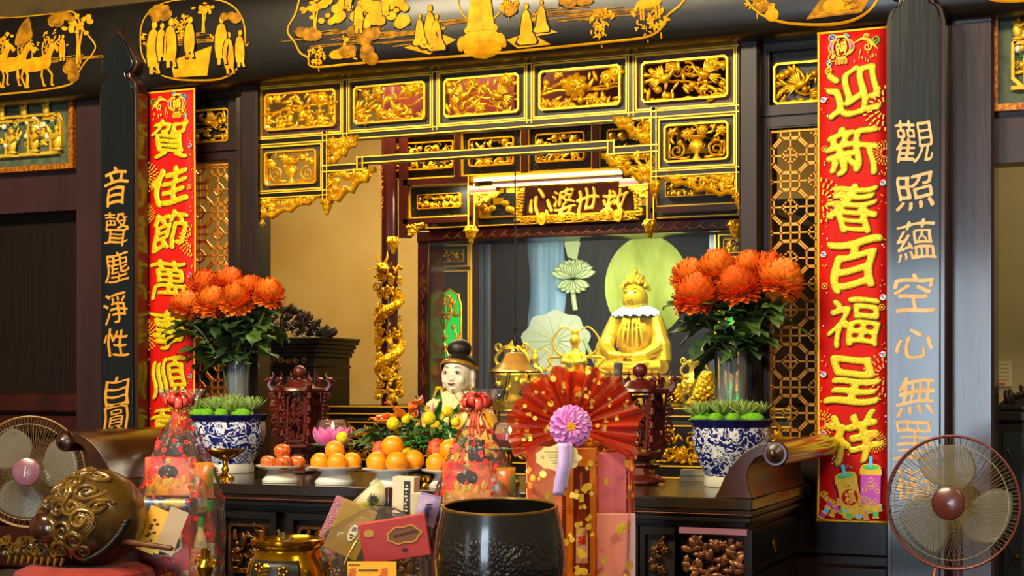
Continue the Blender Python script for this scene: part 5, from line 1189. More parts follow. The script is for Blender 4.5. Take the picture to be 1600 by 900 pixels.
def hair(u,v):
    a=2*PI*u; t=v*1.42+.0; f=max(0,-math.sin(a)); tt=t*(1-.30*f) ; r=.086
    return Vector((r*1.0*math.sin(tt)*math.cos(a),.006+r*1.08*math.sin(tt)*math.sin(a),hz+.012+r*1.08*math.cos(tt)))
b.sheet(hair,36,12,cu=True); b.ell((0,.014,hz+.118),(.056,.056,.046),None,24,14); b.build('topknot_hair',mHAIR,R,solid=.004)
b=MB()
def band(u,v):
    a=2*PI*u; f=max(0,-math.sin(a)); t=(1.42-.02)*(1-.30*f)+.10*(v-.5)*2+.04; r=.0895; return Vector((r*math.sin(t)*math.cos(a),.006+r*1.08*math.sin(t)*math.sin(a),hz+.012+r*1.08*math.cos(t)))
b.sheet(band,40,4,cu=True); b.build('gold_headband',mat('gold_band','#c8902a',.3,.6),R,solid=.004)
mINKB=mat('painted_black','#14100e',.4)
for s in (-1,1):
    b=MB(); b.ell((s*.030,-.0745,hz+.004),(.0135,.005,.0042),Matrix.Rotation(s*.35,3,'Z'),12,8); b.build('eye_white',mat('eye_white','#f2eee4',.3),R)
    b=MB(); b.ell((s*.030,-.0795,hz+.003),(.0055,.0025,.0048),None,10,8); b.tube([(s*.014,-.0795,hz+.006),(s*.03,-.082,hz+.0105),(s*.046,-.072,hz+.006)],[.0012,.0022,.0012],5); b.build('iris_and_lid',mINKB,R)
    b=MB(); b.tube([(s*.012,-.0795,hz+.026),(s*.03,-.0795,hz+.034),(s*.050,-.068,hz+.026)],[.001,.002,.0008],5); b.build('eyebrow',mINKB,R)
b=MB(); b.tube([(-.018,-.0795,hz-.047),(0,-.086,hz-.051),(.018,-.0795,hz-.047)],[.0015,.0048,.0015],6); b.build('lips',mat('dark_red_lips','#7a2018',.35),R)
mROBE=mat('yellow_satin','#ffb40a',.35,0,'#f59a04',5,3,sheen=.3)
b=MB()
def robe(u,v):
    a=2*PI*u; z=hz-.105-.38*v; w=.062+.105*min(1,v*3.2)**.6+.06*v; d=.06+.045*min(1,v*3)**.6+.05*v; f=1+.035*math.sin(a*17)*min(1,v*2.5)
    return Vector((w*f*math.cos(a),.015+d*f*math.sin(a),z-.02*abs(math.cos(a))*0))
b.sheet(robe,136,18,cu=True); b.build('robe',mROBE,R,solid=.004)
for s in (-1,1):
    b=MB(); 
    def slv(u,v,s=s):
        a=2*PI*u; c=Vector((s*(.12+.10*v-.03*v*v),.0-.08*v*v,hz-.155-.22*v)); r=.060+.035*v; r*=1+.06*math.sin(a*9)*v; return c+Vector((r*math.cos(a)*.8,r*math.sin(a)*.9,.05*math.cos(a)*-s*.3))
    b.sheet(slv,54,8,cu=True); b.build('sleeve',mROBE,R,solid=.004)
b=MB(); b.sheet(lambda u,v:Vector(((.058+.105*v)*math.cos(2*PI*u),.012+(.056+.072*v)*math.sin(2*PI*u),hz-.082-.060*v**1.2-.03*v*max(0,-math.sin(2*PI*u))+.008*math.sin(2*PI*u*15)*v)),120,6,cu=True); b.build('lace_collar',mat('cream_lace','#ead9a8',.8,0,'#d8c48c',90,2,bump=.4,bs=140,bdist=.003),R,solid=.004)
b=MB(); b.sheet(lambda u,v:Vector(((.052+.012*v)*math.cos(2*PI*u),.008+(.052+.012*v)*math.sin(2*PI*u),hz-.072-.022*v-.026*max(0,-math.sin(2*PI*u)))),40,3,cu=True); b.build('collar_band',mROBE,R,solid=.004)
b=MB()
for q in range(7): b.ell((0,-.095-.008*q,hz-.19-.03*q),.007,None,8,6)
b.build('button_row',mat('gold_button','#c8a428',.35,.5),R)
b=MB(); b.lathe([(.19,0),(.2,.02),(.17,.05),(.19,.09),(.2,.12),(0,.12)],30); b.build('seat',mat('dark_seat','#3a1a0c',.4),R)
# ================================================================ flower arrangement in front of it
fp=at(655,6.30); R=thing('flower_arrangement','low arrangement of green leaves, yellow ball flowers and orange and pink blooms','flowers',fp); rng=random.Random(12)
b=MB(); b.lathe([(0,0),(.07,0),(.075,.01),(.05,.04),(.08,.09),(.085,.12),(.078,.12),(0,.09)],26); b.build('bowl',mat('dark_bowl','#20180e',.4),R)
mVAR=mat('variegated_leaf','#2f6a22',.45,0,'#d8d890',18,1,.55,.62,stretch=(1,1,1)); mSPR=mat('sprig_green','#3f8a24',.6,0,'#2c6418',20,3)
lp=lambda px,py,dy=0:(lambda q:Vector((q.x-fp[0],q.y-fp[1],q.z-fp[2])))(P(px,py,fp[1]+dy))
for i in range(40):
    b=MB(); c=lp(rng.uniform(596,708),rng.uniform(670,700),rng.uniform(-.08,.05)); a=rng.uniform(0,2*PI); leaf_sheet(b,c,(math.cos(a),.6*math.sin(a)-.2,rng.uniform(-.2,.75)),rng.uniform(.10,.17),rng.uniform(.012,.018),rng,rng.uniform(.3,1),False,10); b.v=[(x,y,max(z,.008)) for x,y,z in b.v]; b.build('leaf',mVAR if i%2 else mLEAF2,R)
for px,py,dx in ((668,640,-.05),(684,630,.02),(700,650,.10),(704,690,.2)):
    b=MB(); c=lp(px,py+28,-.04); leaf_sheet(b,c,(dx*3,-.1,.9),.15,.020,rng,.25,False,10); b.build('leaf',mVAR,R)
b=MB()
for i in range(330):
    c=lp(rng.gauss(672,18),rng.gauss(684,9),rng.uniform(-.1,.04)); b.ell(c,(.012,.006,.007),Matrix.Rotation(rng.uniform(0,6),3,'Z')@Matrix.Rotation(rng.uniform(0,6),3,'X'),5,4)
b.build('fine_sprigs',mSPR,R)
mYB=mat('yellow_ball_flower','#f2e010',.8,0,'#d8b808',70,2,bump=.8,bs=120,bdist=.006)
for px,py,r in ((535,684,.029),(614,662,.031),(671,654,.031),(644,650,.026),(634,656,.02),(636,705,.028),(700,643,.026),(712,660,.022)):
    c=lp(px,py,-.07 if px!=644 else .02); b=MB(); b.ell(c,r,None,18,12); o=b.build('ball_flower',mYB,R)
    b=MB(); b.tube([c,c*.5+Vector((0,0,.06)),Vector((0,0,.1))],[.003]*3,5); b.build('stalk',mSTK,R)
mANT=mat('orange_red_spathe','#f0501c',.3,0,'#f88a20',6,2,coat=.4)
for px,py,d,l in ((606,655,(-.6,-.3,.6),.11),(622,645,(-.2,-.3,.8),.12),(636,636,(.3,-.2,.8),.10),(612,640,(-.9,-.1,.35),.10)):
    b=MB(); leaf_sheet(b,lp(px+8,py+14,-.05),d,l,.035,rng,.6,False,10); b.build('orange_bloom',mANT,R,solid=.002)
mPNK=mat('pink_ginger','#f0a0a0',.5,0,'#e07088',14,2)
for px,py,k in ((655,634,.9),(684,624,.7),(679,640,.6)):
    b=MB(); c=lp(px,py,-.03)
    for i in range(22): a=i*2.4; t=i/22; b.ell(c+Vector((.022*k*(1-t*.6)*math.cos(a),.022*k*(1-t*.6)*math.sin(a),(.06*t-.03)*k*1.3)),(.009*k,.006*k,.02*k),Matrix.Rotation(a,3,'Z')@Matrix.Rotation(.4,3,'Y'),6,5)
    b.build('pink_bloom',mPNK,R); b=MB(); b.tube([c,lp(660,700,0)],[.005,.004],5); b.build('stalk',mSTK,R)
mRFR=mat('coral_dragon_fruit','#e8483c',.5,0,'#f06a30',8,3)
for px,py,r,l in ((594,704,.036,'pink-red fruit half hidden behind the large oranges'),(682,702,.040,'wrinkled orange-red fruit under the leaves beside the cellophane hamper')):
    Y=6.20; p=P(px,py,Y); b=MB(); b.ell((0,0,0),(r,r,r*1.25),None,16,12)
    for i in range(14): a=i*2.4; t=-.8+1.6*i/14; s=math.sqrt(1-t*t); b.ell((r*s*math.cos(a),r*s*math.sin(a),r*1.25*t),(r*.3,r*.12,r*.4),Matrix.Rotation(a+1.57,3,'Z')@Matrix.Rotation(.3,3,'X'),6,5)
    p.z=TZ+r*1.25; q=P(px,py,Y); R2=thing('red_fruit',l,'fruit',(q.x,q.y,TZ)); o=b.build('flesh',mRFR,R2); o.location=(0,0,q.z-TZ); b=MB(); b.lathe([(.04,0),(.04,.008),(.012,.02),(.012,q.z-TZ-r*1.2),(.03,q.z-TZ-r*1.05)],16); b.build('stand',mBRASS,R2)
# yellow finger citron, books
p=at(1013,6.86); R=thing('finger_citron','bright yellow fingered citron on a small brass dish behind the lantern foot','fruit',p)
b=MB(); b.lathe([(0,0),(.04,0),(.03,.02),(.03,.05),(.06,.07),(.062,.074),(0,.066)],18); b.build('dish',mBRASS,R)
b=MB(); b.ell((0,0,.105),(.036,.032,.042),None,12,8)
for i in range(7): a=i*.9; b.tube([(.015*math.cos(a),.015*math.sin(a),.12),(.03*math.cos(a),.03*math.sin(a),.15),(.02*math.cos(a),.02*math.sin(a),.175)],[.012,.010,.005],6)
fused('flesh',b,mat('citron_yellow','#f2cc14',.5,bump=.3,bs=80,bdist=.003),R,.005,2)
for i,(c_,l) in enumerate((('#c8b060','thin tan booklet lowest under another behind the blue planter'),('#d8c478','yellowed booklet on top of the tan one behind the blue planter'))):
    p=P(1087,750,6.90); b=MB(); b.box((0,0,.012),(.13,.09,.022)); b.k=1; b.box((0,0,.024),(.134,.094,.003)); b.box((0,0,.0015),(.134,.094,.003)); o=b.build('booklet',[mat('pages%d'%i,'#e0d6b8',.8),mat('cover%d'%i,c_,.6)],loc=(p.x,6.90,TZ+.0265*i),rz=.15*i); tag(o,l,'book','booklets behind the planter')
# ================================================================ hanging lamp
HY=7.62; hp_=P(805,548,HY); R=thing('hanging_lamp','hanging amber glass canopy lamp on a black cord over a gold-rimmed glass bowl','lamp',(hp_.x,HY,hp_.z)); z0=0
b=MB(); b.tube([(0,0,.02),(0,0,4.2-hp_.z)],.004,6); b.ell((0,0,.05),(.012,.012,.03),None,8,6); b.ell((0,0,.12),(.010,.010,.02),None,8,6); b.build('cord',mINKB,R)
b=MB(); b.lathe([(.012,.0),(.035,-.004),(.052,-.012),(.062,-.035),(.075,-.06),(.10,-.085),(.136,-.108),(.142,-.114),(.134,-.117),(.095,-.100),(.068,-.07),(.05,-.03),(.02,-.012)],40,caps=False); b.build('canopy',sheer('amber_glass','#f0bc60',.62,.15,.06,transl=True),R)
b=MB(); b.lathe([(.138,-.108),(.146,-.113),(.142,-.120),(.134,-.117),(.138,-.108)],40,caps=False); b.lathe([(.0,.014),(.02,.010),(.036,-.002),(.03,-.008)],20); b.build('brass_rim',mBRASS,R)
zb3=PZ(800,628,HY)-hp_.z
for k in range(3):
    a=2*PI*k/3+.5; b=MB(); A=Vector((.045*math.cos(a),.045*math.sin(a),-.05)); B_=Vector((.115*math.cos(a),.115*math.sin(a),zb3))
    n=26
    for q in range(n):
        p=A+(B_-A)*(q+.5)/n; t=(B_-A).normalized(); s=t.cross(Vector((0,1,0))).normalized() if q%2 else Vector((0,1,0)); L=(B_-A).length/n*.66
        b.tube([p+t*L*math.cos(x)+s*.0045*math.sin(x) for x in [2*PI*i/8 for i in range(8)]],.0014,4,closed=True)
    b.build('chain',mINKB,R)
b=MB(); b.lathe([(.108,zb3+.012),(.122,zb3+.012),(.124,zb3),(.118,zb3-.03),(.122,zb3-.045),(.110,zb3-.045),(.108,zb3+.012)],40,caps=False); b.build('gold_rim',mat('chased_gilt','#b8963c',.3,.7,'#7a5c14',60,3,bump=.5,bs=70,bdist=.004),R)
b=MB(); b.lathe([(.112,zb3-.03),(.114,zb3-.10),(.112,zb3-.2),(.09,zb3-.24),(0,zb3-.25)],36); b.build('glass_bowl',sheer('smoky_glass','#a8a898',.14,.04,.25),R)
# ================================================================ old cabinets
mCAB=mat('black_cabinet_wood','#14110f',.4,0,'#221c18',7,5,stretch=(1,1,.2),coat=.2,spec=.35); mCABR=mat('carved_dark_wood','#2a1a10',.45,0,'#171009',12,4)
CY_=8.9; cx1=PX(492,CY_); cx0=cx1-1.05; ct=PZ(492,527,CY_); R=thing('carved_cabinet','dark carved cabinet with a leafy crest standing against the ochre wall','cabinet',((cx0+cx1)/2,CY_+.24,0))
b=MB(); b.bx(cx0,cx1,CY_,CY_+.48,.02,ct-.13); 
for q,(e,z0,z1) in enumerate(((.02,.13,.10),(.035,.10,.075),(.05,.075,.045),(.075,.045,.018),(.085,.018,0))): b.bx(cx0-e,cx1+e,CY_-e,CY_+.48,ct-z0,ct-z1)
b.bx(cx0-.03,cx1+.03,CY_-.03,CY_+.5,0,.1); b.bx(cx0-.012,cx1+.012,CY_-.012,CY_+.48,ct-.20,ct-.185); b.build('body',mCAB,R,world=True,bevel=.005)
b=MB(); b.ring(chamfer(cx1+.0,cx1+.01,0,1,.0001),chamfer(cx1+.002,cx1+.008,.1,.9,.0001),CY_+.05,CY_+.06); 
b=MB(); z1=ct-.26; b.bx(cx0+.06,cx1-.06,CY_-.014,CY_,.2,z1); b.k=1; b.bx(cx0+.11,cx1-.11,CY_-.018,CY_-.01,.3,z1-.06); b.build('door',[mat('blue_black_lacquer','#23262e',.3,coat=.4),mat('faded_red_panel','#5a3a30',.5,0,'#3d2a26',5,4)],R,world=True,bevel=.004)
b=MB(); b.bx(cx1,cx1+.012,CY_+.06,CY_+.42,.2,ct-.27); b.build('side_panel',mCAB,R,world=True,bevel=.006)
g=MB(); rng=random.Random(6)
for q in range(16): c_scroll(g,cx0+.08+(cx1-cx0-.16)*q/15,ct-.155,.024,CY_-.006,(-1)**q,q,.2)
for q in range(5): c_figure(g,cx1-.14-.17*q,z1-.27,.16,CY_-.025,rng)
g.build('carving',mat('gold_brown_figures','#9a6a3a',.5,.2,'#5c3a1c',9,3),R,world=True)
g=MB(); xc=(cx0+cx1)/2+.12
for q in range(130):
    t=rng.uniform(-1,1); h=.27*(1-abs(t))**.8*rng.random()**.7; c_leaf(g,xc+t*.52,ct+.01+h,.10,math.atan2(.6,t+.001)+rng.uniform(-.7,.7),CY_+.06,rng)
for q in range(14): t=rng.uniform(-.8,.8); c_scroll(g,xc+t*.5,ct+.03+.18*(1-abs(t))*rng.random(),.035,CY_+.04,rng.choice((-1,1)),rng.uniform(0,6),.22)
g.build('leafy_crest',mCABR,R,world=True,smooth=60)
CY2=7.75; x0=PX(1556,CY2); R=thing('crested_cabinet','blue-black cabinet with a carved stepped crest behind the round fan','cabinet',(x0+.7,CY2+.2,0)); zt2=PZ(1575,652,CY2)
b=MB(); b.bx(x0,x0+1.4,CY2,CY2+.45,0,zt2); b.bx(x0-.004,x0+1.44,CY2-.03,CY2+.45,zt2-.02,zt2+.03); b.bx(x0,x0+1.4,CY2-.02,CY2+.4,zt2+.03,zt2+.06); b.build('body',mCAB,R,world=True,bevel=.008)
b=MB(); pts=[(x0,zt2+.06)]
for i in range(12): t=i/11; pts.append((x0+.02+.5*t,zt2+.07+.30*t**1.3+.025*abs(math.sin(i*1.7))))
pts+=[(x0+1.0,zt2+.37),(x0+1.4,zt2+.06)]; b.prism(pts[::-1],CY2+.02,CY2+.10)
for q in range(26): c_leaf(b,x0+.05+.02*q,zt2+.09+.30*(q/26)**1.3,.09,rng.uniform(0,3),CY2+.02,rng)
b.build('carved_crest',mCABR,R,world=True)
b=MB(); xs_=x0+.035; b.bx(xs_,xs_+.6,CY2-.02,CY2,.2,zt2-.07); b.tube([(xs_+.03+.012*math.sin(q*1.05),CY2-.022,.3+(zt2-.45)*q/40) for q in range(41)],.008,6); b.build('door',mat('slate_door','#252c34',.35,coat=.3),R,world=True,bevel=.006)
b=MB(); b.ell((x0+.10,CY2-.03,PZ(1573,868,CY2)),.012,None,8,6); b.tube([(x0+.10+.016*math.sin(a),CY2-.035,PZ(1573,868,CY2)-.02+.018*math.cos(a)) for a in [2*PI*i/12 for i in range(12)]],.003,5,closed=True); b.build('ring_pull',mBRASS,R,world=True)
Y=8.99; b=MB(); p=P(1568,584,Y); b.bx(p.x-.055,p.x+.045,Y-.003,Y,p.z-.07,p.z+.07); b.k=1
for q in range(5): b.bx(p.x-.04,p.x+.03,Y-.004,Y-.002,p.z+.05-.022*q,p.z+.056-.022*q)
b.k=2; b.bx(p.x-.05,p.x+.01,Y-.004,Y-.002,p.z-.065,p.z-.05); o=b.build('paper_notice',[mat('notice_paper','#cfc4a2',.8),mat('faint_print','#a89c78',.8),mat('red_print','#c05030',.8)],loc=(p.x,Y,p.z),world=True,smooth=0); tag(o,'small pale paper notice stuck on the side-room wall over the cabinet crest','notice')
# gold framed story panels high on the wing walls
def story(px0,px1,z0,z1,label,open_):
    Y=7.05; x0,x1=PX(px0,Y),PX(px1,Y); R=thing('story_panel',label,'carved panel',((x0+x1)/2,Y,z0)); b=MB(); b.ring(chamfer(x0,x1,z0,z1,.0005),chamfer(x0+.03,x1-.03,z0+.03,z1-.03,.0005),Y-.03,Y+.03); rng=random.Random(px0)
    b.build('frame',mat('carved_orange_gilt','#d8860c',.4,.3,'#8a3c08',60,3,bump=.5,bs=60,bdist=.004),R,world=True)
    b=MB(); b.bx(x0+.03,x1-.03,Y+.005,Y+.03,z0+.03,z1-.03); b.build('backing',mat('grey_green_board','#5c6448',.6,0,'#3c4a34',20,3),R,world=True)
    g=MB(); c=(x0+.085,x1-.085,z0+.085,z1-.085); g.ring(chamfer(*c,.05),chamfer(c[0]+.014,c[1]-.014,c[2]+.014,c[3]-.014,.045),Y-.025,Y+.01)
    U=rng.uniform
    for i in range(int((x1-x0)*150)):
        x=U(c[0]+.02,c[1]-.02); z=U(c[2]+.16*(z1-z0),c[3]-.02); q=rng.random(); g.k=(0,0,0,1)[i%4] if q<.8 else 2
        if q<.35: c_flower(g,x,z,.022,Y-.005,rng,6,1)
        elif q<.75: c_leaf(g,x,z,.06,U(0,6),Y-.004,rng)
        else: g.ell((x,Y-.008,z),.018,None,7,5)
    g.k=0
    for q in range(max(2,int((x1-x0)/.16))):   # pavilion posts, roofs and little figures
        x=c[0]+.06+.16*q
        g.bx(x-.008,x+.008,Y-.02,Y,c[2]+.02,c[2]+(c[3]-c[2])*(.9 if q%2 else .6)); g.bx(x-.05,x+.05,Y-.025,Y,c[2]+.20,c[2]+.215); c_figure(g,x+.05,c[2]+.02,.15,Y-.008,rng); c_figure(g,x-.03,c[2]+.22,.12,Y-.008,rng); g.bx(x-.06,x+.06,Y-.03,Y,c[2]+.002,c[2]+.02)
    g.build('carving',[mat('story_gold','#f6cc3a',.35,.35,'#e0a820',12,3),mat('story_green','#2c5a34',.5),mat('story_white','#e8e4c8',.5)],R,world=True,smooth=60)
z0=(PZ(0,272,7.05)+PZ(118,263,7.05))/2; z1=(PZ(0,160,7.05)+PZ(118,152,7.05))/2
story(-150,119,z0,z1,'wide gold carved story panel in an orange gilt frame under the horse painting',0)
story(1549,1760,PZ(1575,174,7.05),PZ(1575,21,7.05),'gold carved story panel high over the side-room opening',1)
# ================================================================ offering table in front (below the picture edge)
FZ=.80
R=thing('offering_table','low dark offering table along the bottom edge holding the hampers and bronze bowl','offering table',(-2.4,4.6,0))
b=MB(); b.bx(-4.6,-.6,3.75,5.28,FZ-.04,FZ); b.build('tabletop',mBLACK,R,world=True,bevel=.006)
b=MB(); b.bx(-4.5,-.7,3.85,5.2,FZ-.2,FZ-.04); b.build('apron',mBLACK,R,world=True)
for x in (-4.45,-.75):
    for y in (3.9,5.15): b=MB(); b.cham(x-.04,x+.04,y-.04,y+.04,0,FZ-.2,.008); b.build('leg',mBLACK,R,world=True)
def fat(px,Y): p=P(px,600,Y); return (p.x,Y,FZ+.0015)
# ---------------------------------------------------------------- singing bowl
bl=fat(782,4.34); R=thing('singing_bowl','large black-brown hammered bronze bowl gong with a brass-edged rim','bowl gong',bl); k=4.34/.9165/FPX
m=mat('hammered_bronze','#14100d',.3,.2,'#1e1610',6,4,coat=1.0)
N=m.node_tree.nodes;L_=m.node_tree.links; v=N.new('ShaderNodeTexVoronoi'); v.inputs['Scale'].default_value=75; tc=N.new('ShaderNodeTexCoord'); L_.new(tc.outputs['Object'],v.inputs['Vector'])
sx=N.new('ShaderNodeSeparateXYZ'); L_.new(tc.outputs['Object'],sx.inputs[0]); mr=N.new('ShaderNodeMapRange'); mr.inputs[1].default_value=.36; mr.inputs[2].default_value=.33; L_.new(sx.outputs['Z'],mr.inputs[0])
mr2=N.new('ShaderNodeMapRange'); mr2.inputs[1].default_value=.18; mr2.inputs[2].default_value=.21; L_.new(sx.outputs['Z'],mr2.inputs[0])
mm=N.new('ShaderNodeMath'); mm.operation='MULTIPLY'; L_.new(mr.outputs[0],mm.inputs[0]); L_.new(mr2.outputs[0],mm.inputs[1])
bu=N.new('ShaderNodeBump'); bu.inputs['Distance'].default_value=.006; L_.new(mm.outputs[0],bu.inputs['Strength']); L_.new(v.outputs['Distance'],bu.inputs['Height']); L_.new(bu.outputs[0],N['Principled BSDF'].inputs['Normal'])
b=MB(); b.lathe([(0,.06),(.10,.062),(.15,.09),(.185,.15),(.200,.22),(.202,.28),(.194,.35),(.182,.40),(.177,.422),(.170,.424),(.173,.40),(.186,.34),(.19,.26),(.175,.15),(.12,.085),(0,.08)],72); o=b.build('body',m,R); o.rotation_euler=(math.radians(3.5),math.radians(1.2),0)
b=MB(); b.lathe([(.178,.4215),(.1785,.4265),(.1755,.429),(.170,.4285),(.169,.424)],72,caps=False); o=b.build('brass_rim',mat('worn_brass_edge','#a88030',.3,.8),R); o.rotation_euler=(math.radians(3.5),math.radians(1.2),0)
b=MB(); b.lathe([(.12,0),(.17,.01),(.185,.04),(.17,.07),(.12,.08),(.08,.06),(.08,.02),(.12,0)],40,caps=False); b.build('ring_cushion',mat('red_cushion','#8a1f14',.9,sheen=.4),R)
# ---------------------------------------------------------------- brass censer
cl=fat(450,4.42); R=thing('incense_censer','round polished brass censer with black relief panels and incense stubs in its ash','censer',cl); 
b=MB(); b.lathe([(0,0),(.085,0),(.09,.02),(.075,.045),(.10,.07),(.133,.12),(.139,.16),(.130,.205),(.108,.235),(.106,.25),(.118,.262),(.122,.27),(.122,.283),(.114,.286),(.104,.272),(.10,.25)],56,caps=False); b.build('body',mat('shiny_brass','#d89a14',.16,.95,'#b8780c',7,3),R)
def crr(z):
    T_=((.07,.10),(.12,.133),(.16,.139),(.205,.130),(.235,.108))
    for (za,ra),(zb_2,rb_2) in zip(T_,T_[1:]):
        if z<=zb_2: return ra+(rb_2-ra)*(z-za)/(zb_2-za)
    return .108
for q in range(3):
    a0=-1.40+(0,2.1,4.2)[q]; b=MB(); 
    def pf(u,v,a0=a0):
        a=a0+(u-.5)*1.35; z=.08+.142*v; rr=crr(z); return Vector((rr*1.012*math.cos(a),rr*1.012*math.sin(a),z))
    b.sheet(pf,18,8); pn=b.build('relief_panel',mat('black_relief_ground','#191511',.45),R,solid=.003)
    b=MB(); rng=random.Random(q)
    if q==0:
        # raised character and cloud flower
        g=MB(); brush(g,'佛',-.035,0,.05,.055,-.004,0,cover=(.3,.5,1.3),N=48,blur=1.2); 
        vs=[]
        for (x,y,z) in g.v:
            zz_=.186+z; rr=crr(zz_); a=a0+x/.139; vs.append(((rr*1.025-y)*math.cos(a),(rr*1.025-y)*math.sin(a),zz_))
        b.add(vs,g.f)
    for t in ((.035,.19),(.03,.125),(-.04,.12),(-.055,.2)) if q==0 else ((-.03,.19),(.03,.18),(0,.13)):
        a=a0+t[0]/.139; rr=crr(t[1])
        for kx in range(5):
            A=2*PI*kx/5; b.ell((rr*1.03*math.cos(a+.10*math.cos(A)),rr*1.03*math.sin(a+.10*math.cos(A)),t[1]+.012*math.sin(A)),(.008,.008,.007),None,7,5)
    b.build('raised_ornament',mBRASS,pn,smooth=50)
b=MB(); b.lathe([(.105,.255),(.06,.268),(.02,.276),(0,.276)],30,fn=lambda a,z:1+.03*math.cos(5*a)); b.build('ash',mat('incense_ash','#a8946a',.95,0,'#8c7a54',30,3),R)
for q in range(7):
    a=q*2.1; b=MB(); b.tube([(-.01+.010*math.cos(a),.01*math.sin(a),.265),(-.014+.028*math.cos(a),.02*math.sin(a),.29+.012*(q%3))],[.006,.005],6); b.build('incense_stub',mat('burnt_incense','#8a6a34',.8,0,'#4a3c22',20,2),R)
# ---------------------------------------------------------------- wooden fish on a red cushion
fx=fat(132,4.62); KZ=.135
b=MB(); b.lathe([(0,0),(.21,0),(.245,.03),(.258,.07),(.245,.11),(.19,.135),(.1,.13),(0,.125)],48,fn=lambda a,z:1+.012*math.cos(18*a)); o=b.build('cushion',mat('red_silk_cushion','#98220f',.8,0,'#7a180a',12,3,sheen=.08,bump=.3,bs=60,bdist=.004),loc=fx); tag(o,'round red silk cushion under the carved wooden fish','cushion')
WF=thing('wooden_fish','big carved brown wooden fish drum with scrolls and scales on a red cushion','wooden fish',(fx[0],fx[1],FZ+KZ+.001))
mFISH=mat('polished_brown_bronze','#5c400f',.3,.25,'#2e1e08',6,4,coat=.35)
AX=Vector((.917,0,.36)).normalized(); FC=Vector((.066,0,.176))        # body axis leans up towards its round end
b=MB(); M=Matrix.Rotation(.0,3,'Y')
def fishpt(a,t):
    # surface of a tear-drop body: t along the axis, a round it
    s=-.315+.485*t; r=math.sqrt(max(0,.176**2-s*s*1.0719)) if s>0 else .176*max(0,1-(abs(s)/.317)**1.7)**.72
    e1=Vector((-AX.z,0,AX.x)); e2=Vector((0,-1,0)); return FC+AX*s+e1*(r*math.cos(a))+e2*(r*math.sin(a)*.97)
b.sheet(lambda u,v:fishpt(2*PI*u,v),48,28,cu=True)
bd=b.build('body',mFISH,WF,smooth=80)
def onsurf(b,pts,rad,lift=.9):
    b.tube([fishpt(a,t)+(fishpt(a,t)-(FC+AX*(-.315+.485*t))).normalized()*rad[i]*.3 for i,(a,t) in enumerate(pts)],rad,6)
b=MB(); rng=random.Random(9)
for (a0,t0,s,d) in ((.55,.52,.24,1),(.95,.62,.22,-1),(1.55,.40,.26,1),(1.75,.56,.24,-1),(.35,.74,.2,1),(1.2,.30,.22,-1),(.75,.34,.2,1),(2.1,.44,.26,1),(1.35,.70,.2,1),(.2,.42,.2,-1),(2.3,.62,.22,-1),(.05,.58,.18,1),(1.9,.26,.2,1),(1.0,.47,.16,-1),(.5,.86,.2,1),(1.05,.82,.24,-1),(1.5,.88,.2,1),(1.65,.74,.24,1),(.75,.70,.18,-1),(2.0,.62,.22,-1),(.15,.7,.18,1),(-.3,.6,.2,-1),(1.25,.58,.2,1)):
    pts=[(p[0]+a0,max(.08,min(.95,t0+p[2]*.42))) for p in spiral((0,0),s,1.7,26,rng.uniform(0,6),d)]; onsurf(b,pts,[.011*(1-.4*i/26) for i in range(27)])
for q in range(7):
    a=.1+.34*q; onsurf(b,[(a,.12+.03*(q%2)),(a+.12,.25),(a-.05,.36)],[.010,.009,.004])
for q in range(14): onsurf(b,[(1.0+.07*q,.93-.008*q),(1.2+.06*q,.76),(1.55+.05*q,.6),(1.75+.04*q,.45)],[.003,.006,.006,.003])
b.build('scroll_carving',mat('scroll_highlight_wood','#8a6420',.28,.3,'#4c340e',9,3,coat=.35),WF,smooth=60)
b=MB()
for i in range(6):
    for j in range(9):
        p=fishpt(.62+.075*i,.42+.034*j+.017*(i%2)); b.ell(p,(.011,.011,.007),None,6,4)
b.build('scales',mFISH,WF)
b=MB(); e=fishpt(1.45,.36); b.ell(e+Vector((0,.02,0)),(.075,.055,.06),None,20,14); b.build('round_boss',mat('dark_polished_boss','#3a1c0e',.2,.1,coat=.6),WF)
b=MB(); 
for q in range(22):
    t=.60+.36*q/21; p=fishpt(2.55-.0*q,t); b.ell(p,(.018,.030,.012),Matrix.Rotation(-.7,3,'Y'),8,5)
b.build('mouth_slit',mat('black_slit','#0c0805',.6),WF)
b=MB(); rng=random.Random(14)    # dragon-head handle at the low end
hb=Vector((-.19,-.06,.05))
b.ell(hb,(.085,.06,.05),None,14,10); b.ell(hb+Vector((-.08,-.01,-.012)),(.05,.042,.03),None,12,8); b.ell(hb+Vector((.1,0,.0)),(.09,.06,.055),None,12,8)
for q in range(16):
    a=rng.uniform(0,6); p=hb+Vector((rng.uniform(-.12,.19),rng.uniform(-.06,.0),rng.uniform(-.015,.055))); b.ell(p,(.02,.02,.018),None,7,5)
fused('dragon_head',b,mFISH,WF,.006,1)
b=MB()
for q in range(12):
    c=hb+Vector((-.10+.028*q,-.066+.006*(q%3),.02+.02*math.sin(q*1.9))); b.tube([(p[0]+c.x,c.y,p[2]+c.z) for p in spiral((0,0),.022,1.4,14,q,(-1)**q)],[.006]*15,5)
for q in range(9): b.tube([hb+Vector((-.05+.03*q,-.06,-.02)),hb+Vector((-.05+.03*q,-.075,-.045))],[.009,.003],5)
b.build('curled_mane',mat('scroll_highlight_wood2','#7c5818',.3,.3,'#4c340e',9,3),WF)
p0,p1=P(192,846,4.58),P(269,857,4.52); R=thing('wooden_mallet','thin brown wooden stick jutting out beside the wooden fish','mallet',(p0.x,4.58,p0.z)); b=MB(); d=(p1-p0)
b.tube([(0,0,0),d*.98,d],[.011,.010,.007],12); b.build('shaft',mat('brown_dowel','#6a3a22',.45,0,'#54301a',14,3),R)
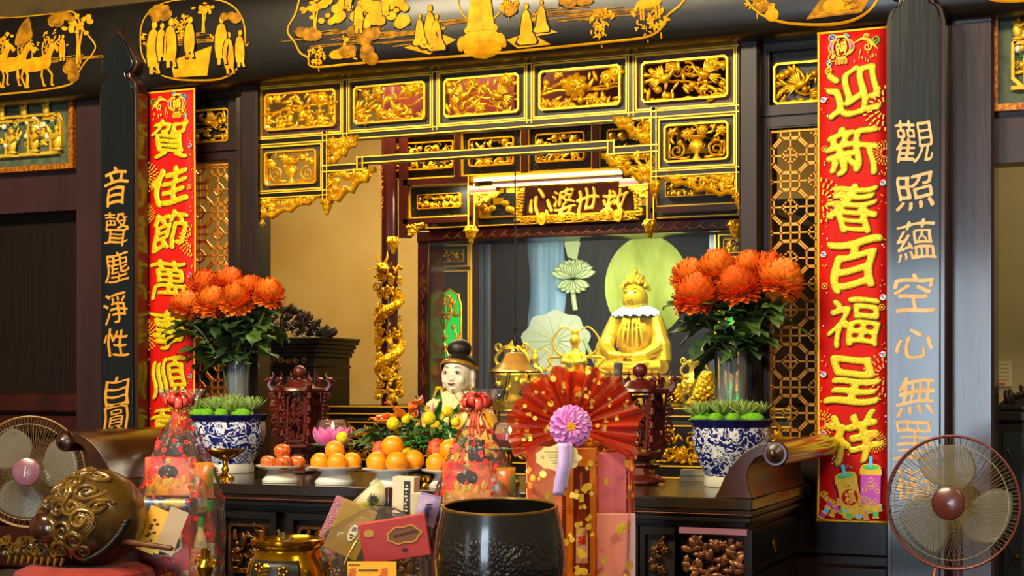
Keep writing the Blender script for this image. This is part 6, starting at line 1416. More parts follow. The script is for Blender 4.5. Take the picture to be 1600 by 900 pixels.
# ---------------------------------------------------------------- table fans
def fan(px,py,Y,r,label,rz,hubc,tilt,bc):
    c=P(px,py,Y); R=thing('standing_fan',label,'fan',(c.x,c.y,0),rz); H=c.z; mRIM=mat('fan_rim'+hubc[1:4],'#6a2c22' if r<.28 else '#8a6430',.4,.1); mWIRE=mat('fan_wire'+hubc[1:4],'#a08a5a',.35,.6)
    T0=Matrix.Translation((0,0,H))@Matrix.Rotation(-tilt,4,'X'); ci=lambda rr,y,n=64:[T0@Vector((rr*math.cos(2*PI*i/n),y,rr*math.sin(2*PI*i/n))) for i in range(n)]
    b=MB(); b.tube(ci(r,-.005),.0048,8,closed=True); b.tube(ci(r*.985,.012),.0035,6,closed=True); b.build('cage_rim',mRIM,R)
    b=MB(); n=100
    for i in range(n):
        a=2*PI*i/n; pts=[]
        for q in range(7):
            t=q/6; rr=r*(.26+.73*t); aa=a+.28*math.sin(t*PI*.5); pts.append(T0@Vector((rr*math.cos(aa),-.055*math.cos(t*PI/2)**.8-.005,rr*math.sin(aa))))
        b.tube(pts,.0011,4)
    b.tube(ci(r*.86,-.026),.0016,5,closed=True); b.build('front_wires',mWIRE,R)
    b=MB()
    for i in range(60):
        a=2*PI*i/60; b.tube([T0@Vector((r*q*math.cos(a),.075*math.cos((q-.2)/.8*PI/2)**.8+.0,r*q*math.sin(a))) for q in (.2,.5,.8,.985)],.0011,4)
    b.build('rear_wires',mWIRE,R)
    mBL=sheer('blade_plastic'+hubc[1:4],bc,.44,.15,.16,transl=True)
    for kx in range(3):
        a0=2*PI*kx/3+(.55-1.1 if r<.28 else .07); b=MB()
        def bf(u,v):
            rr=r*(.20+.66*u); w=(.42+.44*math.sin(PI*u**.75*.9+.12))*1.38; a=a0+(v-.5)*w*1.35+.28*u; return T0@Vector((rr*math.cos(a),.02+.03*(v-.5)+.008*math.sin(v*PI),rr*math.sin(a)))
        b.sheet(bf,14,10); b.build('blade',mBL,R,solid=.002)
    b=MB(); b.T=T0@Matrix.Rotation(PI/2,4,'X'); b.lathe([(r*.255,.040),(r*.26,.052),(r*.245,.060),(r*.20,.066),(r*.08,.072),(0,.074)],40); b.T=None; b.build('hub_badge',mat('fan_hub'+hubc[1:4],hubc,.3,.1,coat=.4),R)
    b=MB(); b.T=T0@Matrix.Rotation(-PI/2,4,'X'); b.lathe([(r*.2,-.035),(r*.22,.02),(r*.3,.08),(r*.28,.16),(r*.15,.19),(0,.195)],28); b.T=None; b.build('motor',mat('motor_case'+hubc[1:4],'#4a201c',.4),R)
    b=MB(); b.tube([(0,.09,0.03),(0,.09,H-.06)],.014,12); b.ell((0,.09,H-.05),(.03,.04,.05),None,12,8); b.build('pole',mat('fan_pole'+hubc[1:4],'#5a2a3a',.35),R)
    b=MB(); b.lathe([(0,0),(.19,0),(.2,.012),(.15,.03),(.03,.05),(0,.05)],36,c=(0,.09,0)); b.build('base',mat('fan_base'+hubc[1:4],'#3a1c1a',.45),R)
    if r>.28:
        b=MB(); b.box((0,-.078,0),(.006,.003,.055)); v=[T0@Vector(Ry(.15)@Vector(q)) for q in b.v]; b.v=[tuple(q) for q in v]; b.build('pale_logo_bar',mat('pale_mark','#d8c8a0',.4),R)
    else:
        b=MB(); q0=T0@Vector((-.06,-.01,-r*1.0)); b.tube([q0,q0+Vector((-.004,-.006,-.03)),q0+Vector((.006,-.008,-.038))],.004,6); b.build('orange_clip',mat('orange_clip','#e06a28',.4),R)
fan(46,737,6.28,.283,'round fan with a mauve hub beside the wooden fish, partly behind the scroll end',.42,'#8a5a6a',.05,'#c4beb0')
fan(1488,785,6.02,.2525,'round fan with a brown hub standing before the pale-lettered board',-.15,'#5c2a24',.03,'#b8b2a4')
# ---------------------------------------------------------------- cellophane hampers
def wrapfold(seed,W,D,H,neck,b,flare=.055,tip=.09):
    # crinkled film: rounded box below, gathered into a neck, frill above
    def f(u,v):
        a=2*PI*u; c,s=math.cos(a),math.sin(a); sq=(abs(c)**4+abs(s)**4)**-.25
        if v<.86:
            t=v/.86; z=H*t; k=1 if t<.45 else 1-(1-neck/ W)*((t-.45)/.55)**1.5; rad=.93+.07*math.sin(min(1,t*2)*PI/2)
            cr=1+(.018+.06*max(0,t-.5))*math.sin(a*13+seed+2*math.sin(z*9))+.014*math.sin(a*29+z*14)
            sqk=sq*(1-t)+1*t; return Vector((W*rad*k*c*sqk*cr,D*rad*(k if t<.45 else max(k,neck/D))*s*sqk*cr,z))
        t=(v-.86)/.14; r=neck*(1+.1*math.sin(a*9))+flare*t; return Vector((r*c*(1+.2*math.sin(a*11)),r*s*(1+.2*math.sin(a*11)),H+tip*t))
    b.sheet(f,96,36,cu=True); return f
mFILMRED=mat('red_print','#d8201c',.45); mBOW=mat('red_ribbon','#e0281c',.3,0,'#f2604c',18,2,coat=.5)
def flower5(b,p,n,r):
    n=n.normalized(); s=n.orthogonal().normalized(); t=n.cross(s)
    for k in range(5): a=2*PI*k/5; c=p+(s*math.cos(a)+t*math.sin(a))*r*.6+n*.002; b.add([c+(s*math.cos(2*PI*i/7)+t*math.sin(2*PI*i/7))*r*.42 for i in range(7)],[tuple(range(7))])
def bowmesh(b,c,r,n=10):
    for i in range(n):
        a=2*PI*i/n+.2; el=.25+.5*(i%3)/2; d=Vector((math.cos(a)*math.cos(el),math.sin(a)*math.cos(el),math.sin(el))); s=d.cross(Vector((0,0,1))).normalized(); up=s.cross(d)
        b.sheet(lambda u,v:c+d*r*(math.sin(PI*u)*1.0)+up*r*.42*math.sin(2*PI*u)+s*(v-.5)*r*.42,14,1)
_first={}
def hamper(px,Y,H,W,label,seed,where):
    loc=fat(px,Y); R=thing('gift_hamper',label,'hamper',loc,TH*.9,'cellophane wrapped hampers')
    if not _first:
        b=MB(); f=wrapfold(seed,.168,.13,.69,.026,b); b.build('cellophane',mCELLO,R,solid=0)
        fl=MB(); rng=random.Random(seed)
        for i in range(190):
            u=rng.random(); v=rng.uniform(.05,.8); p=f(u,v); q=f(u+.004,v)-p; w_=f(u,v+.01)-p; nn=q.cross(w_); flower5(fl,p+nn.normalized()*.002,nn,rng.uniform(.006,.012))
        fl.build('printed_red_flowers',mFILMRED,R,smooth=0)
        b=MB(); bowmesh(b,Vector((0,-.02,.715)),.062,12); b.build('pull_bow',mBOW,R,solid=.0015)
        b=MB()
        for k in range(5): b.sheet(lambda u,v,k=k:Vector((-.02+.011*k+.004*math.sin(u*6+k)+(v-.5)*.008,-.045-.004*math.sin(u*5),.70-.085*u-.008*(k%2))),8,1)
        b.build('ribbon_tail',mBOW,R,solid=.001)
        _first['r']=R
    else:
        bpy.data.objects.remove(R); R=dup(_first['r'],loc,TH*.9,label,'cellophane wrapped hampers')
    s=W/.168; 
    M=Matrix.Translation(loc)@Matrix.Rotation(TH*.9,4,'Z')
    def put(o,x,y,z,rz=0): o.location=M@Vector((x,y,z)); o.rotation_euler=(0,0,TH*.9+rz)
    return put
mRC=mat('red_carton','#d01c1c',.4,0,'#b81418',9,2); mORC=mat('orange_red_print','#f06418',.4,0,'#e02c14',14,3,.45,.55); mYP=mat('golden_print','#f2b02a',.4,0,'#e07a1c',16,3); mTIN=mat('blue_gold_tin','#2a5a98',.3,.3,'#c8a850',24,3,.42,.56); mBLK=mat('black_print','#181414',.5); mSNK=mat('snack_packet','#d86a28',.35,0,'#3a8a3c',12,3,.45,.6,coat=.4); mLBL=mat('cream_label','#e8dcb8',.6)
def snackbox(where,l,col=None):
    R=thing('biscuit_box',l,'box'); b=MB(); b.bx(-.09,.09,-.035,.035,0,.15); b.k=1; b.bx(-.086,.086,-.037,-.034,.004,.05); b.k=0; b.build('carton',[mORC,mYP],R,bevel=.004)
    b=MB(); disc(b,0,.095,.038,-.038,-.035,20,.026); b.bx(-.03,.03,-.038,-.035,.075,.085); b.build('dark_picture',mBLK,R); b=MB()
    for q in range(6): b.ell((-.06+.024*q,-.036,.05+.012*(q%2)),(.012,.003,.02),None,8,5)
    b.build('golden_picture',mYP,R,smooth=0)
    b=MB(); brush(b,'金',0,.138,.022,.02,-.039,-.035,cover=(.3,.5,1.2),N=40,blur=.9); brush(b,'財',.0,.06,.026,.028,-.040,-.036,cover=(.3,.5,1.2),N=40,blur=.9); b.build('gold_lettering',mat('box_gold_letters','#f2d03a',.4,.2),R,smooth=0); return R
def tin(l):
    R=thing('wafer_tin',l,'tin'); b=MB(); b.T=Matrix.Rotation(PI/2,4,'Y'); b.lathe([(.031,-.1),(.034,-.096),(.034,.096),(.031,.1)],28); b.T=None; b.build('can',mTIN,R)
    for s in (-1,1): b=MB(); b.T=Matrix.Translation((s*.09,0,0))@Matrix.Rotation(PI/2,4,'Y'); b.lathe([(.0355,-.008),(.036,0),(.0355,.008)],28); b.T=None; b.build('end_cap',mat('tin_end','#1e3f78',.3,.4),R)
    return R
def bigbox(l):
    R=thing('red_gift_carton',l,'box'); b=MB(); b.bx(-.105,.105,-.05,.05,0,.29); b.build('carton',mRC,R,bevel=.004)
    oc=[(.075*math.cos(a)*1.05,.19+.062*math.sin(a)) for a in [PI/8+PI/4*i for i in range(8)]]; oi=[(x*.88,.19+(z-.19)*.88) for x,z in oc]
    b=MB(); b.ring(oc,oi,-.054,-.05); b.k=1; b.prism(oi,-.052,-.05); b.k=2
    rng=random.Random(2)
    for q in range(24): b.ell((rng.uniform(-.055,.055),-.053,.19+rng.uniform(-.04,.04)),(.01,.002,.008),Ry(rng.uniform(0,3)),7,4)
    b.build('octagon_picture',[mLBL,mat('dark_picture_print','#2a2424',.5),mat('grey_picture_print','#8a7a80',.5)],R,smooth=0)
    b=MB()
    for q in range(9): b.ell((-.09+.022*q,-.051,.03+.02*(q%3)),(.014,.002,.012),None,8,5)
    b.build('gold_print',mYP,R,smooth=0); return R
def bottle(l,c1,cap,h=.24):
    R=thing('drink_bottle',l,'bottle'); b=MB(); b.lathe([(0,0),(.026,0),(.028,.01),(.028,h*.62),(.02,h*.74),(.012,h*.82),(.012,h*.9),(0,h*.9)],24); b.build('glass',mat('bottle'+l[:7],c1,.2,coat=.5),R); b=MB(); b.lathe([(.0285,h*.12),(.0288,h*.14),(.0288,h*.5),(.0285,h*.52)],24,caps=False); b.build('label',mLBL,R)
    b=MB(); b.lathe([(0,h*.88),(.014,h*.88),(.015,h*.9),(.014,h),(0,h)],18); b.build('cap',mat('cap'+l[:7],cap,.4),R); return R
def fill_hamper(put,w,full):
    o=bigbox(f'red carton with an octagon picture in the {w}'); put(o,-.045,-.035,.004) 
    t=tin(f'blue and gold wafer tin in the {w}'); put(t,-.045,-.045,.33)
    s=snackbox(w,f'orange-red biscuit box resting over the blue tin in the {w}'); put(s,-.03,-.035,.366)
    j=thing('black_jar',f'small black jar topping the boxes inside the {w}','jar'); b=MB(); b.bx(-.03,.03,-.03,.03,0,.055); b.build('jar_body',mBLK,j,bevel=.008); b=MB(); b.lathe([(.028,.055),(.03,.06),(.03,.078),(0,.08)],20); b.build('lid',mat('jar_lid','#2a1c18',.3),j); put(j,.0,-.01,.518)
    for q,(x,y,z,c1,cp_,h,n) in enumerate(((.088,-.04,.004,'#d8c890','#2fa83c',.28,'green-capped pale bottle'),(.105,.03,.004,'#c84a2c','#3cb43c',.34,'green-capped red bottle'),(.07,.02,.30,'#d89a50','#2f9a3a',.18,'short green-capped amber bottle'))):
        o=bottle(f'{n} inside the {w}',c1,cp_,h); put(o,x,y,z)
    for q,(x,y,z,r) in enumerate(((.085,-.075,.03,.0),(.10,-.07,.36,.3),(-.005,.06,.03,1.5))):
        k=thing('snack_packet',f"{['low glossy snack packet','glossy snack packet near the top','glossy snack packet at the back'][q]} inside the {w}",'snack'); b=MB(); b.sheet(lambda u,v:Vector(((u-.5)*.09,-.02*math.sin(PI*u)*math.sin(PI*v),v*.13)),8,8); b.sheet(lambda u,v:Vector(((.5-u)*.09,.02*math.sin(PI*u)*math.sin(PI*v),v*.13)),8,8); b.build('packet',mSNK,k); b=MB(); b.bx(-.045,.045,-.002,.002,.125,.138); b.build('crimped_seal',mYP,k); put(k,x,y,z,r)
put1=hamper(282,5.0,.69,.17,'tall cellophane hamper with a red bow beside the wooden fish',1,'a'); fill_hamper(put1,'hamper by the wooden fish',1)
put2=hamper(745,5.12,.69,.17,'tall cellophane hamper with a red bow behind the black bowl gong',1,'b'); fill_hamper(put2,'hamper behind the bowl gong',0)
p=P(250,828,4.74); R=thing('folded_card','folded orange and cream greeting card tied to the hamper by the wooden fish','card',p,TH*.9)
b=MB(); M=Matrix.Rotation(math.radians(22),3,'Y'); b.box((-.03,0,0),(.075,.002,.17),M); b.k=1
for q in range(9): b.ell(M@Vector((-.0+.012*math.sin(q*2),-.0015,-.05+.011*q))+Vector((-.03,0,0)),(.008,.001,.005),None,6,4)
b.k=2; b.box((-.03,-.0012,-.055),(.07,.001,.05),M); b.build('front_leaf',[mat('card_orange','#f2a818',.5,0,'#f4b830',4,2),mat('card_dark_print','#4a2a18',.5),mat('card_yellow','#e8c22a',.5)],R,smooth=0)
b=MB(); b.box((.042,.004,-.004),(.07,.002,.17),M@Matrix.Rotation(.25,3,'Z')); b.build('back_leaf',mat('card_cream','#d8b898',.6),R,smooth=0)
p=P(321,900,4.62); R=thing('brass_candlestick','small brass candlestick in front of the hamper by the wooden fish','candlestick',(p.x,4.62,FZ))
b=MB(); b.lathe([(0,0),(.045,0),(.045,.01),(.02,.03),(.012,.06),(.02,.08),(.012,.10),(.024,.125),(.03,.15),(.018,.165),(.012,.175),(.016,.21),(.010,.215),(0,.215)],24); b.build('stem',mBRASS,R)
for s in (-1,1): b=MB(); b.tube([(q[0]+s*.032,0,q[2]+.165) for q in spiral((0,0),.022,1.3,14,PI/2,s)],[.004]*15,6); b.build('curled_arm',mBRASS,R)
# ---------------------------------------------------------------- clear bag of boxes
def slab(name,l,cat,px,py,Y,w,h,d,roll,m,yaw=0,lean=0,extra=None):
    p=P(px,py,Y); R=thing(name,l,cat,p,yaw); M=Matrix.Rotation(lean,4,'X')@Matrix.Rotation(-roll,4,'Y'); b=MB(); b.T=M; b.bx(-w/2,w/2,-d/2,d/2,-h/2,h/2); b.build('carton',m,R,bevel=.003)
    if extra:
        for nm,mm,fn in extra: b=MB(); b.T=M; fn(b,-d/2); b.build(nm,mm,R,smooth=0)
    return R
k5=.0023
def lab(b,y):
    n=24; b.prism([( .028*1.6*math.cos(2*PI*i/n)*(1+.10*math.cos(6*2*PI*i/n)),.0+.028*.9*math.sin(2*PI*i/n)*(1+.12*math.cos(5*2*PI*i/n))) for i in range(n)],y-.003,y)
rb=slab('red_gift_box','flat matte red box with a gold cloud label leaning in the clear gift bag','box',617,842,4.78,.235,.145,.035,.16,mat('dull_red_card','#b83a34',.5,0,'#a83230',5,3),TH,.05,[
 ('gold_label',mat('gold_cloud_label','#c8963a',.4,.3),lambda b,y:[b.ring([(.035+.062*math.cos(2*PI*i/28)*(1+.07*math.cos(7*2*PI*i/28)),.012+.032*math.sin(2*PI*i/28)*(1+.12*math.cos(6*2*PI*i/28))) for i in range(28)],[(.035+.055*math.cos(2*PI*i/28)*(1+.07*math.cos(7*2*PI*i/28)),.012+.027*math.sin(2*PI*i/28)*(1+.12*math.cos(6*2*PI*i/28))) for i in range(28)],y-.003,y),disc(b,-.085,.035,.018,y-.002,y,12,.014)]),
 ('dark_label_field',mat('brown_label_field','#7a4a24',.5),lambda b,y:b.prism([(.035+.054*math.cos(2*PI*i/28),.012+.026*math.sin(2*PI*i/28)) for i in range(28)],y-.001,y)),
 ('tiny_print',mat('tiny_dark_print','#3c1c10',.5),lambda b,y:[b.bx(-.002+.011*q,.006+.011*q,y-.0025,y,.008+.001*q,.016+.001*q) for q in range(8)]+[disc(b,.03,-.04,.012,y-.002,y,10,.006)])])
slab('pink_patterned_box','dusty pink box with a pattern of round medallions at the bag edge','box',525,822,4.98,.085,.21,.05,-.42,mat('dusty_pink_card','#b06a70',.5),TH,0,[('medallion_print',mat('medallion_pink','#c88890',.5),lambda b,y:[ringd(b,-.024+.024*i+(.012 if j%2 else 0)-.006,-.085+.028*j,.013,.003,y-.002,y,14) for i in range(3) for j in range(7)]+[disc(b,-.024+.024*i+(.012 if j%2 else 0)-.006,-.085+.028*j,.006,y-.002,y,8) for i in range(3) for j in range(7)])])
slab('olive_gift_box','olive gold box with a small white oval label inside the clear gift bag','box',548,828,4.88,.13,.19,.045,-.42,mat('olive_gold_card','#a8822c',.45,0,'#94721f',5,2),TH,0,[('white_label',mLBL,lambda b,y:disc(b,.012,-.005,.015,y-.002,y,16,.032)),('inked_writing',mBLK,lambda b,y:[brush(b,'吉',.012,.012,.018,.018,y-.004,y-.002,cover=(.25,.4,1),N=36,blur=.8),b.bx(.004,.02,y-.004,y-.002,-.014,-.010),b.bx(.008,.018,y-.004,y-.002,-.024,-.02)])])
slab('tall_white_box','tall cream box with a black vertical name strip in the clear gift bag','box',634,785,5.02,.085,.19,.06,-.02,mat('cream_card','#d8c8a8',.5),TH-.3,0,[('black_strip',mat('dark_strip','#2c2420',.5),lambda b,y:b.bx(.004,.028,y-.003,y,-.04,.08)),('strip_writing',mat('strip_letters','#d8ccb0',.5),lambda b,y:[b.bx(.008+.004*(q%2),.022-.003*(q%3),y-.005,y-.003,-.03+.013*q,-.024+.013*q) for q in range(8)])])
slab('narrow_white_box','narrow pale box standing behind the red flat box in the clear gift bag','box',654,802,4.96,.04,.15,.04,.12,mat('pale_card','#cdbb98',.5),TH)
R=thing('dark_bottle','dark brown bottle with a pale label behind the red box in the clear bag','bottle',fat(608,4.99)); b=MB(); b.lathe([(0,.12),(.034,.12),(.036,.13),(.036,.27),(.03,.3),(.014,.33),(.013,.40),(0,.40)],26); b.build('glass',mat('dark_bottle_glass','#20100c',.15,coat=.6),R); b=MB(); b.lathe([(.0365,.17),(.0365,.235)],26,caps=False); b.build('label',mLBL,R); b=MB(); b.lathe([(.015,.385),(.016,.42),(0,.422)],16); b.build('cap_foil',mat('brown_foil','#5a2c1c',.3,.4),R); b=MB(); b.lathe([(0,0),(.05,0),(.05,.12),(0,.12)],20); b.build('packing_collar',mat('brown_card','#6a4a2c',.8),R)
def sachet(l,px,py,Y,w,h,roll,m,m2,ch):
    R=thing('snack_packet',l,'snack',P(px,py,Y),TH); b=MB(); b.T=Matrix.Rotation(-roll,4,'Y')
    for s in (-1,1): b.sheet(lambda u,v:Vector((s*(u-.5)*w,-s*.018*math.sin(PI*u)*math.sin(PI*v),(v-.5)*h)),10,8)
    b.build('packet',m,R); b=MB(); b.T=Matrix.Rotation(-roll,4,'Y'); brush(b,ch,0,0,w*.35,h*.45,-.024,-.02,cover=(.25,.4,1),N=40,blur=.9); b.build('inked_writing',m2,R,smooth=0); b=MB(); b.T=Matrix.Rotation(-roll,4,'Y'); b.bx(-w/2,w/2,-.002,.002,h*.47,h*.53); b.build('crimped_seal',m,R)
sachet('cream, yellow and green snack packet at the top of the clear gift bag',583,780,4.98,.13,.085,.75,mat('cream_green_packet','#d8c49a',.35,0,'#a8b02a',14,2,.5,.62,coat=.4),mBLK,'香')
sachet('lilac snack packet with dark writing at the upper edge of the clear bag',668,797,4.94,.075,.11,-.25,mat('lilac_packet','#b8a8c8',.3,0,'#8a6aa0',12,2,coat=.4),mBLK,'原')
gb=fat(586,4.90); R=thing('clear_gift_bag','clear gift bag crammed with boxes in front of the footed orange plates','bag',gb,TH)
b=MB()
def bag(u,v):
    a=2*PI*u; c,s=math.cos(a),math.sin(a); sq=(abs(c)**4+abs(s)**4)**-.25; t=v; k=.90+.10*math.sin(PI*min(1,t*1.3)); 
    top=1 if t<.72 else 1-.8*((t-.72)/.28)**1.4
    return Vector((.205*c*sq*k*top*(1+.02*math.sin(a*9+t*8))+.06*max(0,t-.6),.125*s*sq*k*top-.0,.36*t*(1+.0*c)+.0))
b.sheet(bag,64,20,cu=True); b.build('clear_film',mCELLO,R)
b=MB(); b.tube([(-.10+.2*q/16,-.118-.01*math.sin(q),.16+.13*math.sin(PI*q/16)) for q in range(17)],.004,6); b.tube([(.02+.12*q/12,-.11,.30-.07*math.sin(PI*q/12)) for q in range(13)],.003,6); b.build('cord_handle',mat('golden_cord','#d8b860',.35,.2),R)
p=P(581,893,4.60); R=thing('yellow_note_card','bright yellow card printed with orange characters before the clear gift bag','card',(p.x,4.60,p.z),TH)
b=MB(); b.bx(-.083,.083,-.001,.001,-.09,.034); b.build('card',mat('bright_yellow_card','#ffb414',.5),R,smooth=0)
b=MB(); brush(b,'春',-.066,-.004,.028,.036,-.003,-.001,cover=(.25,.4,1),N=40,blur=.9); brush(b,'春',.04,-.004,.030,.036,-.003,-.001,cover=(.25,.4,1),N=40,blur=.9); b.build('orange_characters',mat('orange_print','#e8641c',.5),R,smooth=0)
b=MB()
for q in range(9): b.bx(-.045+.0075*q,-.0395+.0075*q,-.003,-.001,.002,.008)
for q in range(5): b.bx(-.078+.0075*q,-.072+.0075*q,-.003,-.001,.022,.025)
b.build('small_dark_print',mat('small_print','#6a4010',.5),R,smooth=0)
b=MB(); b.box((0,.03,-.092),(.12,.06,.004)); b.build('prop',mat('card_prop','#c88a14',.6),R)
# ---------------------------------------------------------------- gift wrapped in red gauze
gl=fat(903,4.82); kk=4.82/.94/FPX
R=thing('gauze_gift','tall red gauze wrapped gift with a pleated fan top, pink peony and gold confetti','gift',gl,TH); GZ=lambda py:EYE-(py-600)*kk-FZ; gx=lambda px:(px-903)*kk
mGAU=sheer('red_gauze','#ff6432',.15,.35,.08,transl=True,tint='#ffeee6'); mGAU2=sheer('red_gauze_fan','#ff561a',.46,.35,.10,transl=True,tint='#ffb498')
nz=GZ(668); nx=gx(890)
b=MB()
def drape(u,v):
    a=2*PI*u; c,s=math.cos(a),math.sin(a); t=1-v; H=nz
    sq=(abs(c)**5+abs(s)**5)**-.2; k=min(1,t/.13)**.5
    w=.170*k+.03*max(0,t-.72)/.28; d=.10*k+.03*max(0,t-.8)/.2
    f=1+.07*(1-t)*math.sin(a*14+math.sin(a*5))+.03*math.sin(a*26+t*4)*(1-.5*t)
    return Vector((nx*(1-min(1,t*7))+w*c*sq*f+gx(906)*min(1,t*7),d*s*sq*f-.02,H*(1-t)))
b.sheet(drape,90,30,cu=True); b.build('gauze_drape',mGAU,R)
b=MB(); n=150
def fanp(u,v,y0=0,s=1.0,ph=0):
    a=math.radians(-28+u*236); ruf=math.sin(u*PI*38+ph+1.6*math.sin(u*11+ph))+.5*math.sin(u*PI*61+ph*3); r=(.018+.200*v*s*(1+.07*math.sin(u*9+ph)+.05*math.sin(u*47+ph)+.035*math.sin(u*83))*(1-.12*max(0,-math.cos(a))))
    return Vector((nx+r*math.cos(a)+.006*v*ruf*math.sin(a),y0-.03-.05*v+.022*v*ruf,nz+r*math.sin(a)*.98))
b.sheet(lambda u,v:fanp(u,v),n,10); b.sheet(lambda u,v:fanp(u,v,.035,.92,1.3),n,8); b.build('pleated_fan',mGAU2,R)
b=MB(); rng=random.Random(17)
def conf(p,nn,r):
    nn=nn.normalized(); s=nn.orthogonal().normalized(); s=Matrix.Rotation(rng.uniform(0,6),3,nn)@s; t=nn.cross(s); p=p+nn*.003 if nn.y<0 else p-nn*.003
    if rng.random()<.45: b.add([p+(s*math.cos(2*PI*i/12)+t*math.sin(2*PI*i/12))*r for i in range(12)],[tuple(range(12))])
    else: w,h=r*rng.uniform(.7,1.0),r*rng.uniform(.5,1.3); b.add([p-s*w-t*h,p+s*w-t*h,p+s*w+t*h,p-s*w+t*h],[(0,1,2,3)])
for q in range(130):
    u=rng.uniform(.5,1); v=rng.uniform(.02,.86); p=drape(u,v); conf(p,(drape(u+.003,v)-p).cross(drape(u,v+.01)-p),rng.uniform(.006,.0125))
for q in range(46):
    u=rng.random(); v=rng.uniform(.3,.97); p=fanp(u,v); conf(p,Vector((rng.uniform(-.3,.3),-1,rng.uniform(-.3,.3))),rng.uniform(.005,.011))
b.build('gold_confetti',mat('gold_foil_dot','#ffdc50',.35,.25,'#fac030',30,2),R,smooth=0)
# peony, scalloped tag, lilac ribbon
PE=Vector((gx(889),-.135,GZ(665)))
b=MB(); rng=random.Random(4)
for ring,(n,r,el) in enumerate(((11,.066,.15),(11,.056,.5),(9,.044,.85),(8,.030,1.15))):
    for i in range(n):
        a=2*PI*(i+.37*ring)/n; d=Vector((math.cos(a)*math.cos(el),-math.sin(el),math.sin(a)*math.cos(el))); s=d.cross(Vector((0,-1,0))).normalized(); nn=s.cross(d)
        b.sheet(lambda u,v:PE+d*r*(.2+.85*u)+s*((v-.5)*r*.95*math.sin(PI*(.2+.68*u)))+nn*(.010*math.sin(v*PI)-.014*u*u+.006*math.sin(v*15)*u),6,6)
b.build('peony_petals',mat('peony_pink','#e67ad0',.6,0,'#f0a4de',14,3,sheen=.3),R)
b=MB()
for i in range(22): a=i*2.4; r=.014*math.sqrt(i/22); b.ell(PE+Vector((r*math.cos(a),-.052,r*math.sin(a))),(.004,.006,.004),None,6,4)
b.build('peony_stamens',mat('stamen_yellow','#f2a81c',.6),R)
tg=Vector((gx(870),-.15,GZ(713))); b=MB(); n=60
out=[(tg.x+.073*math.cos(2*PI*i/n)*(1+.07*math.cos(9*2*PI*i/n)),tg.z+.042*math.sin(2*PI*i/n)*(1+.09*math.cos(8*2*PI*i/n))) for i in range(n)]
b.prism(out,tg.y-.0015,tg.y); b.k=1
for q in range(5): b.bx(tg.x-.045+.006*q,tg.x+.04-.008*q,tg.y-.0028,tg.y-.001,tg.z+.02-.009*q,tg.z+.0212-.009*q)
b.k=2
for x,z in ((-.052,.004),(.056,-.01),(.02,-.028)): disc(b,tg.x+x,tg.z+z,.005,tg.y-.0028,tg.y-.001,8)
b.build('scalloped_tag',[mat('tag_cream','#f2dc92',.6),mat('tag_print','#c8a860',.6),mat('tag_pink_dot','#e8a0a0',.6)],R,smooth=0)
b=MB()
for s in (0,1): b.sheet(lambda u,v:Vector((gx(883)+.0+(v-.5)*.036-.012*s-.012*u+.004*math.sin(u*5),-.160-.006*math.sin(u*4)-.003*s,GZ(690)-(.17 if s else .15)*u)),12,2)
b.build('lilac_ribbon',mat('lilac_satin','#c8a8e4',.35,0,'#dcc4ee',8,2,sheen=.3),R,solid=.001)
# boxes inside the gauze
def gbox(name,l,px0,px1,py0,py1,y,m,d=.05,extra=None):
    x0,x1,z0,z1=gx(px0),gx(px1),GZ(py1),GZ(py0); M=Matrix.Translation(gl)@Matrix.Rotation(TH,4,'Z'); R2=thing(name,l,'box',M@Vector(((x0+x1)/2,y,max(0,z0))),TH); b=MB(); w,h=(x1-x0)/2,z1-max(0,z0); b.bx(-w,w,-d/2,d/2,0,h); b.build('carton',m,R2,bevel=.003)
    if extra: extra(R2,w,h,-d/2)
mPK=mat('pink_gift_card','#f8c4bc',.5,0,'#f4b8b0',4,2); mPK2=mat('rose_gift_card','#f0a0b4',.5,0,'#ea90a6',4,2)
gbox('peach_gift_box','peach box standing at the tag side inside the red gauze gift',822,878,698,975,-.02,mat('peach_card','#f8bc92',.5,0,'#f2ac80',4,2))
def window(R2,w,h,y):
    b=MB(); b.ring(chamfer(-w*.92,w*.92,h*.03,h*.97,.001),chamfer(-w*.55,w*.55,h*.30,h*.90,.001),y-.004,y); b.build('gold_frame',mat('golden_box_frame','#e8a020',.4,.2),R2)
    b=MB(); b.bx(-w*.55,w*.55,y-.002,y,h*.30,h*.90); b.build('dark_window',mat('wine_dark','#3a140c',.3),R2); b=MB(); b.T=Matrix.Translation((0,y-.004,0)); b.lathe([(0,h*.32),(w*.36,h*.32),(w*.38,h*.6),(w*.2,h*.72),(w*.15,h*.86),(0,h*.87)],18); b.build('bottle',mat('amber_bottle','#7a2c12',.2,coat=.4),R2)
    b=MB(); b.bx(-w*.4,w*.4,y-w*.40-.004,y-w*.38,h*.36,h*.56); b.k=1; brush(b,'福',0,h*.49,w*.55,w*.6,y-w*.40-.007,y-w*.40-.004,cover=(.25,.4,1),N=40,blur=.9); b.build('bottle_label',[mLBL,mFILMRED],R2,smooth=0)
gbox('gold_window_box','golden window box with a labelled bottle in the middle of the gauze gift',884,930,700,975,-.055,mat('gold_card','#d8901c',.4,.2),.05,window)
gbox('tall_pink_box','tall pink box on the lantern side inside the red gauze gift',934,978,708,975,.0,mPK2)
def flowerp(R2,w,h,y):
    b=MB()
    for k in range(5): a=2*PI*k/5; b.ell((.3*w+.012*math.cos(a),y-.001,h*.40+.012*math.sin(a)),(.011,.002,.008),Ry(-a),8,4)
    b.build('printed_blossom',mat('dark_blossom','#a8403c',.5),R2,smooth=0)
gbox('low_pink_card_box','shorter pale pink box with a printed blossom at the front of the gauze gift',930,990,800,975,-.075,mPK,.03,flowerp)
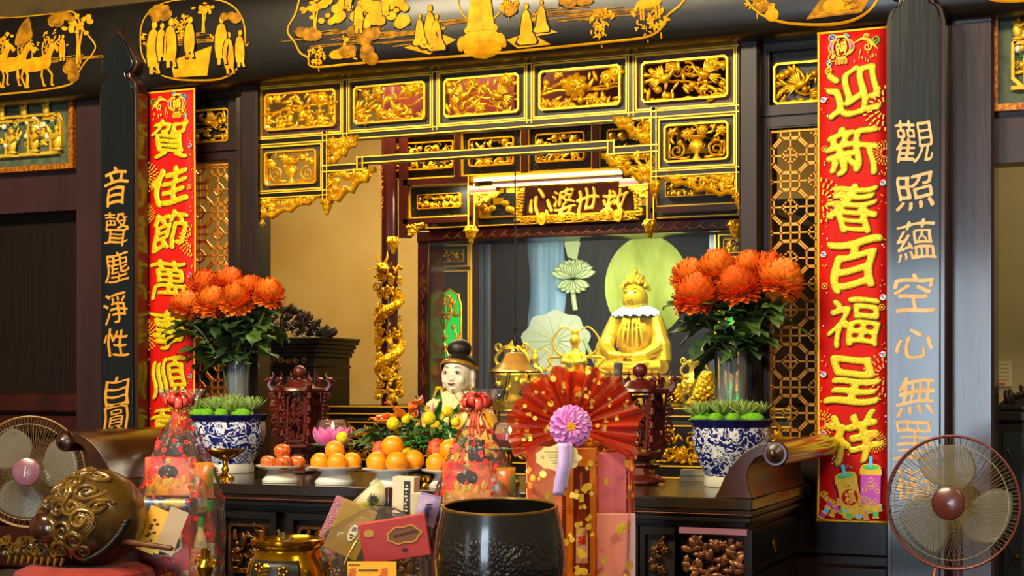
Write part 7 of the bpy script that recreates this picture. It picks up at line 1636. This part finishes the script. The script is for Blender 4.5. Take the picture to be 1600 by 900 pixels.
# ================================================================ gold lacquer paintings on the beam
PY=BY-.004
class PBm(MB):
    # painting that follows the rounded face of the beam
    def build(s,*a,**k):
        md,hf=(bz0+bz1)/2,(bz1-bz0)/2; o=[]
        for (x,y,z) in s.v:
            sn=min(1,abs(z-md)/hf)**(1/.75); o.append((x,y+.10-.10*max(0,1-sn*sn)**.3,z))
        s.v=o; return MB.build(s,*a,**k)
_dy=[0]
def zb(px,py): return PZ(px,py,PY)
mPT=mat('gold_beam_paint','#f2b00a',.6,.1,'#d88c06',16,4,spec=.2); mINKD=mat('ink_dark','#1a140d',.6,spec=.2); mPT2=mat('dull_gold_beam_paint','#c48408',.6,.1,'#7a4e06',20,4,spec=.2)
def medal(label,pts): return thing('gold_painting',label,'painting',(sum(p[0] for p in pts)/len(pts),PY,sum(p[1] for p in pts)/len(pts)))
def pp(px,py): p=P(px,py,PY); return (p.x,p.z)
def line(b,pts,r,closed=False): b.tube([(x,PY,z) for x,z in pts],r,5,closed=closed,flat=.3,up=(0,1,0))
def E(b,x,z,rx,rz,a=0,y=0): b.ell((x,PY+y,z),(rx,.003,rz),Ry(-a),12,6)
def poly(b,pts,y=-.003): b.prism(pts,PY+y,PY+.002)
def figure(R,px,py0,py1,lean=0,arm=1,kneel=False):
    # standing or kneeling painted person, head at py0 and hem at py1
    _dy[0]=(_dy[0]+1)%6; b=PBm(); (x,zt_),(_,zb_)=pp(px,py0),pp(px,py1); h=zt_-zb_; E(b,x+lean*h*.1,zt_-h*.08,h*.062,h*.085)
    yo=-.0045-.0006*_dy[0]
    if kneel: o=[(-.14,.45),(-.17,.25),(-.28,.06),(-.2,0),(.22,0),(.26,.07),(.16,.3),(.14,.55),(.09,.74),(.03,.82),(-.03,.82),(-.09,.74)]
    else: o=[(-.14,.6),(-.15,.35),(-.13,.14),(-.10,.13),(-.11,0),(-.04,0),(-.02,.12),(.04,.12),(.06,.0),(.13,0),(.11,.13),(.15,.35),(.14,.6),(.09,.78),(.03,.83),(-.03,.83),(-.09,.78)]
    poly(b,[(x+(u+lean*v*.1)*h,zb_+v*h) for u,v in o],yo); b.k=1; poly(b,[(x+(u*1.22)*h,zb_+(v*1.05-.03)*h) for u,v in o],yo+.0004); E(b,x+lean*h*.1,zt_-h*.08,h*.078,h*.1,0,.0024); b.k=0; 
    line(b,[(x+arm*.10*h,zb_+.68*h),(x+arm*.2*h,zb_+.55*h),(x+arm*.27*h,zb_+.62*h)],h*.03); b.build('painted_person',[mPT,mINKD],R,world=True)
def tree(R,px,py0,py1,rng,spread=44):
    b=PBm(); x,z0=pp(px,py1); _,z1=pp(px,py0); h=z1-z0
    line(b,[(x,z0),(x+h*.03,z0+h*.5),(x-h*.03,z1)],h*.045); line(b,[(x+h*.10,z0),(x+h*.07,z0+h*.4),(x+h*.16,z1-h*.1)],h*.03)
    for q in range(spread): E(b,x+rng.gauss(0,.19)*h,z1+rng.gauss(-.04,.11)*h,h*rng.uniform(.06,.12),h*rng.uniform(.04,.08),rng.uniform(-.3,.3),rng.uniform(-.004,0))
    b.build('painted_tree',mPT,R,world=True)
def rocks(R,px0,px1,py0,py1,n,rng,m=None):
    b=PBm()
    for q in range(n):
        px,py=rng.uniform(px0,px1),rng.uniform(py0,py1); x,z=pp(px,py); s=rng.uniform(.012,.034); E(b,x,z,s*1.3,s,rng.uniform(-.4,.4),rng.uniform(-.004,0)); b2=s
        b.k=1; line(b,[(x-s*1.2,z-s*.3),(x-s*.5,z+s*.35),(x+s*.3,z+s*.2)],.0035); line(b,[(x-s*1.3,z-s*.6),(x,z-s*1.0),(x+s*1.3,z-s*.5)],.005); b.k=0
    b.build('painted_rocks',[m or mPT2,mINKD],R,world=True)
def strokes(R,px0,px1,py0,py1,n,rng):
    b=PBm()
    for q in range(n):
        x,z=pp(rng.uniform(px0,px1),rng.uniform(py0,py1)); l=rng.uniform(.05,.16); line(b,[(x-l,z),(x,z+.003),(x+l,z+.001)],.0028)
    b.build('painted_ground_lines',mPT2,R,world=True)
def bush(R,px,py,s,rng,n=40):
    b=PBm(); x,z=pp(px,py)
    for q in range(n): a=rng.uniform(0,2*PI); r=s*math.sqrt(rng.random()); c_=(x+r*math.cos(a),z+r*.8*math.sin(a)); E(b,*c_,s*.22,s*.09,rng.uniform(0,3),rng.uniform(-.003,0))
    line(b,[(x,z-s*1.4),(x,z)],s*.06); b.build('painted_bush',mPT,R,world=True)
def outline(R,pts,r=.005,closed=True): b=PBm(); line(b,smooth(pts,5,closed),r,closed); b.build('gold_outline',mPT,R,world=True)
# left: horses and mountains
o=[pp(*q) for q in ((-60,32),(20,24),(70,19),(103,15),(118,26),(126,42),(140,58),(149,72),(143,86),(132,98),(122,112),(108,130),(60,140),(0,146),(-60,150))]
R=medal('gold lacquer scene of harnessed horses and misty mountains on the beam end',o); outline(R,o); rng=random.Random(41)
for px in (-14,16,54):
    b=PBm(); x,z=pp(px,101); k=.085; yq=-.001
    E(b,x,z,k*1.15,k*.48,.04); E(b,x+k*.85,z+k*.12,k*.5,k*.5,.3)
    line(b,[(x+k*.95,z+k*.2),(x+k*1.25,z+k*.75),(x+k*1.45,z+k*1.15)],k*.24); line(b,[(x+k*1.42,z+k*1.2),(x+k*1.75,z+k*.98),(x+k*1.95,z+k*.72)],k*.16)
    line(b,[(x+k*.95+k*.42*math.cos(q*.6)*.8,z+k*.95+k*.62*math.sin(q*.6)) for q in range(11)],k*.05)
    for q in range(7): line(b,[(x+k*.95,z+k*.95),(x+k*.95+k*.33*math.cos(q*.9),z+k*.95+k*.6*math.sin(q*.9))],k*.03)
    for d,e1,e2 in ((-.95,-.18,.05),(-.7,.12,-.05),(.62,-.1,.0),(.95,.42,.3)): line(b,[(x+k*d,z-k*.2),(x+k*(d+e1),z-k*.75),(x+k*(d+e2),z-k*1.35)],k*.085); E(b,x+k*(d+e2+.06),z-k*1.4,k*.14,k*.07)
    line(b,[(x-k*1.1,z+k*.2),(x-k*1.4,z-k*.2),(x-k*1.35,z-k*.8)],k*.07); b.build('painted_horse',mPT,R,world=True)
b=PBm(); poly(b,smooth([pp(*q) for q in ((40,26),(47,42),(50,58),(38,68),(24,70),(26,52),(33,34))][::-1],4)); b.build('painted_mountain',mPT2,R,world=True)
figure(R,98,54,95,0,1); tree(R,120,36,100,rng,16); tree(R,8,58,95,rng,16); bush(R,50,72,.05,rng,16); bush(R,80,60,.06,rng,22); rocks(R,100,128,100,122,9,rng); strokes(R,60,140,88,98,8,rng)
for q in range(2): rocks(R,76,110,22,36,6,rng)
# second: travellers round a carpet
n=40; c0=[pp(301+82*math.cos(a)*(1-.0),58-63*math.sin(a)) for a in [2*PI*i/n for i in range(n)]]
c0=[pp(301+82*(abs(math.cos(a))**.7)*(1 if math.cos(a)>0 else -1),60-64*(abs(math.sin(a))**.8)*(1 if math.sin(a)>0 else -1)) for a in [2*PI*i/n for i in range(n)]]
R=medal('gold lacquer roundel of robed people and a bench over the shorter red banner',c0); outline(R,c0,.0045); rng=random.Random(42)
for a in ((240,32,115,.1,1),(253,36,96,0,1),(267,28,105,0,1),(297,26,90,0,-1),(346,24,100,0,-1),(357,50,114,0,-1),(375,47,104,0,1)): figure(R,*a)
b=PBm(); poly(b,[pp(*q) for q in ((268,105),(276,92),(331,72),(320,117),(268,120))][::1]); b.build('painted_bench',mPT,R,world=True)
tree(R,316,12,52,rng,30); bush(R,284,38,.06,rng); bush(R,230,62,.05,rng,16); rocks(R,235,262,10,30,9,rng); strokes(R,225,370,50,70,12,rng); rocks(R,345,370,24,34,4,rng)
# centre: seated figure on a lotus with kneeling worshippers
o=[pp(*q) for q in ((470,-30),(466,0),(461,22),(449,47),(460,66),(468,82),(480,90),(486,103),(560,97),(760,82),(940,64),(1010,55),(1036,38),(1042,24),(1062,8),(1078,-12))]
R=medal('long gold lacquer scene of worshippers kneeling around a lotus throne, middle of the beam',o); outline(R,o,.0055,False); rng=random.Random(43)
for a in ((656,22,70,0,1),(672,8,74,0,1),(682,22,78,0,1),(822,5,68,0,1),(846,0,50,0,-1)): figure(R,*a,True)
for a in ((561,0,52,0,1),(603,-22,24,0,1),(545,-30,14,0,1)): figure(R,*a)
for q in (((630,74),(668,84),(712,62),(690,53)),((790,62),(806,74),(858,68),(826,50)),((826,58),(870,50),(852,42))): b=PBm(); poly(b,[pp(*z) for z in q]); b.build('painted_mat',mPT,R,world=True)
b=PBm(); x,z=pp(751,60); w_=.115
for r_ in range(3):
    for i in range(9): E(b,x+(i-4)*w_*.235,z-.05+.03*r_-.0025*(i-4)**2*(r_-1.2)*.6,w_*.17,.032,(i-4)*.12,-.002*r_)
E(b,x,z-.03,w_*.92,.06); E(b,x,z+.045,w_*.8,.035); poly(b,[(x+u*.1,z+.04+v*.22) for u,v in ((-.75,0),(.75,0),(.6,.5),(.45,.95),(.2,1.1),(-.2,1.1),(-.45,.95),(-.6,.5))],-.006); b.build('painted_lotus_throne',mPT,R,world=True)
b=PBm()
x,z=pp(753,-6)
line(b,[(x+.13*math.cos(2*PI*i/30),z+.13*math.sin(2*PI*i/30)) for i in range(30)],.004,True); b.build('painted_halo',mPT,R,world=True)
tree(R,490,10,56,rng,34); rocks(R,500,640,0,40,46,rng,mPT); rocks(R,545,590,48,64,12,rng); rocks(R,468,500,46,58,8,rng); strokes(R,470,640,46,74,26,rng); bush(R,492,86,.055,rng); bush(R,575,90,.04,rng,16); rocks(R,520,585,72,94,10,rng); strokes(R,690,740,30,40,8,rng)
bush(R,940,28,.06,rng,34); bush(R,935,48,.05,rng,26); bush(R,1030,30,.06,rng,30); bush(R,1008,40,.05,rng,20); strokes(R,850,990,14,32,24,rng); rocks(R,870,920,-4,8,14,rng); bush(R,795,8,.05,rng); rocks(R,790,815,14,22,5,rng)
def deer(px,py,k,lie):
    b=PBm(); x,z=pp(px,py); E(b,x,z,k,k*.45,.05)
    if lie: line(b,[(x+k*.6,z+k*.2),(x+k*.75,z+k*1.0)],k*.17); E(b,x+k*.95,z+k*1.2,k*.3,k*.18,.2); line(b,[(x+k*.7,z+k*1.2),(x+k*.6,z+k*1.7)],k*.07); line(b,[(x+k*.4,z-k*.3),(x+k*1.3,z-k*.35),(x+k*1.9,z-k*.6)],k*.09)
    else:
        line(b,[(x-k*.8,z+k*.1),(x-k*1.15,z-k*.55)],k*.16); E(b,x-k*1.25,z-k*.75,k*.28,k*.17,-.9)
        for d in (-.7,-.5,.5,.75): line(b,[(x+k*d,z-k*.1),(x+k*(d+.05),z-k*1.25)],k*.09)
    b.build('painted_deer',mPT,R,world=True)
deer(527,84,.055,True); deer(1014,4,.062,False)
# right: scholar's roundel, mostly above the picture edge
n=40; c0=[pp(1268+110*(abs(math.cos(a))**.75)*(1 if math.cos(a)>0 else -1),-38-74*(abs(math.sin(a))**.8)*(1 if math.sin(a)>0 else -1)) for a in [2*PI*i/n for i in range(n)]]
R=medal('gold lacquer roundel with a patterned carpet and small jar, highest over the taller banner',c0); outline(R,c0,.006); rng=random.Random(44)
b=PBm(); poly(b,[pp(*q) for q in ((1258,29),(1290,-12),(1372,-22),(1345,18))]); b.build('painted_carpet',mPT2,R,world=True)
b=PBm()
line(b,[pp(*q) for q in ((1264,26),(1294,-10),(1366,-18),(1342,14))],.005,True); line(b,[pp(*q) for q in ((1278,20),(1300,-4),(1352,-10),(1334,10))],.004,True); 
for q in range(26): x,z=pp(rng.uniform(1292,1340),rng.uniform(-6,14)); line(b,[(x-.012,z),(x,z+.004),(x+.012,z-.002)],.003)
x,z=pp(1302,8); E(b,x,z,.05,.032); E(b,x,z+.05,.03,.03); b.build('carpet_pattern',mPT,R,world=True)
b=PBm(); x,z=pp(1205,22); E(b,x,z,.032,.03); b.bx(x-.016,x+.016,PY-.003,PY+.002,z+.02,z+.04); line(b,[(x+.016*math.cos(2*PI*i/12),z+.042+.005*math.sin(2*PI*i/12)) for i in range(12)],.003,True); b.build('painted_jar',mPT,R,world=True)
bush(R,1182,4,.05,rng,20); rocks(R,1176,1192,-4,16,5,rng)
# beyond the right board
b=PBm(); 
o=[pp(*q) for q in ((1520,-30),(1540,-6),(1570,0),(1620,-3),(1700,-12))]
R=medal('gold curved outline at the very top of the beam over the story panel',o); outline(R,o,.006,False)
